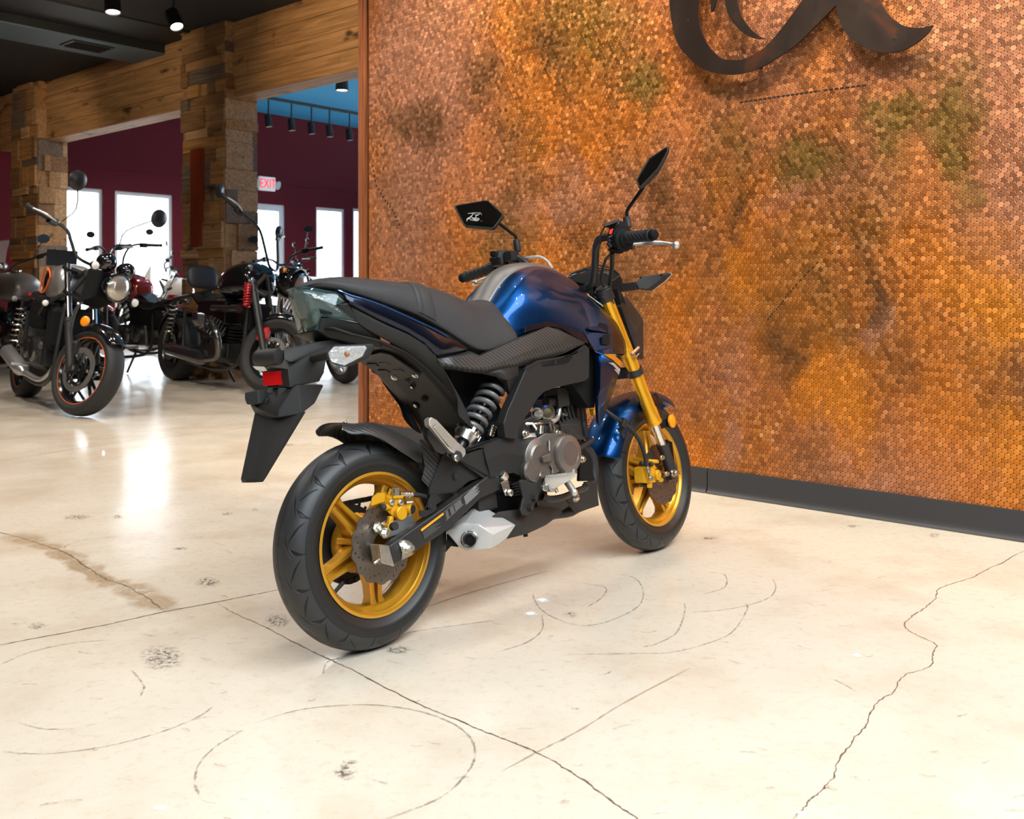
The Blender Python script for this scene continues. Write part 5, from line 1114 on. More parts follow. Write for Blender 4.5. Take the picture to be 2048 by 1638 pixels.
# ---- handlebar
hp = [V(.882, 0, .846), V(.882, -.045, .847), V(.880, -.082, .856), V(.868, -.108, .888), V(.856, -.130, .946), V(.850, -.142, .968), V(.842, -.162, .982), V(.836, -.195, .980), V(.834, -.235, .970), V(.803, -.362, .952)]
hb_pts = [V(p.x, -p.y, p.z) for p in hp[:0:-1]]+hp
bm = NB(); tube(bm, smooth_path(hb_pts, 6), .0115, 14); box(bm, (.882, .05, .835), (.045, .04, .045)); box(bm, (.882, -.05, .835), (.045, .04, .045)); hbar = obj('handlebar', steer(bm), M_FRAME, BK, 40); hbar['label'] = 'black tubular handlebar'
for s, y0, y1 in ((-1, .247, .362), (1, .247, .362)):
    a = hp[8].lerp(hp[9], (y0-.235)/.127); b = hp[8].lerp(hp[9], (y1-.235)/.127); a = V(a.x, a.y*-s if s > 0 else a.y, a.z); b = V(b.x, -b.y if s > 0 else b.y, b.z)
    ax = (b-a); Ln = ax.length; bm = NB()
    prof = [(.0120, 0), (.0200, 0), (.0200, .006), (.0168, .008), (.0168, .026)]
    for i in range(1, 6):
        h = .026+(Ln-.040)*i/5; prof += [(.0168, h-.004), (.0160, h-.002), (.0160, h-.0005), (.0172, h)]
    prof += [(.0190, Ln-.008), (.0190, Ln-.002), (.0120, Ln)]
    lathe(bm, prof, a, ax, 28)
    for i in range(10): an = 2*math.pi*i/10; u_ = ax.normalized(); e1 = u_.orthogonal().normalized(); e2 = u_.cross(e1); e = e1*math.cos(an)+e2*math.sin(an); tube(bm, [a+u_*.009+e*.0166, a+u_*.024+e*.0166], .0018, 5)
    for i in range(5):
        for j in range(4):
            an = 2*math.pi*j/4+.4; u_ = ax.normalized(); e1 = u_.orthogonal().normalized(); e2 = u_.cross(e1); h0_ = .028+(Ln-.044)*i/5
            tube(bm, [a+u_*(h0_+.014*t)+(e1*math.cos(an+.9*t)+e2*math.sin(an+.9*t))*.0170 for t in (0, .5, 1)], .0014, 5)
    g = obj('grip', steer(bm), M_RUB, BK, 30); g['label'] = 'ribbed black rubber grip'
    bm = NB(); lathe(bm, [(.012, 0), (.0150, .001), (.0150, .014), (.011, .019), (.005, .020)], b-ax.normalized()*.001, ax, 24); obj('bar_end', steer(bm), M_PLASD, g)
# right control cluster: throttle housing, switch box, master cylinder, lever, mirror stalk
RB = lambda k_, pts: PS(k_, pts)
bm = NB(); c = P('F', 345, 1025, -.248); ax = P('F', 600, 985, -.36)-c
lathe(bm, [(.018, -.012), (.031, -.010), (.034, -.002), (.034, .004), (.030, .008), (.024, .010), (.024, .016), (.020, .017)], c, ax, 36)
hull(bm, RB('F', [(180, 960, -.205), (200, 890, -.205), (290, 830, -.215), (360, 830, -.235), (430, 940, -.238), (440, 1010, -.238), (400, 1100, -.238), (330, 1160, -.235), (230, 1150, -.21), (175, 1080, -.205)])+RB('F', [(240, 950, -.235), (300, 860, -.245), (390, 900, -.25), (390, 1080, -.25), (310, 1130, -.247), (250, 1080, -.235)]))
sb = obj('throttle_housing', bm, M_PLASD, BK, 30, bevel=.002)
bm = NB(); hull(bm, RB('F', [(140, 890, -.20), (150, 850, -.20), (270, 815, -.215), (305, 820, -.22), (280, 900, -.215), (200, 905, -.205)])+RB('F', [(140, 890, -.225), (160, 850, -.225), (280, 815, -.235), (310, 830, -.24)])); obj('switch_top', bm, M_PLAS, sb, 30, bevel=.003)
bm = NB(); tube(bm, RB('F', [(300, 825, -.235), (265, 900, -.232), (235, 970, -.228), (185, 1000, -.222)]), .0042, 8, smooth=3); obj('switch_rim', bm, M_PLAS, sb)
bm = NB(); q = RB('F', [(210, 920, -.2315), (242, 905, -.2345), (228, 962, -.232), (200, 968, -.229)]); prism(bm, q, (-.006, -.002, 0)); obj('kill_switch', bm, M_REDP, sb, bevel=.001)['label'] = 'red stop switch'
bm = NB(); 
for x, y in ((195, 1030), (190, 1065), (205, 1085)): box(bm, P('F', x, y, -.226), (.010, .008, .008)); 
obj('starter_buttons', bm, M_FRAME, sb, bevel=.001)
bm = NB(); hull(bm, RB('F', [(180, 1120, -.20), (260, 1110, -.20), (340, 1160, -.215), (300, 1165, -.215), (210, 1155, -.20)])+RB('F', [(190, 1110, -.225), (330, 1150, -.235)])); obj('housing_base', bm, M_PLASD, sb)
bm = NB(); lathe(bm, [(.009, 0), (.0115, .002), (.0115, .03), (.009, .034)], P('F', 392, 900, -.232), P('F', 372, 790, -.228)-P('F', 392, 900, -.232), 18); obj('mirror_socket', bm, M_PLAS, sb)
bm = NB(); tube(bm, [P('F', 430, 1070, -.245), P('F', 560, 1062, -.28), P('F', 640, 1052, -.31), P('F', 760, 1055, -.345), P('F', 870, 1072, -.378)], [.006, .0075, .0085, .0075, .0065], 12, smooth=4, flat=.75); ball(bm, P('F', 880, 1075, -.382), .0115); lv_ = obj('brake_lever', bm, M_ALU, BK, 40); lv_['label'] = 'silver front brake lever'
bm = NB(); cyl(bm, P('F', 435, 1070, -.245), P('F', 440, 1120, -.245), .007); obj('lever_pivot', bm, M_FRAME, lv_)
bm = NB(); tube(bm, RB('F', [(225, 1160, -.205), (165, 1220, -.19), (130, 1330, -.16), (115, 1420, -.13), (140, 1500, -.11)]), .0042, 8, smooth=5); tube(bm, RB('F', [(228, 1160, -.21), (225, 1300, -.17), (200, 1480, -.10), (190, 1560, -.08)]), .0065, 8, smooth=5); tube(bm, RB('F', [(150, 890, -.205), (110, 960, -.195), (100, 1060, -.18)]), .0024, 6, smooth=5); islands('control_cables', bm, M_RUB, BK)
# left control cluster
GB = lambda *p: PS('G', p)
bm = NB(); hull(bm, GB((690, 960, .235), (740, 920, .230), (800, 890, .205), (870, 890, .195), (940, 950, .19), (950, 1060, .19), (890, 1110, .195), (780, 1120, .205), (700, 1150, .235), (680, 1060, .24))+[p+V(.035, 0, 0) for p in GB((720, 960, .235), (860, 900, .195), (940, 960, .19), (900, 1100, .195), (720, 1140, .235))])
ls = obj('left_switch_housing', bm, M_PLAS, BK, 30, bevel=.003); ls.name = 'switch_housing'
bm = NB(); box(bm, P('G', 735, 950, .228)+V(-.006, 0, 0), (.012, .018, .016)); box(bm, P('G', 720, 1040, .225)+V(-.004, 0, 0), (.012, .016, .014)); box(bm, P('G', 790, 1060, .205)+V(-.004, 0, 0), (.012, .022, .022)); obj('switch_buttons', bm, M_PLASD, ls, bevel=.002)
bm = NB(); lathe(bm, [(.014, -.012), (.022, -.010), (.022, .010), (.014, .012)], P('G', 1020, 1010, .175), (0, 1, 0), 24, closed=True); box(bm, P('G', 1010, 990, .175)+V(-.01, 0, 0), (.03, .03, .03)); lathe(bm, [(.009, 0), (.0112, .002), (.0112, .038), (.009, .042)], P('G', 1085, 925, .168), P('G', 1060, 735, .168)-P('G', 1085, 925, .168), 18); obj('clutch_perch', bm, M_PLAS, ls, 40)
bm = NB(); tube(bm, [V(.87, .20, .972), V(.905, .25, .965), V(.885, .31, .950), V(.862, .365, .937)], [.006, .008, .0075, .006], 12, smooth=4, flat=.75); ball(bm, (.860, .370, .936), .0115); o = obj('clutch_lever', steer(bm), M_ALU, BK, 40); o['label'] = 'silver clutch lever'
bm = NB(); tube(bm, GB((1180, 1020, .15), (1310, 1000, .12), (1400, 992, .10), (1500, 1040, .08), (1570, 1120, .06), (1620, 1210, .05)), .0048, 8, smooth=6); cc = obj('clutch_cable', bm, M_SILVER, BK); bm = NB(); tube(bm, GB((1590, 1170, .055), (1620, 1220, .05), (1660, 1290, .04)), .0065, 8); obj('cable_boot', bm, M_RUB, cc)
# ---- mirrors
def mirror(stalk, outline, nrm, glass_label):
    bm = NB(); tube(bm, stalk, .0052, 10, smooth=3); mi = obj('mirror', bm, M_PLASD, BK, 40)
    nrm = Vector(nrm).normalized(); c = sum(outline, Vector())/len(outline)
    bm = NB(); a = outline; b = [c+(p-c)*1.0+nrm*-.010 for p in outline]; e = [c+(p-c)*.55-nrm*.026 for p in outline]; inn = [c+(p-c)*.93+nrm*.0005 for p in outline]; inn2 = [c+(p-c)*.93-nrm*.003 for p in outline]
    loft(bm, [inn2, inn, a, b, e]); obj('mirror_shell', bm, M_PLAS, mi, 35, bevel=.0015)
    bm = NB(); prism(bm, [c+(p-c)*.925-nrm*.002 for p in outline], -nrm*.0008); g = obj('mirror_glass', bm, M_GLASSM, mi); g['label'] = glass_label; return mi, c, nrm
ML = GB(*[(x, y, .215+.17*(862-x)/732+.050*(572-y)/420-.012) for x, y in ((130, 245), (150, 225), (590, 150), (645, 155), (860, 350), (862, 390), (735, 560), (700, 572), (300, 535), (265, 505))])
n_ = (ML[0]-ML[4]).cross(ML[7]-ML[4]).normalized(); n_ = n_ if n_.x < 0 else -n_
mi, c, n_ = mirror(GB((1062, 745, .168), (1050, 690, .168), (1000, 650, .185), (900, 570, .215), (790, 490, .245)), ML, n_, 'mirror glass with a white smudge')
bm = NB()
for pts in (((340, 350), (420, 345), (530, 340)), ((430, 345), (380, 400), (330, 430), (325, 465)), ((530, 345), (545, 370)), ((440, 370), (480, 375), (520, 350)), ((390, 400), (430, 420), (480, 420), (510, 425)), ((370, 445), (430, 450), (480, 455), (510, 430)), ((400, 420), (440, 440), (490, 440)), ((470, 380), (450, 410)), ((330, 440), (360, 425), (390, 430))):
    q = []
    for x, y in pts:
        o_ = ZM['G']; d = BMX.transposed() @ Vector(((o_[0]+x/o_[2]-1024)/F_PX, 1, -(o_[1]+y/o_[2]-HZ)/F_PX)); q.append(BCAM+d*((c-n_*.0012-BCAM).dot(n_)/d.dot(n_)))
    tube(bm, q, [.0006, .0016, .0007], 6, smooth=3)
obj('smudge', bm, M_WHITE, mi)['label'] = 'white scribbled smudge on the glass'
MR = RB('F', [(785, 68, -.395), (822, 82, -.397), (818, 110, -.395), (690, 300, -.350), (680, 330, -.346), (515, 492, -.300), (492, 488, -.298), (472, 410, -.298), (478, 385, -.299), (600, 185, -.348)])
MR = RB('F', [(x, y, -.315-.105*(x-474)/326+.040*(486-y)/420) for x, y in ((780, 68), (800, 66), (800, 100), (695, 290), (675, 310), (515, 480), (495, 486), (474, 410), (482, 385), (600, 188))])
n2 = V(-.78, -.55, -.28)
cM = sum(MR, Vector())/len(MR); nn = Vector((0, 0, 0))
for i in range(len(MR)): nn += (MR[i]-cM).cross(MR[(i+1) % len(MR)]-cM)
nn.normalize(); nn = nn if nn.dot(BCAM-cM) > 0 else -nn
mirror(RB('F', [(378, 790, -.228), (380, 730, -.230), (400, 690, -.238), (470, 590, -.262), (545, 485, -.30)]), MR, nn, 'dark mirror glass seen edge on')
# ---- meter, headlight
bm = NB(); hull(bm, PS('Z2', [(880, 975, .045), (905, 945, .05), (1060, 890, .035), (1195, 915, -.04), (1235, 945, -.055), (1190, 990, -.055), (1165, 1050, -.05), (960, 1040, .03)])+[p+V(.05, 0, -.03) for p in PS('Z2', [(905, 945, .05), (1060, 890, .035), (1195, 915, -.04), (1200, 1000, -.05), (960, 1030, .03)])])
mt = obj('meter', bm, M_PLASD, BK, 25, bevel=.003); bm = NB(); q = PS('Z2', [(905, 985, .045), (930, 955, .045), (1055, 905, .030), (1185, 930, -.040), (1150, 1030, -.04), (960, 1025, .03)]); q = [p+V(-.004, 0, .003) for p in q]; prism(bm, q, V(.003, 0, -.002)); obj('meter_glass', bm, M_BLK, mt)
bm = NB(); q = PS('Z2', [(915, 990, .044), (950, 955, .04), (1050, 920, .025), (1100, 930, 0), (1010, 1000, .02)]); 
tube(bm, [p+V(-.016, 0, .009) for p in q[:4]], .0022, 6, smooth=4); tube(bm, [p+V(-.016, 0, .009) for p in PS('Z2', [(960, 1010, .03), (1000, 965, .025), (1040, 950, .02)])], .0018, 6, smooth=3); tube(bm, [p+V(-.016, 0, .009) for p in PS('Z2', [(925, 1000, .04), (945, 975, .038), (985, 960, .03)])], .0018, 6, smooth=3); obj('meter_ring', bm, M_CHROM, mt)
bm = NB(); q = PS('Z2', [(1085, 880, -.01), (1195, 908, -.045), (1245, 950, -.058), (1195, 992, -.056)]); tube(bm, q, .0028, 6); obj('meter_visor', bm, M_FRAME, mt)
bm = NB(); hull(bm, Z('E', (1140, 240, -.060), (1070, 300, -.075), (1060, 400, -.10), (1270, 790, -.105), (1270, 1000, -.10), (1395, 1180, -.055), (1260, 1130, -.085), (1390, 590, -.062), (1330, 500, -.06)), True)
hl = obj('headlight_cowl', bm, M_PLAS, BK, 12, bevel=.002); hl['label'] = 'angular dark headlight cowl'
bm = NB(); hull(bm, [V(1.17, .05, .75), V(1.17, -.05, .75), V(1.175, .045, .66), V(1.175, -.045, .66), V(1.11, .06, .74), V(1.11, -.06, .74), V(1.12, -.05, .64), V(1.12, .05, .64)]); obj('headlight_lens', bm, M_CLEAR, hl)
bm = NB(); hull(bm, Z('E', (1000, 130, -.07), (1080, 210, -.08), (1060, 400, -.09), (1260, 790, -.09), (1260, 960, -.09), (1190, 930, -.07), (1040, 560, -.06), (960, 330, -.05)), True); obj('headlight_bracket', bm, M_PLASD, BK, 20)
# ---- front turn signals (the back of the near one shows)
def fsignal(m):
    S = lambda L: [V(p.x, p.y*m, p.z) for p in L]
    back = S(RB('F', [(465, 1465, -.170), (500, 1410, -.176), (560, 1385, -.185), (775, 1352, -.222), (805, 1370, -.227), (740, 1440, -.216), (620, 1530, -.196), (590, 1545, -.191), (490, 1535, -.173)]))
    fr = [p+V(.022, 0, 0) for p in back]; c = sum(fr, Vector())/len(fr); bm = NB(); hull(bm, [c+(p-c)*.86-V(.030, 0, 0) for p in fr]+fr); s = obj('front_turn_signal', bm, M_PLAS, BK, 25, bevel=.003)
    bm = NB(); hull(bm, fr+[c+(p-c)*.8+V(.014, 0, 0) for p in fr]); obj('signal_lens', bm, M_CLEAR, s, 25)
    bm = NB(); hull(bm, S(RB('F', [(325, 1470, -.125), (400, 1455, -.14), (470, 1455, -.17), (480, 1530, -.172), (400, 1545, -.14), (330, 1550, -.125)]))+[p+V(.02, 0, 0) for p in S(RB('F', [(325, 1470, -.125), (470, 1455, -.17), (480, 1530, -.172), (330, 1550, -.125)]))]); obj('signal_stalk', bm, M_PLAS, s, 25, bevel=.002)
    bm = NB()
    for x, y, o_ in ((535, 1412, -.181), (742, 1385, -.217)): p = S([P('F', x, y, o_)])[0]; cyl(bm, p+V(-.010, 0, 0), p+V(.006, 0, 0), .0028)
    islands('signal_screws', bm, M_PLASD, s); return s
fsignal(1)['label'] = 'black backed front turn signal on the near side'; fsignal(-1)
# ---- engine
bm = NB(); H_ = lambda *p: PS('H', p)
hull(bm, [V(.42, .10, .30), V(.42, -.09, .30), V(.66, .09, .29), V(.66, -.09, .29), V(.68, .09, .42), V(.68, -.085, .42), V(.55, .09, .49), V(.55, -.085, .49), V(.45, .10, .47), V(.45, -.085, .47)])
eng = obj('engine', bm, M_ENGD, BK, 20, bevel=.006); eng['label'] = 'bronze grey single cylinder engine'
cc1 = P('H', 600, 915, -.162); r1 = (P('H', 640, 720, -.162)-P('H', 560, 1130, -.162)).length/2
bm = NB(); lathe(bm, [(r1*.98, -.085), (r1*1.02, -.020), (r1, -.008), (r1*.93, 0), (r1*.62, .004), (r1*.60, .0025), (0, .003)], cc1, (0, -1, 0), 56)
obj('clutch_cover', bm, M_ENG, eng, 30)
cc2 = P('H', 262, 965, -.135); r2 = (P('H', 262, 740, -.135)-P('H', 262, 1190, -.135)).length/2
bm = NB(); lathe(bm, [(r2*1.05, -.06), (r2*1.06, -.016), (r2, 0), (r2*.72, .006), (r2*.70, .010), (0, .012)], cc2, (0, -1, 0), 56)
hull(bm, H_((250, 740, -.135), (330, 690, -.145), (500, 700, -.150), (560, 730, -.150), (480, 1110, -.150), (420, 1140, -.148), (250, 1190, -.135), (240, 900, -.135))+H_((250, 740, -.085), (330, 690, -.085), (560, 730, -.085), (480, 1110, -.085), (250, 1190, -.085)))
obj('crankcase_cover', bm, M_ENG, eng, 30, bevel=.003)
bm = NB(); hull(bm, H_((285, 1000, -.150), (280, 950, -.150), (330, 915, -.150), (400, 905, -.150), (410, 980, -.150), (395, 1010, -.150), (310, 1020, -.150))+H_((310, 945, -.160), (390, 920, -.160), (395, 985, -.160), (315, 1005, -.160))); tube(bm, H_((372, 770, -.150), (375, 890, -.155)), .0035, 6); tube(bm, H_((385, 1040, -.150), (410, 1080, -.15), (405, 1130, -.15)), .0035, 6); obj('cover_boss', bm, M_ENG, eng, 25, bevel=.002)
c3 = P('H', 190, 1100, -.140); bm = NB(); lathe(bm, [(.031, -.02), (.033, 0), (.029, .006), (.026, .004), (0, .005)], c3, (0, -1, 0), 36); obj('sprocket_cover', bm, M_ENG, eng, 30)
bm = NB(); hull(bm, H_((100, 690, -.10), (220, 680, -.11), (240, 740, -.12), (140, 880, -.12), (60, 800, -.10))+H_((100, 690, -.07), (220, 680, -.07), (60, 800, -.07))); obj('upper_case', bm, M_ENG, eng, 25, bevel=.003)
bm = NB()
for i in range(9):
    a = math.radians(20+i*40); p = cc1+V(.008, .055, 0)+V(math.cos(a), 0, math.sin(a))*(r1*1.08); cyl(bm, p, p+V(0, -.012, 0), .0045, None, 10)
bolt(bm, P('H', 728, 975, -.13), (0, -1, 0), .0075, .01, 12); bolt(bm, P('H', 458, 685, -.14), (0, -1, 0), .006, .012, 12); bolt(bm, P('H', 100, 695, -.115), (0, -1, 0), .0075, .012, 12); islands('engine_bolts', bm, M_ZINC, eng)
# horizontal finned cylinder
bm = NB(); a, b = V(.63, 0, .415), V(.80, 0, .452); axn = (b-a).normalized()
for i in range(7): c = a.lerp(b, .12+.12*i); box(bm, c, (.006, .125-.004*abs(i-3), .135-.006*abs(i-2)), frame_to(axn) @ Matrix.Rotation(math.pi/2, 3, 'Y'))
cyl(bm, a, b, .05, .046); hull(bm, [b+V(-.01, y, z) for y in (-.05, .05) for z in (-.05, .055)]+[b+V(.045, y, z) for y in (-.04, .04) for z in (-.035, .04)]); hull(bm, H_((430, 560, -.05), (520, 530, -.05), (740, 520, -.05), (790, 560, -.04), (800, 760, -.045), (680, 760, -.06), (450, 690, -.055), (440, 620, -.06), (560, 590, -.07), (690, 600, -.07), (700, 700, -.07)))
for i in range(6): prism(bm, H_((745, 545+28*i, -.055), (815, 540+30*i, -.04), (815, 548+30*i, -.04), (745, 556+28*i, -.055)), (0, .08, 0))
obj('cylinder', bm, M_ENGD, eng, 25, bevel=.002)
# carburettor side: bodies, gold disc, pipes, levers, hoses
bm = NB(); cyl(bm, P('H', 380, 290, -.02), P('H', 620, 255, -.02), .023); cyl(bm, P('H', 590, 255, -.03), P('H', 605, 255, -.05), .02); box(bm, P('H', 460, 300, -.05), (.05, .05, .055)); cyl(bm, P('H', 330, 350, -.05), P('H', 420, 345, -.05), .016); carb = obj('carburettor', bm, M_ENGD, BK, 30, bevel=.002)
bm = NB(); lathe(bm, [(.0, 0), (.022, 0), (.024, .003), (.021, .005), (.014, .002), (.006, .004), (0, .004)], P('H', 350, 470, -.060), (-.5, -.8, .1), 30); obj('air_disc', bm, mat('brassy_zinc', (.085, .066, .038), .5, .8), carb, 30)
bm = NB(); tube(bm, H_((478, 355, -.055), (482, 430, -.06), (465, 510, -.065), (430, 550, -.07), (380, 565, -.07)), .0075, 10, smooth=5); hull(bm, H_((490, 470, -.04), (570, 455, -.04), (580, 500, -.04), (500, 520, -.04), (490, 480, -.065), (570, 500, -.065))); obj('breather_pipe', bm, M_ALU, carb, 40)
bm = NB(); bolt(bm, P('H', 240, 475, -.07), (-.7, -.7, 0), .012, .016, 12); cyl(bm, P('H', 215, 475, -.075), P('H', 285, 472, -.06), .0065); tube(bm, H_((105, 590, -.08), (185, 590, -.09), (230, 650, -.10), (290, 655, -.11)), .006, 8); cyl(bm, P('H', 275, 700, -.115), P('H', 280, 610, -.115), .009); tube(bm, H_((200, 600, -.09), (270, 585, -.09), (350, 568, -.085)), .004, 6); tube(bm, H_((150, 560, -.08), (178, 505, -.07)), .003, 6)
for x in (370, 405): tube(bm, H_((x, 560, -.085), (x+22, 640, -.10), (x+25, 665, -.105)), .004, 6)
tube(bm, H_((425, 630, -.09), (480, 690, -.11)), .0025, 6); cyl(bm, P('H', 600, 245, -.05), P('H', 625, 260, -.055), .012); cyl(bm, P('H', 640, 440, -.02), P('H', 555, 445, -.03), .006); islands('linkage', bm, M_ZINC, carb, 30)
bm = NB(); prism(bm, H_((538, 250, -.058), (592, 250, -.058), (598, 292, -.058), (545, 300, -.058)), (0, .002, 0)); obj('paper_tag', bm, M_WHITE, carb); bm = NB(); box(bm, P('H', 322, 398, -.06), (.012, .008, .006)); obj('blue_clip', bm, mat('blue_clip', (.02, .15, .7), .4), carb)
bm = NB(); tube(bm, H_((600, 170, -.04), (680, 270, -.055), (715, 370, -.06), (735, 480, -.06), (748, 580, -.06), (770, 710, -.06)), .0052, 8, smooth=5); cyl(bm, P('H', 740, 560, -.06), P('H', 760, 640, -.06), .0095); cyl(bm, P('H', 760, 640, -.06), P('H', 775, 715, -.06), .0075); tube(bm, H_((570, 330, -.03), (680, 380, -.04), (850, 400, -.03)), .004, 8, smooth=4); tube(bm, H_((700, 330, -.03), (850, 300, -.02)), .006, 8); tube(bm, H_((250, 585, -.085), (310, 570, -.085), (345, 560, -.083)), .0075, 8); islands('ignition_lead', bm, M_RUB, carb, 40)
bm = NB(); cyl(bm, P('H', 690, 860, -.05), P('H', 850, 760, -.05), .008); obj('engine_mount', bm, M_FRAME, BK)
# gold label plate seen between engine and shroud
bm = NB(); prism(bm, H_((808, 425, .06), (860, 420, .06), (855, 500, .06), (825, 500, .06)), (0, .006, 0)); obj('far_fork_bracket', bm, M_GOLDA, BK)
# ---- rear brake linkage, foot pegs
bm = NB(); cyl(bm, P('Z4', 620, 1050, -.12), P('Z4', 648, 1080, -.12), .013); hull(bm, Z('Z4', (620, 1110, -.115), (668, 1085, -.115), (690, 1170, -.115), (690, 1200, -.115), (650, 1200, -.115), (630, 1150, -.115), (620, 1110, -.13), (668, 1085, -.13), (690, 1190, -.13), (650, 1200, -.13))); lathe(bm, [(.0095, 0), (.0095, .006), (.006, .008)], P('Z4', 680, 1180, -.132), (0, -1, 0), 14); cyl(bm, P('Z4', 645, 1070, -.12), P('Z4', 650, 1100, -.12), .006); ms = obj('rear_brake_linkage', bm, M_ZINC, BK, 30, bevel=.001)
bm = NB(); cyl(bm, P('Z4', 560, 735, -.07), P('Z4', 545, 800, -.075), .009); 
for i in range(4): lathe(bm, [(.0115, -.002), (.0115, .002)], P('Z4', 563-5*i, 735+18*i, -.072), P('Z4', 545, 800, -.075)-P('Z4', 563, 735, -.07), 12)
obj('hose_fitting', bm, M_ZINC, ms); bm = NB(); tube(bm, Z('Z4', (562, 735, -.07), (580, 715, -.065), (610, 720, -.06)), .010, 8, smooth=3); obj('hose_boot', bm, M_RUB, ms)
bm = NB(); 
for i in range(5): lathe(bm, [(.010, -.003), (.014, 0), (.010, .003)], P('Z4', 715+4*i, 1115+18*i, -.10), (.2, 0, -1), 14)
for i in range(5): lathe(bm, [(.009, -.003), (.013, 0), (.009, .003)], P('Z4', 745+3*i, 1125+16*i, -.08), (.2, 0, -1), 14)
islands('rubber_bellows', bm, M_RUB, BK, 50)
bm = NB(); prism(bm, H_((52, 1215, -.150), (85, 1195, -.150), (130, 1205, -.150), (180, 1235, -.150), (230, 1225, -.150), (270, 1155, -.150), (290, 1160, -.150), (290, 1310, -.150), (262, 1370, -.150), (180, 1560, -.150), (130, 1592, -.150), (80, 1580, -.150), (62, 1530, -.150), (95, 1400, -.150)), (0, .008, 0)); fp = obj('footpeg_plate', bm, M_FRAME, BK, 30, bevel=.002)
bm = NB(); lathe(bm, [(.0105, 0), (.0105, .004), (.008, .004), (.008, .010)], P('H', 205, 1398, -.150), (0, -1, 0), 6); lathe(bm, [(.0105, 0), (.0105, .004), (.008, .004), (.008, .010)], P('H', 158, 1500, -.150), (0, -1, 0), 6); islands('plate_bolts', bm, M_FRAME, fp, 30)
bm = NB(); hull(bm, H_((320, 1180, -.165), (370, 1165, -.175), (600, 1140, -.225), (650, 1120, -.238), (662, 1160, -.238), (590, 1195, -.225), (420, 1250, -.185), (330, 1260, -.165))+[p+V(0, 0, -.008) for p in H_((340, 1200, -.165), (600, 1170, -.225), (420, 1270, -.18))]+[p+V(.008, 0, .002) for p in H_((330, 1180, -.165), (600, 1140, -.225))]); hull(bm, H_((620, 1130, -.232), (650, 1118, -.238), (664, 1160, -.238), (640, 1165, -.234))+[p+V(0, 0, .010) for p in H_((630, 1130, -.234), (655, 1118, -.238))]); lathe(bm, [(.016, -.012), (.016, .012)], P('H', 380, 1265, -.165), (0, -1, 0), 18)
hull(bm, H_((320, 1200, -.16), (420, 1230, -.17), (420, 1300, -.168), (330, 1310, -.158), (310, 1280, -.158))+H_((330, 1200, -.148), (420, 1300, -.15)))
for i in range(11): p = H_((350+24*i, 1172-3*i, -.172-.0045*i),)[0]; box(bm, p+V(.010, 0, .002), (.03, .003, .005))
pg = obj('footpeg', bm, M_ALU, BK, 30, bevel=.0015); pg['label'] = 'silver rider footpeg with ridged top'
bm = NB(); lathe(bm, [(.009, 0), (.009, .01), (.007, .012)], P('H', 310, 1285, -.162), (-.3, -1, 0), 14); cyl(bm, P('H', 430, 1270, -.14), P('H', 460, 1330, -.14), .005); bolt(bm, P('H', 660, 1390, -.11), (0, -1, 0), .0095, .008, 12); obj('peg_pin', bm, M_ZINC, pg)
bm = NB(); tube(bm, H_((300, 1380, -.13), (380, 1410, -.135), (520, 1390, -.14), (680, 1320, -.14), (760, 1290, -.14), (770, 1250, -.14)), .0095, 8, smooth=5); bp_ = obj('brake_pedal', bm, M_BLK, BK, 40); bm = NB(); cyl(bm, P('H', 555, 1205, -.145), P('H', 645, 1335, -.19), .0095); ball(bm, P('H', 645, 1335, -.19), .0098); obj('pedal_tip', bm, M_ALU, bp_)
bm = NB(); hull(bm, Z('Z4', (330, 905, -.135), (385, 940, -.135), (300, 950, -.135), (250, 920, -.13), (320, 980, -.13))+Z('Z4', (330, 905, -.118), (300, 980, -.118))); cyl(bm, P('Z4', 320, 930, -.13), P('Z4', 320, 930, -.15), .014); ph = obj('passenger_peg_bracket', bm, M_FRAME, BK, 30, bevel=.002)
pp = [P('Z4', *q) for q in ((130, 680, -.165), (150, 662, -.165), (185, 680, -.165), (325, 830, -.150), (380, 880, -.145), (385, 915, -.145), (360, 945, -.143), (335, 940, -.143), (275, 895, -.148), (135, 720, -.163))]
bm = NB(); prism(bm, pp, (0, .020, 0)); pg2 = obj('passenger_footpeg', bm, M_ALU, BK, 30, bevel=.003); pg2['label'] = 'silver folded passenger footpeg'
bm = NB(); prism(bm, Z('Z4', (155, 735, -.1645), (180, 712, -.1645), (210, 720, -.163), (300, 830, -.155), (295, 870, -.155), (270, 870, -.156)), (0, -.002, 0)); obj('peg_pad', bm, mat('peg_pad_worn', (.36, .33, .28), .45, .5), pg2, bevel=.001)
bm = NB(); prism(bm, Z('Z4', (126, 700, -.150), (140, 725, -.150), (270, 890, -.140), (230, 920, -.135), (180, 900, -.14), (120, 800, -.148)), (0, .016, 0)); obj('peg_side', bm, M_BLK, pg2, bevel=.002); bm = NB(); lathe(bm, [(.0085, 0), (.0085, .004), (.006, .006)], P('Z4', 312, 942, -.15), (0, -1, 0), 12); obj('peg_bolt', bm, M_ZINC, ph)
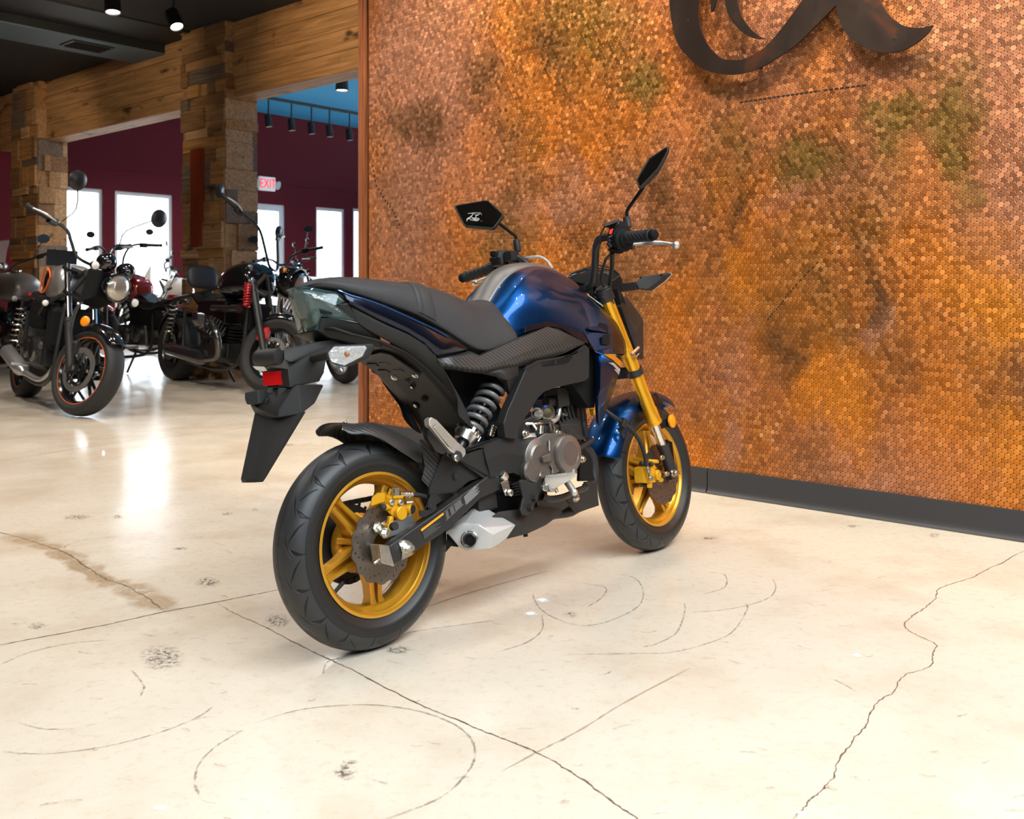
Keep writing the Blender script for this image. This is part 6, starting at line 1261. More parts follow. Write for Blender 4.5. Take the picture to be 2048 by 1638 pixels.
# ---- exhaust
q = Z('Z4', (240, 1440, -.060), (330, 1545, -.085), (390, 1577, -.105), (555, 1562, -.145), (570, 1470, -.150), (470, 1395, -.13), (380, 1380, -.10))
q2 = Z('Z4', (455, 1262, -.075), (490, 1268, -.085), (585, 1380, -.135), (722, 1400, -.150), (660, 1490, -.148), (600, 1535, -.145), (500, 1420, -.14))+Z('Z4', (250, 1445, -.045), (455, 1266, -.045), (490, 1272, -.045), (700, 1402, -.09), (650, 1485, -.09), (400, 1570, -.06), (340, 1540, -.05))
bm = NB(); hull(bm, q+q2); pieces(bm); mf = obj('muffler', bm, M_SILVER, BK, 20, bevel=.006); mf['label'] = 'silver angular muffler end with round outlet'
oc = P('Z4', 408, 1500, -.115); on_ = (BCAM-oc).normalized(); on_ = (V(-.8, -.55, .0)).normalized()
bm = NB(); lathe(bm, [(.0128, -.012), (.0128, .005), (.0150, .006), (.0168, .004), (.0168, -.01)], oc+on_*.002, on_, 36, cap=False); obj('outlet', bm, M_BLK, mf, 30)
bm = NB(); lathe(bm, [(.0205, .0), (.0225, .003), (.0205, .0055)], oc+on_*.001, on_, 36, cap=False); obj('outlet_ring', bm, M_ZINC, mf); bm = NB(); lathe(bm, [(0, .0035), (.0129, .0035)], oc, on_, 28, cap=False); obj('outlet_shade', bm, M_PLASD, mf)  # dark matte disc paints the shade inside the outlet hole
bm = NB(); hull(bm, Z('Z4', (250, 1460, -.05), (250, 1540, -.06), (330, 1550, -.075), (320, 1460, -.07))+Z('Z4', (255, 1465, -.035), (255, 1535, -.04), (330, 1545, -.05))); obj('muffler_back', bm, M_PLASD, mf)
bm = NB(); hull(bm, Z('Z4', (560, 1340, -.12), (720, 1400, -.135), (660, 1495, -.135), (800, 1460, -.125), (930, 1400, -.10), (1035, 1320, -.09), (1040, 1295, -.09), (900, 1270, -.10), (760, 1290, -.11), (600, 1310, -.12))+Z('Z4', (600, 1320, -.03), (740, 1470, -.03), (900, 1400, -.02), (1020, 1320, -.02), (900, 1280, -.02))); ch = obj('exhaust_chamber', bm, M_ENGD, BK, 25, bevel=.008)
bm = NB(); hull(bm, Z('Z4', (860, 1235, -.10), (1060, 1220, -.09), (1095, 1260, -.08), (1040, 1300, -.085), (880, 1290, -.10))+[V(.50, .04, .22), V(.72, .04, .20)]); tube(bm, [V(.80, -.02, .40), V(.86, -.03, .34), V(.85, -.03, .26), V(.76, -.03, .20), V(.66, -.02, .20)], .016, 12, smooth=5); obj('exhaust_pipe', bm, M_ENGD, ch, 40); bm = NB(); cyl(bm, P('Z4', 788, 1460, -.12), P('Z4', 790, 1478, -.12), .006); obj('drain_bolt', bm, M_PLASD, ch)
bm = NB(); prism(bm, H_((545, 1395, -.095), (695, 1320, -.095), (770, 1290, -.09), (790, 1220, -.085), (890, 1215, -.07), (905, 1330, -.07), (920, 1480, -.065), (800, 1520, -.07), (695, 1558, -.075)), (0, .015, 0)); obj('belly_guard', bm, M_PLAS, BK, 25, bevel=.004)
bm = NB(); prism(bm, H_((700, 880, -.10), (760, 890, -.09), (830, 1020, -.08), (880, 1210, -.07), (705, 1215, -.09), (715, 1000, -.10)), (0, .012, 0)); obj('splash_guard', bm, M_PLASD, BK, 25, bevel=.003)
# ---- side stand on the far side
bm = NB(); foot = BMX.transposed() @ (Vector((BO.x, BO.y, 0))-BO); sx, sy = .42, .30
zg = (-(BO.z)-sy*math.sin(-BLEAN))/math.cos(BLEAN)
tube(bm, [V(.50, .09, .26), V(.46, .20, (.26+zg)/2), V(sx, sy, zg+.012)], [.013, .011, .010], 10); box(bm, (sx-.01, sy+.005, zg+.009), (.07, .05, .010), (-0.0, 0, 0)); obj('side_stand', bm, M_FRAME, BK, 40)
# ================================================================ the other motorcycles in the showroom
M_TYRE2 = mat('road_tyre_rubber', (.020, .0195, .019), .6, 0, .4, bump=(60, .4)); M_RIMB = mat('gloss_black_rim', (.008, .008, .008), .18, 0, .5, coat=.6)
M_BTANK = mat('gloss_black_paint', (.006, .006, .007), .12, 0, .5, coat=1, coat_rough=.02); M_SILT = mat('silver_tank_paint', (.33, .32, .31), .32, .6, .5, coat=.5)
M_REDT = mat('deep_red_paint', (.22, .008, .008), .22, .35, .5, coat=1, coat_rough=.03); M_ORNG = mat('orange_pinstripe', (.75, .13, .015), .35)
M_WHT = mat('white_fairing', (.78, .78, .80), .35, 0, .5); M_REDC = mat('red_caliper', (.45, .012, .015), .35); M_BLKE = mat('black_engine', (.016, .016, .016), .35, .3, var=.1)
M_HLENS = mat('headlamp_glass', (.42, .39, .34), .14, .6, .6, coat=1, bump=(45, .35)); M_DKSEAT = mat('seat_leather', (.018, .018, .019), .45); M_TITAN = mat('grey_chrome', (.16, .155, .15), .16, .9)
M_SIGW = mat('pale_signal_lens', (.75, .70, .64), .15, 0, .6)
M_DISC3 = mat('polished_disc_steel', (.42, .395, .36), .34, .85)
M_DISC2 = mat('bright_disc_steel', (.17, .16, .145), .45, .75)
class Moto:
    """frame of one parked machine: x forward from the rear contact, y to its left, z up"""
    def __init__(s, label, rear, front, steer_deg, lean_deg, rr, rf, wr, wf, rake=27):
        s.R, s.Fc = Vector((*rear, 0)), Vector((*front, 0)); d = s.Fc-s.R; s.L = d.length; s.h = math.atan2(d.y, d.x); s.lean = math.radians(lean_deg)
        s.root = empty('motorcycle', s.R, (-s.lean, 0, s.h)); tag(s.root, label, 'motorcycle', 'motorcycles parked by the windows')
        s.M = Matrix.Translation(s.R) @ Matrix.Rotation(s.h, 4, 'Z') @ Matrix.Rotation(-s.lean, 4, 'X'); s.I = s.M.inverted()
        s.rr, s.rf, s.wr, s.wf = rr, rf, wr, wf
        s.dz = .5*wf*(1-math.cos(s.lean)); s.root.location.z = s.dz; s.M = Matrix.Translation((0, 0, s.dz)) @ s.M; s.I = s.M.inverted()
        a = math.radians(rake); s.ax = V(-math.sin(a), 0, math.cos(a)); s.p0 = V(s.L+.10, 0, 0)
        s.S = Matrix.Translation(s.p0) @ Matrix.Rotation(math.radians(steer_deg), 4, s.ax) @ Matrix.Translation(-s.p0)
    def st(s, bm): bm.transform(s.S); return bm
    def px(s, x, y, Y): return s.I @ W_depth(x, y, Y)
    def add(s, name, bm, m, parent=None, steer=False, **kw):
        if steer: bm.transform(s.S)
        return obj(name, bm, m, parent or s.root, kw.pop('ang', 35), **kw)
    def wheel(s, name, front, rim_m, style, r_rim, disc=.14, stripe=None, lip=None, dm=None):
        r, w_ = (s.rf, s.wf) if front else (s.rr, s.wr); c = V(s.L if front else 0, 0, r); hw = w_*.40; bm = NB()
        lathe(bm, [(r_rim+.010, -hw), (r_rim, -hw+.002), (r_rim-.012, -hw+.016), (r_rim-.020, -hw*.4), (r_rim-.024, 0), (r_rim-.020, hw*.4), (r_rim-.012, hw-.016), (r_rim, hw-.002), (r_rim+.010, hw), (r_rim+.006, hw-.01), (r_rim-.006, 0), (r_rim+.006, -hw+.01)], (0, 0, 0), (0, 1, 0), 56, closed=True)
        lathe(bm, [(.014, -hw*.95), (.034, -hw*.95), (.040, -hw*.5), (.030, 0), (.040, hw*.5), (.034, hw*.95), (.014, hw*.95)], (0, 0, 0), (0, 1, 0), 24)
        if style == 'cast':
            for i in range(5):
                for da in (-.16, .16):
                    a = 2*math.pi*i/5+.4; p0 = V(.036*math.cos(a+da*.5), 0, .036*math.sin(a+da*.5)); p1 = V((r_rim-.018)*math.cos(a+da), 0, (r_rim-.018)*math.sin(a+da)); tube(bm, [p0, p1], [.014, .009], 8)
        sp = None
        if style == 'wire':
            sp = NB()
            for i in range(36):
                a = 2*math.pi*i/36; sy = 1 if i % 2 else -1; b = a+(.5 if (i//2) % 2 else -.5)
                tube(sp, [V(.036*math.cos(b), sy*hw*.6, .036*math.sin(b)), V((r_rim-.016)*math.cos(a), sy*.006, (r_rim-.016)*math.sin(a))], .0022, 4, caps=False)
        L = Matrix.Translation(c); L = s.S @ L if front else L
        wo = s.add(name, bm, rim_m, ang=30); wo.matrix_local = L
        if sp: obj('spokes', sp, M_ZINC if lip else M_BLK, wo)
        prof = [(r_rim+.002, -hw)]
        for i in range(17):
            u = math.radians(-112+224*i/16); cu, su = math.cos(u), math.sin(u); h = (r-r_rim)*.5
            prof.append((r-h+(h*cu if cu > 0 else h*.8*cu), w_*.5*math.copysign(abs(su)**.9, su)))
        prof.append((r_rim+.002, hw)); bm = NB(); lathe(bm, prof, (0, 0, 0), (0, 1, 0), 72, cap=False); obj('tire', bm, M_TYRE2, wo, 50)
        if stripe:
            bm = NB()
            for y in (-hw-.001, hw+.001): lathe(bm, [(r_rim+.003, y-.0008), (r_rim+.010, y-.0008), (r_rim+.010, y+.0008), (r_rim+.003, y+.0008)], (0, 0, 0), (0, 1, 0), 72, closed=True)
            obj('rim_stripe', bm, stripe, wo)
        if disc:
            for y in ((-hw-.018,) if not front or disc < .15 else (-hw-.018,)):
                bm = NB(); M = Matrix.Translation((0, y, 0)) @ Matrix.Rotation(math.pi/2, 4, 'X')
                hs = [circ(0, 0, disc*.74, 40)]+[circ(disc*(.80+.045*(i % 4))*math.cos(2*math.pi*i/40), disc*(.80+.045*(i % 4))*math.sin(2*math.pi*i/40), disc*.016, 6) for i in range(40)]
                plate(bm, circ(0, 0, disc, 56), hs, M, .005); obj('brake_disc', bm, dm or M_DISC2, wo)
                bm = NB()
                for i in range(5):
                    a = 2*math.pi*i/5; tube(bm, [V(.03*math.cos(a), y-.002, .03*math.sin(a)), V(disc*.76*math.cos(a+.25), y-.002, disc*.76*math.sin(a+.25))], .012, 6)
                lathe(bm, [(.02, y-.006), (disc*.42, y-.006), (disc*.42, y+.004), (.02, y+.004)], (0, 0, 0), (0, 1, 0), 30, closed=True); obj('disc_carrier', bm, M_RIMB, wo)
                bm = NB()
                for i in range(6): a = 2*math.pi*i/6; bolt(bm, V(disc*.66*math.cos(a), y-.010, disc*.66*math.sin(a)), (0, -1, 0), .008, .006, 10)
                islands('disc_bolts', bm, M_ZINC, wo)
        return wo
    def fork(s, z_top, m_up, m_low, rad=.023, z_split=.52, sep=.105, upside=False):
        out = []
        for sy in (-1, 1):
            a = V(s.L-.045, sy*sep, s.rf); d = s.ax; k_ = lambda z: a+d*((z-s.rf)/d.z)
            bm = NB(); cyl(bm, k_(z_split), k_(z_top), rad); f = s.add('fork_leg', bm, m_up, steer=True)
            bm = NB(); cyl(bm, k_(s.rf-.03)+V(.0, 0, 0), k_(z_split+.02), rad*1.28); lathe(bm, [(rad*.9, 0), (rad*1.45, 0), (rad*1.45, .03), (rad*.9, .03)], k_(z_split), d, 20, closed=True); hull(bm, [a+V(x, y, z) for x in (-.025, .06) for y in (-.016, .016) for z in (-.035, .03)]); s.out = s.add('fork_slider', bm, m_low, f, steer=True)
            out.append(f)
        k0 = V(s.L-.045, 0, s.rf); bm = NB()
        for z in (z_top-.03, z_top-.20): box(bm, k0+s.ax*((z-s.rf)/s.ax.z), (.07, sep*2+.05, .03), (0, math.radians(27), 0))
        bm2 = bm; s.add('fork_clamp', bm2, M_BLK, steer=True, bevel=.004)
        bm = NB(); cyl(bm, (s.L, -sep-.03, s.rf), (s.L, sep+.03, s.rf), .012); lathe(bm, [(.02, 0), (.02, .012), (.012, .012)], (s.L, -sep-.02, s.rf), (0, -1, 0), 16); s.add('front_axle', bm, M_ZINC, steer=True)
        return out
    def caliper(s, m, z=.12, x=-.09, y=-.085):
        bm = NB(); hull(bm, [V(s.L+x+a, y+b, s.rf+z+c) for a in (-.05, .04) for b in (-.025, .02) for c in (-.045, .05)]+[V(s.L+x-.06, y, s.rf+z-.02), V(s.L+x+.02, y, s.rf+z+.08)])
        c = s.add('brake_caliper', bm, m, steer=True, bevel=.006); return c
    def fender(s, front, m, r_off, wd, a0, a1, n=12):
        r = (s.rf if front else s.rr)+r_off; cx, cz = (s.L, s.rf) if front else (0, s.rr); bm = NB(); rows = []
        for i in range(n+1):
            a = math.radians(a0+(a1-a0)*i/n); k_ = 1 if 0 < i < n else .8
            rows.append([V(cx+(r-q)*math.cos(a), y*wd*k_, cz+(r-q)*math.sin(a)) for y, q in ((-1, .06), (-.95, .03), (-.6, .004), (0, 0), (.6, .004), (.95, .03), (1, .06))])
        grid(bm, rows); return s.add('front_fender' if front else 'rear_fender', bm, m, steer=front, solid=.004, sub=1, ang=60, out=(0, 0, 1))
    def tank(s, x0, x1, zt, zb, wd, m, peak=.45, name='fuel_tank'):
        bm = NB(); secs = []
        for i in range(9):
            t = i/8; x = x0+(x1-x0)*t; e = max(.12, math.sin(math.pi*min(1, .16+t*.80))**.55); top = zb+(zt-zb)*(.62+.38*math.sin(math.pi*(.10+.62*t))) if i not in (0, 8) else zb+(zt-zb)*.6
            w2 = wd*(.55+.45*math.sin(math.pi*(.12+.68*t))); zb2 = zb+(.04 if i in (0, 8) else 0)
            secs.append([V(x, w2*math.copysign(abs(math.cos(a))**.75, math.cos(a)), (top+zb2)/2+(top-zb2)/2*math.copysign(abs(math.sin(a))**.8, math.sin(a))) for a in [2*math.pi*j/16 for j in range(16)]])
        loft(bm, secs); return s.add(name, bm, m, sub=2, ang=60)
    def seat(s, pts, m=None):
        """pts: (x, z, half width, thickness)"""
        bm = NB(); secs = [[V(x, w_*math.copysign(abs(math.cos(a))**.6, math.cos(a)), z-t/2+t/2*math.copysign(abs(math.sin(a))**.7, math.sin(a))) for a in [2*math.pi*j/14 for j in range(14)]] for x, z, w_, t in pts]
        loft(bm, secs); return s.add('seat', bm, m or M_DKSEAT, sub=2, ang=60)
    def bars(s, pts, side_r=True, grip=.13, m=None, lever=True, steer=True):
        """bar half from the clamp to the end, on the right (-y) and mirrored"""
        m = m or M_BLK; full = [V(x, -y, z) for x, y, z in pts[::-1]]+[V(*p) for p in pts] if pts[0][1] != 0 else None
        L = [V(x, y, z) for x, y, z in pts]; Rr = [V(x, -y, z) for x, y, z in pts[::-1]]
        bm = NB(); tube(bm, Rr+L, .012, 10, smooth=5); hb_ = s.add('handlebar', bm, m, steer=steer)
        for sy in (-1, 1):
            e, e0 = V(pts[-1][0], sy*pts[-1][1], pts[-1][2]), V(pts[-2][0], sy*pts[-2][1], pts[-2][2]); d = (e0-e).normalized()
            bm = NB(); lathe(bm, [(.012, -.02), (.020, -.018), (.020, -.004), (.017, 0), (.0175, grip), (.022, grip), (.022, grip+.006), (.012, grip+.006)], e, d, 16); s.add('grip', bm, M_RUB, hb_, steer=steer)
            bm = NB(); c = e+d*(grip+.045); hull(bm, [c+d*a+V(b, 0, g) for a in (-.03, .03) for b in (-.028, .022) for g in (-.028, .022)]); s.add('switch_housing', bm, M_BLK, hb_, steer=steer, bevel=.006)
            if lever:
                bm = NB(); tube(bm, [e+d*(grip+.05)+V(.03, 0, 0), e+d*(grip*.6)+V(.065, 0, -.004), e+V(.05, 0, -.01)], [.006, .008, .006], 8, smooth=4); s.add('lever', bm, M_ALU, hb_, steer=steer)
        return hb_
    def headlight(s, c, r, m=None, depth=.13, tilt=-.05, lens=None, steer=True):
        c = V(*c); ax = V(1, 0, tilt).normalized(); bm = NB()
        lathe(bm, [(.01, -depth), (r*.55, -depth*.93), (r*.9, -depth*.6), (r*1.04, -depth*.2), (r*1.07, 0), (r*1.0, .006), (r*.95, 0)], c, ax, 36, cap=False); h = s.add('headlight', bm, m or M_BTANK, steer=steer, ang=40)
        bm = NB(); lathe(bm, [(r*.97, -.004), (r*.8, .012), (r*.4, .022), (0, .025)], c, ax, 32); s.add('headlight_lens', bm, lens or M_HLENS, h, steer=steer, ang=60); return h
    def signals(s, pts, m_body=None, steer=True, lens=None, r=.030):
        for c, base in pts:
            c, base = V(*c), V(*base); bm = NB(); tube(bm, [base, c], .007, 8); lathe(bm, [(.008, -.045), (r, -.02), (r*1.05, 0), (r*.9, .004)], c, (1, 0, 0), 20); t = s.add('turn_signal', bm, m_body or M_BLK, steer=steer)
            bm = NB(); ball(bm, c+V(.003, 0, 0), (.016, r*.95, r*.95), None, 16, 10); s.add('signal_lens', bm, lens or M_CLEAR, t, steer=steer); bm = NB(); ball(bm, c+V(.006, 0, 0), .012, None, 10, 6); s.add('signal_bulb', bm, M_AMBER, t, steer=steer)
    def mirror(s, c, base, r, mid=None, shape=1.0, steer=True, face=(-1, 0, .1)):
        c, base = V(*c), V(*base); bm = NB(); tube(bm, [base]+([V(*mid)] if mid else [])+[c], .005, 8, smooth=3); t = s.add('mirror', bm, M_BLK, steer=steer)
        bm = NB(); f = Vector(face).normalized(); lathe(bm, [(.0, -.02), (r*.6, -.018), (r, -.004), (r, .004), (r*.96, .004)], c, f, 28, sx=1, sy=shape); s.add('mirror_shell', bm, M_BLK, t, steer=steer); bm = NB(); lathe(bm, [(0, .003), (r*.96, .003)], c, f, 28, sy=shape, cap=False); s.add('mirror_glass', bm, M_GLASSM, t, steer=steer)
    def engine(s, x0, x1, z0, z1, wd=.16, v=False, m=None, fins=6, round_r=.10):
        m = m or M_BLKE; bm = NB(); hull(bm, [V(x, y, z) for x in (x0, x1) for y in (-wd, wd) for z in (z0, z0+(z1-z0)*.45)]+[V(x0+.06, y, z0-.04) for y in (-wd*.6, wd*.6)]+[V(x1-.04, y, z0-.04) for y in (-wd*.6, wd*.6)]); e = s.add('engine', bm, m, bevel=.02)
        bm = NB(); zc = z0+(z1-z0)*.25
        for sy in (-1, 1):
            lathe(bm, [(round_r, 0), (round_r, .03), (round_r*.85, .045), (round_r*.5, .05), (0, .05)], V(x0+(x1-x0)*.68, sy*wd, zc), (0, sy, 0), 32); lathe(bm, [(round_r*.8, 0), (round_r*.8, .03), (round_r*.6, .042), (0, .042)], V(x0+(x1-x0)*.28, sy*wd, zc), (0, sy, 0), 32)
        islands('engine_cover', bm, M_TITAN, e)
        bm = NB(); axes = [V(-.5, 0, 1).normalized(), V(.55, 0, 1).normalized()] if v else [V(.12, 0, 1).normalized()]
        for ax in axes:
            b = V((x0+x1)/2+ax.x*.05, 0, z0+(z1-z0)*.42); H = (z1-z0)*.58/ax.z
            for i in range(fins): box(bm, b+ax*(H*(i+.3)/fins), (.17, wd*1.75, H/fins*.45), frame_to(ax))
            cyl(bm, b, b+ax*H, .07); box(bm, b+ax*(H*.98), (.15, wd*1.5, .05), frame_to(ax))
        s.add('cylinder', bm, m, e, bevel=.003); return e
    def pipe(s, pts, r, m, muffler=None, rm=.05, name='exhaust'):
        bm = NB(); tube(bm, [V(*p) for p in pts], r, 12, smooth=5); e = s.add(name, bm, m)
        if muffler:
            a, b = V(*muffler[0]), V(*muffler[1]); bm = NB(); Ln = (b-a).length; lathe(bm, [(r, -.06), (rm*.9, 0), (rm, .03), (rm, Ln-.02), (rm*.85, Ln), (rm*.5, Ln), (rm*.5, Ln-.05), (0, Ln-.05)], a, b-a, 28); s.add('muffler', bm, m, e)
        return e
    def chassis(s, zt, zs, m=None):
        """frame tubes, swingarm, twin shocks, pegs, stand"""
        m = m or M_FRAME; bm = NB(); hx = s.L-.30
        for sy in (-1, 1):
            tube(bm, [V(hx+.08, 0, zt-.04), V(hx, sy*.09, zt-.25), V(hx-.05, sy*.13, .22), V(.62, sy*.14, .19), V(.40, sy*.13, .30), V(.34, sy*.12, zs-.12)], .016, 8, smooth=4); tube(bm, [V(hx+.06, 0, zt-.02), V(.60, sy*.10, zs+.02), V(.05, sy*.11, zs-.04)], .016, 8, smooth=4)
        f = s.add('frame', bm, m)
        bm = NB()
        for sy in (-1, 1): tube(bm, [V(.44, sy*.11, .32), V(.0, sy*.12, s.rr)], [.024, .018], 8)
        cyl(bm, V(0, -.14, s.rr), V(0, .14, s.rr), .012); cyl(bm, V(.44, -.12, .32), V(.44, .12, .32), .025); s.add('swingarm', bm, m)
        for sy in (-1, 1):
            a, b = V(.02, sy*.13, s.rr+.05), V(.13, sy*.12, zs-.03); bm = NB(); cyl(bm, a, b, .014); d = (b-a).normalized(); u = d.orthogonal(); v = d.cross(u); Ln = (b-a).length
            k_ = s.add('shock_absorber', bm, M_BLK); bm = NB(); tube(bm, [a+d*(Ln*(.15+.7*i/90))+(u*math.cos(.49*i)+v*math.sin(.49*i))*.026 for i in range(91)], .006, 6); s.add('spring', bm, M_ZINC, k_)
            bm = NB(); cyl(bm, V(.62, sy*.14, .28), V(.62, sy*.26, .285), .013); s.add('footpeg', bm, M_ALU)
        bm = NB(); th = -s.lean; sy = .27; zg = (-s.dz-sy*math.sin(-s.lean))/math.cos(s.lean); tube(bm, [V(.68, .13, .22), V(.64, sy, zg+.014)], .012, 8); s.add('side_stand', bm, m)
        return f
    def core(s, x0, x1, z0, z1, wd, m=None, name='side_cover'):
        bm = NB(); hull(bm, [V(x, y, z) for x in (x0, x1) for y in (-wd, wd) for z in (z0+.03, z1-.03)]+[V(x, y, z) for x in (x0+.03, x1-.03) for y in (-wd*.8, wd*.8) for z in (z0, z1)]); return s.add(name, bm, m or M_PLASD, bevel=.012)
    def rear_lights(s, x, z, w_=.05):
        bm = NB(); hull(bm, [V(x+a, y, z+c) for a in (0, .04) for y in (-w_, w_) for c in (-.025, .025)]); t = s.add('tail_light', bm, M_REDL, bevel=.005)
        s.signals([((x+.02, sy*.14, z-.03), (x+.06, sy*.03, z-.02)) for sy in (-1, 1)], steer=False, r=.024)
def floor_xy(px, py): p = W_floor(px, py); return (p.x, p.y)
# ---- grey roadster with orange trim, front wheel turned to the viewer
m = Moto('grey roadster with orange tank stripe and orange rim stripes, nearest of the background motorcycles', floor_xy(50, 793), floor_xy(160, 833), 24, 6, .30, .30, .165, .135)
MB_ = m
m.wheel('front_wheel', True, M_RIMB, 'cast', .222, .152, M_ORNG, dm=M_DISC3); m.wheel('rear_wheel', False, M_RIMB, 'cast', .222, .12, M_ORNG)
m.fork(1.00, M_CHROM, M_PLAS, .0225, .60, .105); cal_ = m.caliper(M_FRAME); m.fender(True, M_BTANK, .035, .075, 40, 125)
bm = NB(); lathe(bm, [(0, 0), (.035, 0), (.035, .008), (.03, .012), (0, .014)], (m.L+.0, -.13, .62), (.2, -1, 0), 28); m.add('side_reflector', bm, M_AMBER, steer=True)
bm = NB(); 
for q in (0, .022): tube(bm, [V(m.L-.09-q, -.10, .44), V(m.L-.13-q, -.12, .56), V(m.L-.16-q, -.10, .70), V(m.L-.16, -.05, .80)], .006, 6, smooth=4)
m.add('brake_hose', bm, M_RUB, steer=True)
t = m.tank(m.L-.90, m.L-.38, 1.04, .76, .150, M_SILT)
bm = NB()
for sy in (-1, 1): hull(bm, [V(m.L-.74+x, sy*(.140+.012*(1-abs(k_))), .90+z) for x, z, k_ in ((-.07, -.06, 1), (0, .075, 1), (.10, .085, 1), (.17, .03, 1), (.10, -.04, 1), (.02, -.075, 1), (.04, .02, 0))])
tp3 = m.add('tank_panel', bm, M_BTANK, t, ang=60)
bm = NB()
for sy in (-1, 1): tube(bm, [V(m.L-.74+x, sy*.150, .90+z) for x, z in ((-.075, -.06), (0, .08), (.10, .09), (.175, .03), (.10, -.045), (.02, -.08))], .006, 6, closed=True, smooth=4)
m.add('orange_stripe', bm, M_ORNG, t)
m.seat([(m.L-1.42, .83, .06, .05), (m.L-1.30, .85, .11, .07), (m.L-1.0, .83, .13, .09), (m.L-.80, .80, .12, .09), (m.L-.70, .83, .09, .06)])
m.core(m.L-1.2, m.L-.75, .55, .78, .12); m.core(m.L-.44, m.L-.30, .42, .72, .17, M_PLASD, 'radiator'); m.engine(m.L-.95, m.L-.45, .30, .74, .17, round_r=.09); m.chassis(1.0, .80)
m.pipe([(m.L-.42, -.06, .5), (m.L-.36, -.10, .32), (m.L-.55, -.13, .2), (m.L-1.0, -.15, .22)], .022, M_ALU, ((m.L-1.05, -.16, .24), (m.L-1.42, -.20, .36)), .055)
bm = NB(); tube(bm, [V(m.L-.30, sy_ if False else -.12, .80) for sy_ in (0,)]+[V(m.L-.62, -.15, .74), V(m.L-.80, -.14, .66)], .013, 8); m.add('frame_rail', bm, M_FRAME)
m.headlight((m.L+.06, 0, .895), .095); m.bars([(m.L-.28, .06, 1.04), (m.L-.31, .13, 1.07), (m.L-.36, .165, 1.16), (m.L-.40, .22, 1.24), (m.L-.53, .43, 1.31)])
bm = NB(); hull(bm, [V(m.L-.20, y, z) for y in (-.085, .085) for z in (.74, 1.0)]+[V(m.L-.05, y, z) for y in (-.08, .08) for z in (.80, .99)]); m.add('headlight_bracket', bm, M_PLASD, steer=True, bevel=.01)
for nm_, c, r in (('gauge', (m.L-.06, -.055, 1.055), .062), ('gauge', (m.L+.0, .07, 1.03), .058)):
    bm = NB(); ball(bm, c, (r, r, r*1.08)); g = m.add(nm_, bm, M_BTANK, steer=True, ang=60); bm = NB(); lathe(bm, [(r*.75, 0), (r*.75, .012), (0, .014)], V(*c)+V(-r*.8, 0, .01), (-1, 0, .3), 24); m.add('gauge_glass', bm, M_BLK, g, steer=True)
m.mirror((m.L-.20, -.36, 1.535), (m.L-.40, -.25, 1.27), .068, (m.L-.33, -.22, 1.38)); m.mirror((m.L-.20, .36, 1.52), (m.L-.40, .25, 1.26), .068, (m.L-.33, .22, 1.37))
m.signals([((m.L-.02, -.17, 1.0), (m.L-.08, -.10, .99)), ((m.L+.02, .19, .84), (m.L-.08, .10, .86))], lens=M_SIGW); m.rear_lights(-.10, .80); m.signals([((m.L-.36, -.21, .74), (m.L-.40, -.14, .74))], steer=False, lens=M_SIGW, r=.022)
# ---- black roadster with back rest
m = Moto('black cruiser with round headlight, red calipers and a padded backrest', floor_xy(352, 760), floor_xy(540, 790), 31, 5, .32, .325, .175, .13)
m.wheel('front_wheel', True, M_RIMB, 'wire', .215, .13); m.wheel('rear_wheel', False, M_TITAN, 'cast', .215, .13)
m.fork(1.02, M_CHROM, M_FRAME, .024, .86, .110); m.caliper(M_REDC, .13, -.10)
bm = NB(); box(bm, (m.L-.02, 0, .70), (.20, .12, .02)); m.fender(True, M_BTANK, .03, .07, 70, 130); bm.free()
t = m.tank(m.L-.86, m.L-.26, 1.09, .77, .175, M_BTANK); bm = NB(); lathe(bm, [(0, 0), (.04, 0), (.04, .012), (.03, .02), (0, .021)], (m.L-.60, 0, 1.075), (0, 0, 1), 24); m.add('fuel_cap', bm, M_CHROM, t)
m.seat([(m.L-1.36, .84, .08, .06), (m.L-1.28, .84, .14, .09), (m.L-1.08, .78, .15, .10), (m.L-.90, .79, .13, .09), (m.L-.80, .83, .09, .06)])
bm = NB(); secs = []
for i, (dx, z) in enumerate(((0, .86), (-.01, .90), (-.035, 1.0), (-.06, 1.06), (-.07, 1.08))):
    w_ = (.11, .15, .155, .14, .10)[i]; secs.append([V(m.L-1.38+dx+.035*math.sin(a), w_*math.copysign(abs(math.cos(a))**.5, math.cos(a)), z) for a in [2*math.pi*j/16 for j in range(16)]])
loft(bm, secs); m.add('backrest', bm, M_DKSEAT, sub=1, ang=60)
bm = NB()
for sy in (-1, 1): tube(bm, [V(m.L-1.40, sy*.08, .90), V(m.L-1.36, sy*.10, .78), V(m.L-1.20, sy*.12, .72)], .010, 8)
m.add('backrest_bracket', bm, M_CHROM)
m.fender(False, M_BTANK, .04, .10, 60, 165); m.core(m.L-1.15, m.L-.62, .52, .77, .145, M_BTANK); m.core(m.L-.40, m.L-.26, .48, .74, .10, M_PLASD, 'oil_cooler')
e = m.engine(m.L-1.02, m.L-.52, .26, .55, .15, round_r=.11)
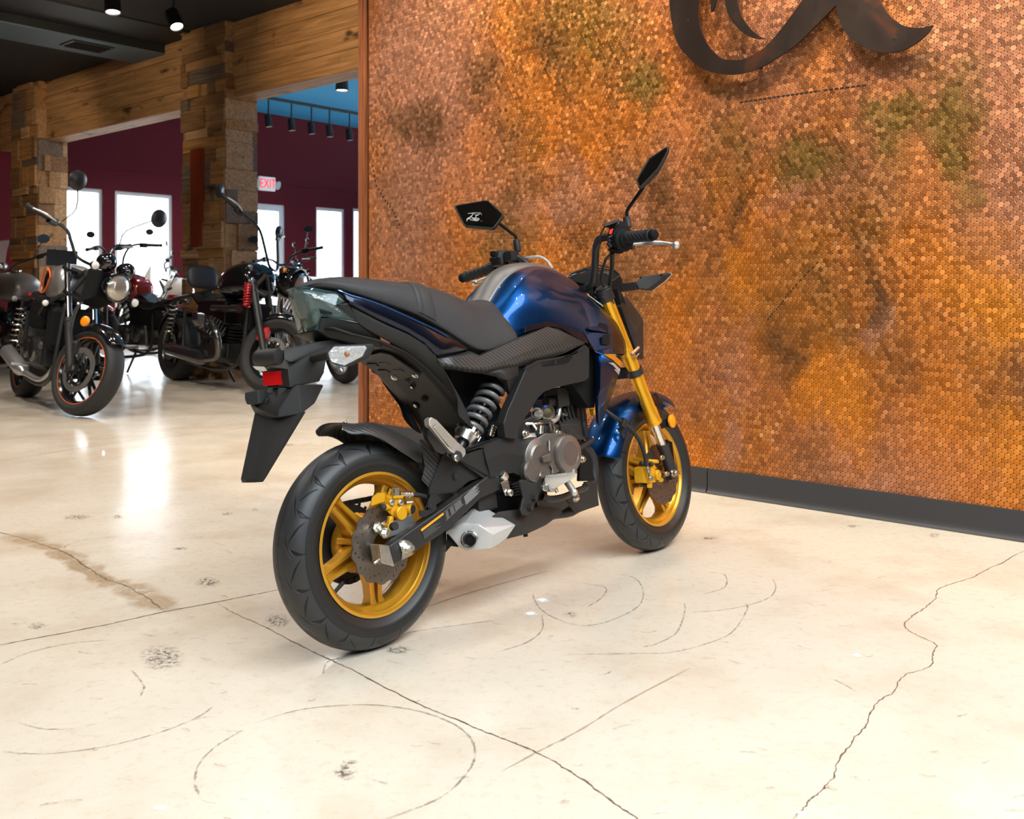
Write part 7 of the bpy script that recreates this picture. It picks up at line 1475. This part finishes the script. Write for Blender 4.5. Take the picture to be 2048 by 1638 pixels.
for sy in (-1, 1):
    bm = NB(); a = V(m.L-.74, sy*.10, .46); d = V(.05, sy*.8, .42).normalized()
    for i in range(6): box(bm, a+d*(.04+.03*i), (.19-.006*i, .17-.006*i, .014), frame_to(d))
    cyl(bm, a, a+d*.22, .065); m.add('cylinder', bm, M_TITAN, e, bevel=.002)
    bm = NB(); hull(bm, [a+d*.22+V(x, 0, z) for x in (-.09, .09) for z in (-.07, .07)]+[a+d*.30+V(x, 0, z) for x in (-.05, .05) for z in (-.04, .04)]); m.add('cylinder_head', bm, M_TITAN, e, bevel=.02)
    m.pipe([(m.L-.62, sy*.25, .56), (m.L-.50, sy*.25, .44), (m.L-.56, sy*.20, .28), (m.L-.80, sy*.19, .24)], .030, M_TITAN, ((m.L-.86, sy*.19, .24), (m.L-1.48, sy*.22, .30)), .062)
m.chassis(1.02, .80)
bm = NB(); cyl(bm, (m.L-.75, -.19, .68), (m.L-.36, -.20, .68), .028); cyl(bm, (m.L-.36, -.20, .68), (m.L-.26, -.20, .68), .036); m.add('air_tube', bm, M_TITAN)
bm = NB(); tube(bm, [V(m.L-.25, -.14, .70+.0022*i)+V(.026*math.cos(.62*i), .026*math.sin(.62*i), 0) for i in range(90)], .008, 6); m.add('red_spring', bm, M_REDC, label='red coil spring')
m.headlight((m.L+.07, 0, .915), .115, depth=.16); bm = NB(); lathe(bm, [(.03, -.20), (.13, -.14), (.145, -.05), (.135, -.01), (.12, -.01), (.12, -.05)], (m.L+.05, 0, .94), (1, 0, -.05), 36, cap=False); m.add('headlight_cowl', bm, M_BTANK, steer=True, ang=60)
m.bars([(m.L-.25, .05, 1.05), (m.L-.28, .09, 1.13), (m.L-.36, .13, 1.30), (m.L-.40, .17, 1.36), (m.L-.46, .26, 1.40), (m.L-.60, .44, 1.50)], lever=True)
m.mirror((m.L-.62, -.47, 1.53), (m.L-.60, -.44, 1.50), .058, face=(-1, 0, 0)); m.mirror((m.L-.62, .47, 1.53), (m.L-.60, .44, 1.50), .058, face=(-1, 0, 0))
m.signals([((m.L-.02, -.17, 1.0), (m.L-.06, -.10, 1.0)), ((m.L-.02, .17, 1.0), (m.L-.06, .10, 1.0))], lens=M_AMBER, r=.022); m.rear_lights(-.22, .78)
# ---- red bobber between the two
m = Moto('dark red cruiser with low black seat, between the grey roadster and the black cruiser', floor_xy(378, 750), floor_xy(208, 736), 0, 5, .32, .34, .17, .12)
m.wheel('front_wheel', True, M_RIMB, 'cast', .23, .14); m.wheel('rear_wheel', False, M_RIMB, 'cast', .215, .13)
m.fork(1.0, M_CHROM, M_FRAME, .023, .62); m.fender(True, M_REDT, .03, .075, 50, 130); m.fender(False, M_REDT, .045, .115, 42, 150)
m.tank(m.L-.88, m.L-.30, 1.04, .74, .165, M_REDT); m.seat([(.10, .80, .07, .05), (.20, .78, .13, .08), (.42, .71, .14, .09), (.60, .74, .12, .08), (.68, .79, .08, .05)])
m.engine(.45, .95, .30, .76, .15, v=True, m=M_TITAN); m.core(.30, .75, .45, .68, .13); m.chassis(1.0, .74)
m.pipe([(m.L-.75, -.13, .62), (m.L-.62, -.15, .42), (m.L-.85, -.17, .28), (.55, -.18, .27)], .024, M_BLK, ((.5, -.18, .27), (-.12, -.20, .30)), .048)
m.headlight((m.L-.05, 0, .90), .09, steer=True); m.bars([(m.L-.38, .05, 1.03), (m.L-.40, .10, 1.22), (m.L-.44, .20, 1.32), (m.L-.58, .42, 1.30)])
m.mirror((m.L-.52, -.34, 1.45), (m.L-.50, -.28, 1.34), .045, shape=.75, steer=True); m.mirror((m.L-.52, .34, 1.45), (m.L-.50, .28, 1.34), .045, shape=.75); m.rear_lights(-.20, .62); m.signals([((-.12, -.16, .58), (-.05, -.10, .60))], steer=False, lens=M_REDL)
# ---- silver cruiser at the far left
m = Moto('grey silver cruiser with clear windshield standing before the left pillar', floor_xy(118, 742), floor_xy(4, 727), 12, 5, .33, .33, .16, .13)
m.wheel('front_wheel', True, M_RIMB, 'wire', .23, .14); m.wheel('rear_wheel', False, M_RIMB, 'wire', .22, .13)
m.fork(1.02, M_CHROM, M_FRAME, .024, .62); m.fender(True, M_BTANK, .03, .075, 30, 160); m.fender(False, M_BTANK, .04, .10, 50, 170)
t = m.tank(m.L-.98, m.L-.32, 1.06, .72, .20, M_SILT); bm = NB(); lathe(bm, [(0, 0), (.055, 0), (.055, .012), (.04, .02), (0, .021)], (m.L-.66, 0, 1.055), (0, 0, 1), 24); m.add('fuel_cap', bm, M_CHROM, t)
m.seat([(.05, .80, .08, .05), (.18, .80, .13, .09), (.45, .72, .15, .10), (.60, .76, .11, .07)]); m.engine(.50, 1.0, .28, .74, .15, v=True); m.core(.30, .70, .45, .70, .13); m.chassis(1.0, .74)
m.pipe([(m.L-.75, -.13, .62), (m.L-.60, -.15, .42), (m.L-.85, -.18, .27), (.6, -.19, .27)], .024, M_CHROM, ((.55, -.19, .27), (-.15, -.21, .30)), .048)
m.headlight((m.L+.02, 0, .95), .10); m.bars([(m.L-.34, .05, 1.05), (m.L-.40, .12, 1.12), (m.L-.48, .22, 1.15), (m.L-.72, .42, 1.22)])
bm = NB(); ball(bm, (m.L-.34, 0, 1.12), (.05, .06, .05)); g = m.add('gauge', bm, M_CHROM, steer=True, ang=60)
bm = NB(); rows = [[V(m.L-.02-.18*t*t-.10*t+.10*(1-abs(y))*.6, y*.22*(1-.15*t), 1.05+.36*t) for y in (-1, -.6, 0, .6, 1)] for t in (0, .3, .6, .85, 1)]; grid(bm, rows); m.add('windshield', bm, mat('windshield_clear', (.75, .74, .72), .05, 0, .5, alpha=.22), steer=True, solid=.004, sub=1)
m.mirror((m.L-.58, -.40, 1.37), (m.L-.52, -.28, 1.18), .075, shape=.7); m.mirror((m.L-.58, .40, 1.37), (m.L-.52, .28, 1.18), .075, shape=.7)
m.signals([((m.L-.05, -.24, .95), (m.L-.10, -.12, .95)), ((m.L-.05, .24, .95), (m.L-.10, .12, .95))], lens=M_AMBER); m.rear_lights(-.2, .78)
# ---- dual-sport machines by the windows
def dual(label, rear, front, steer_, col, spokes_lip, cowl, seat_z=.88, white_tail=True):
    m = Moto(label, rear, front, steer_, 5, .33, .34, .12, .10); m.wheel('front_wheel', True, M_ALU if spokes_lip else M_RIMB, 'wire', .27, .13, lip=spokes_lip); m.wheel('rear_wheel', False, M_ALU if spokes_lip else M_RIMB, 'wire', .245, .11, lip=spokes_lip)
    m.fork(1.10, M_CHROM, M_FRAME, .022, .55); bm = NB(); hull(bm, [V(m.L+.32, -.03, .84), V(m.L+.32, .03, .84), V(m.L-.0, -.07, .86), V(m.L, .07, .86), V(m.L-.22, -.05, .78), V(m.L-.22, .05, .78), V(m.L+.05, 0, .90)]); m.add('front_fender', bm, col, steer=True, bevel=.01)
    m.tank(m.L-.78, m.L-.28, 1.02, .78, .13, col); m.seat([(.02, seat_z+.05, .07, .05), (.15, seat_z+.05, .10, .07), (.5, seat_z, .12, .09), (.72, seat_z+.04, .09, .07)]); bm = NB(); hull(bm, [V(-.22, -.04, seat_z+.03), V(-.22, .04, seat_z+.03), V(.12, -.09, seat_z-.02), V(.12, .09, seat_z-.02), V(.12, -.08, seat_z-.09), V(.12, .08, seat_z-.09)]); m.add('tail_fairing', bm, col if white_tail else M_PLASD, bevel=.008)
    m.engine(.52, .95, .32, .76, .13); m.core(.25, .72, .50, .80, .12, col if white_tail else M_PLASD); m.chassis(1.02, .80); m.pipe([(m.L-.55, -.08, .62), (m.L-.48, -.12, .45), (.75, -.15, .42), (.45, -.16, .60)], .02, M_TITAN, ((.4, -.17, .62), (-.05, -.18, .74)), .05)
    m.bars([(m.L-.30, .05, 1.12), (m.L-.30, .12, 1.18), (m.L-.36, .25, 1.21), (m.L-.42, .40, 1.21)])
    if cowl:
        bm = NB(); hull(bm, [V(m.L-.02, -.10, 1.05), V(m.L-.02, .10, 1.05), V(m.L-.10, -.11, .85), V(m.L-.10, .11, .85), V(m.L+.02, -.06, .86), V(m.L+.02, .06, .86), V(m.L-.12, -.07, 1.22), V(m.L-.12, .07, 1.22)]); c = m.add('headlight_cowl', bm, cowl, steer=True, bevel=.02); bm = NB(); hull(bm, [V(m.L+.0, -.07, 1.0), V(m.L+.0, .07, 1.0), V(m.L+.025, -.05, .90), V(m.L+.025, .05, .90), V(m.L-.03, 0, .95)]); m.add('headlight_lens', bm, M_HLENS, c, steer=True)
    else: m.headlight((m.L-.02, 0, .95), .085)
    for sy in (-1, 1): m.mirror((m.L-.36, sy*.33, 1.42), (m.L-.36, sy*.24, 1.22), .055, shape=.62)
    m.rear_lights(-.22, seat_z); return m
dual('white dual sport motorcycle in front of the window beside the middle pillar', (-3.45, 13.1), (-4.9, 12.9), 20, M_WHT, True, M_WHT)
dual('black spoke wheeled motorcycle half hidden behind the tail of the blue motorcycle', floor_xy(690, 766), (-2.35, 10.05), 15, M_BTANK, True, None, .80, False)
dual('white dirt bike in front of the right window, by the door', (-1.75, 12.3), (-2.85, 11.4), -15, M_WHT, True, None)
dual('black motorcycle at the edge of the copper wall with only its tank and grip showing', (-1.15, 14.3), (-2.2, 13.25), 0, M_BTANK, False, None, .84, False)
# ================================================================ track lamps, exit sign, wall emblem
def track_head(c, aim, r, L, face_m, label, drop=.08, top=None, group='track lamps on the ceiling'):
    c, aim = Vector(c), Vector(aim).normalized(); t = empty('track_lamp', c); tag(t, label, 'lamp', group)
    bm = NB(); lathe(bm, [(0, -L*.5), (r*.7, -L*.5), (r*.95, -L*.42), (r, L*.45), (r*1.02, L*.5), (r*.86, L*.5), (r*.84, L*.42)], (0, 0, 0), aim, 24, cap=False); obj('shade', bm, M_BLACKM, t)
    bm = NB(); lathe(bm, [(0, L*.43), (r*.85, L*.43)], (0, 0, 0), aim, 24, cap=False); obj('bulb', bm, face_m, t)
    zt = (top if top is not None else CEIL)-c.z; bm = NB(); tube(bm, [-aim*L*.3, V(0, 0, min(zt, L*.9))], r*.22, 8); 
    if zt > L*.9: cyl(bm, (0, 0, L*.85), (0, 0, zt), r*.2)
    obj('stem', bm, M_BLACKM, t); return t
def at_h(px, py, h): return W_depth(px, py, (h-CAM_H)*F_PX/(HZ-py))
track_head(at_h(225, 6, 3.24), (0.1, -.15, -1), .065, .17, M_BULB, 'bright round ceiling lamp above the black duct, further left of the two', group=None)
track_head(at_h(348, 38, 3.22), (.45, -.35, -1), .062, .18, M_BULB, 'tilted black spotlight shining beside the middle pillar top', group=None)
track_head(at_h(684, 170, 3.55), (0, 0, -1), .085, .15, M_BULB, 'black lamp hanging under the teal ceiling beside the copper wall', top=CEIL2, group=None)
track_head(at_h(352, 224, 3.5), (.2, 0, -1), .07, .14, M_BULB, 'small lamp showing below the wooden beam left of the middle pillar', top=CEIL2, group=None)
tr = []
for i, (x, y) in enumerate(((537, 250), (583, 258), (623, 265), (659, 271), (699, 278))):
    s_ = ('leftmost', 'second from left', 'middle', 'fourth from left', 'rightmost')[i]
    q = W_plane(x, y-9, RW-D1*1.2, D1); tr.append(q)
    track_head(q, (.12, .05, -1), .055, .19, M_BULBC if i == 4 else M_BULB, s_+' of the five black track spotlights along the red wall', top=CEIL2-.042, group='track spotlights along the red wall')
bm = NB(); a, b = tr[0]-D2*1.2, tr[-1]+D2*2; a.z = b.z = CEIL2-.022; d = b-a; box(bm, (a+b)/2, (d.length, .04, .035), (0, 0, math.atan2(d.y, d.x))); tag(obj('lighting_track', bm, M_BLACKM), 'black lighting track on the teal ceiling by the red wall', 'lighting track')
# exit sign with two emergency lamp heads
eu, ez = red_uv(531), W_plane(531, 368, RW, D1).z; sx = red_uv(547)-red_uv(515); sz = W_plane(531, 354, RW, D1).z-W_plane(531, 382, RW, D1).z
E_ = empty('exit_sign', on(RW, A2, eu, 0, ez), (0, 0, A2)); tag(E_, 'white exit sign with red letters above the glass door', 'exit sign')
M_SIGN = mat('sign_white', (.78, .80, .84), .4, emis=(.85, .9, 1), es=.25); M_EXIT = mat('exit_red', (.8, .01, .01), .4, emis=(1, .03, .02), es=1.2)
bm = NB(); box(bm, (0, -.035, 0), (sx, .06, sz)); obj('housing', bm, M_SIGN, E_, bevel=.012)
text_mesh('letters', 'EXIT', sz*.82, M_EXIT, Matrix.Translation((0, -.067, -.005)) @ Matrix.Rotation(math.pi/2, 4, 'X') @ Matrix.Diagonal((.80, 1.15, 1, 1)), E_, .003)
for s_ in (-1, 1):
    bm = NB(); lathe(bm, [(0, -.05), (.05, -.045), (.07, -.01), (.072, .012), (.06, .015)], (s_*(sx/2+.06), -.045, -.01), (.5*s_, -1, -.3), 24); h_ = obj('lamp_head', bm, M_WHITEF, E_); bm = NB(); cyl(bm, (s_*sx/2, -.035, 0), (s_*(sx/2+.04), -.04, 0), .018); obj('lamp_arm', bm, M_WHITEF, h_)
# bronzed steel emblem on the penny wall
EN = -D2; EP = WE+EN*.075
def Epx(x, y): o = (1300, 0, 3.4133); return W_plane(o[0]+x/o[2], o[1]+y/o[2], EP, D2)
def bez(pts, n=10): return smooth_path(pts, n)
big_out = [(140, -420), (128, -220), (132, 0), (150, 160), (190, 300), (270, 400), (360, 470), (450, 500), (560, 508), (660, 492), (760, 455), (880, 385), (1000, 300), (1100, 205), (1190, 115), (1268, 36)]
tail = [(1275, 70), (1310, 180), (1370, 262), (1450, 318), (1540, 350), (1640, 357), (1730, 340), (1820, 290), (1885, 235), (1932, 172)]
tail_in = [(1860, 188), (1790, 188), (1720, 170), (1650, 120), (1600, 62), (1565, -20), (1545, -140), (1540, -420)]
inner = [(1260, -420), (1200, -260), (1130, -130), (1040, 0), (960, 110), (880, 215), (800, 305), (720, 365), (640, 402), (560, 410), (490, 398), (430, 350), (380, 280), (345, 200), (330, 100), (330, 0), (345, -160), (380, -420)]
emb = empty('wall_emblem', Epx(900, -100)); tag(emb, 'large dark bronze steel script emblem on the copper penny wall', 'wall emblem')
pts = bez([Epx(*p) for p in big_out])+bez([Epx(*p) for p in tail])+bez([Epx(*p) for p in tail_in])+bez([Epx(*p) for p in inner])
bm = NB(); prism(bm, [p-emb.location for p in pts], -EN*.012); obj('letter_stroke', bm, M_STEEL, emb, bevel=.001)
flick = bez([Epx(*p) for p in ((505, -420), (500, -200), (510, 0), (530, 90), (570, 160), (630, 220), (690, 256), (740, 264), (790, 262))])+bez([Epx(*p) for p in ((825, 283), (740, 240), (680, 190), (630, 120), (605, 40), (595, -60), (610, -200), (650, -420))])
bm = NB(); prism(bm, [p-emb.location for p in flick], -EN*.012); obj('letter_flick', bm, M_STEEL, emb, bevel=.001)
fl2 = bez([Epx(*p) for p in ((470, -160), (460, -60), (445, 20), (430, 70))])+bez([Epx(*p) for p in ((415, 80), (412, 0), (420, -80), (425, -160))])
bm = NB(); prism(bm, [p-emb.location for p in fl2], -EN*.012); obj('letter_curl', bm, M_STEEL, emb)
bm = NB()
for x, y in ((252, 140), (1667, 260)): p = Epx(x, y)-emb.location; lathe(bm, [(0, .002), (.007, .0015), (.008, 0)], p, EN, 16)
for x, y in ((260, 60), (700, 440), (1600, 250), (1150, 80), (560, 60)): p = Epx(x, y)-emb.location; cyl(bm, p-EN*.012, p-EN*.075, .008)
islands('mounting_studs', bm, M_STEEL, emb)

# dark panel standing between the far bikes and the window
pc_ = W_depth(124, 516, 9.3); bd = empty('display_board', (pc_.x, pc_.y, 0), (0, 0, .35)); tag(bd, 'dark rectangular panel on a post behind the tank of the grey roadster', 'display board')
bm = NB(); box(bm, (0, 0, pc_.z), (.27, .02, .155), (-.25, .06, 0)); obj('panel', bm, mat('dark_panel', (.008, .011, .020), .4), bd, bevel=.004)
bm = NB(); cyl(bm, (0, .02, .02), (0, .02, pc_.z-.03), .014); obj('post', bm, M_BLACKM, bd); bm = NB(); lathe(bm, [(0, 0), (.15, 0), (.15, .012), (.02, .022), (0, .022)], (0, .02, 0), (0, 0, 1), 32); obj('base', bm, M_BLACKM, bd)
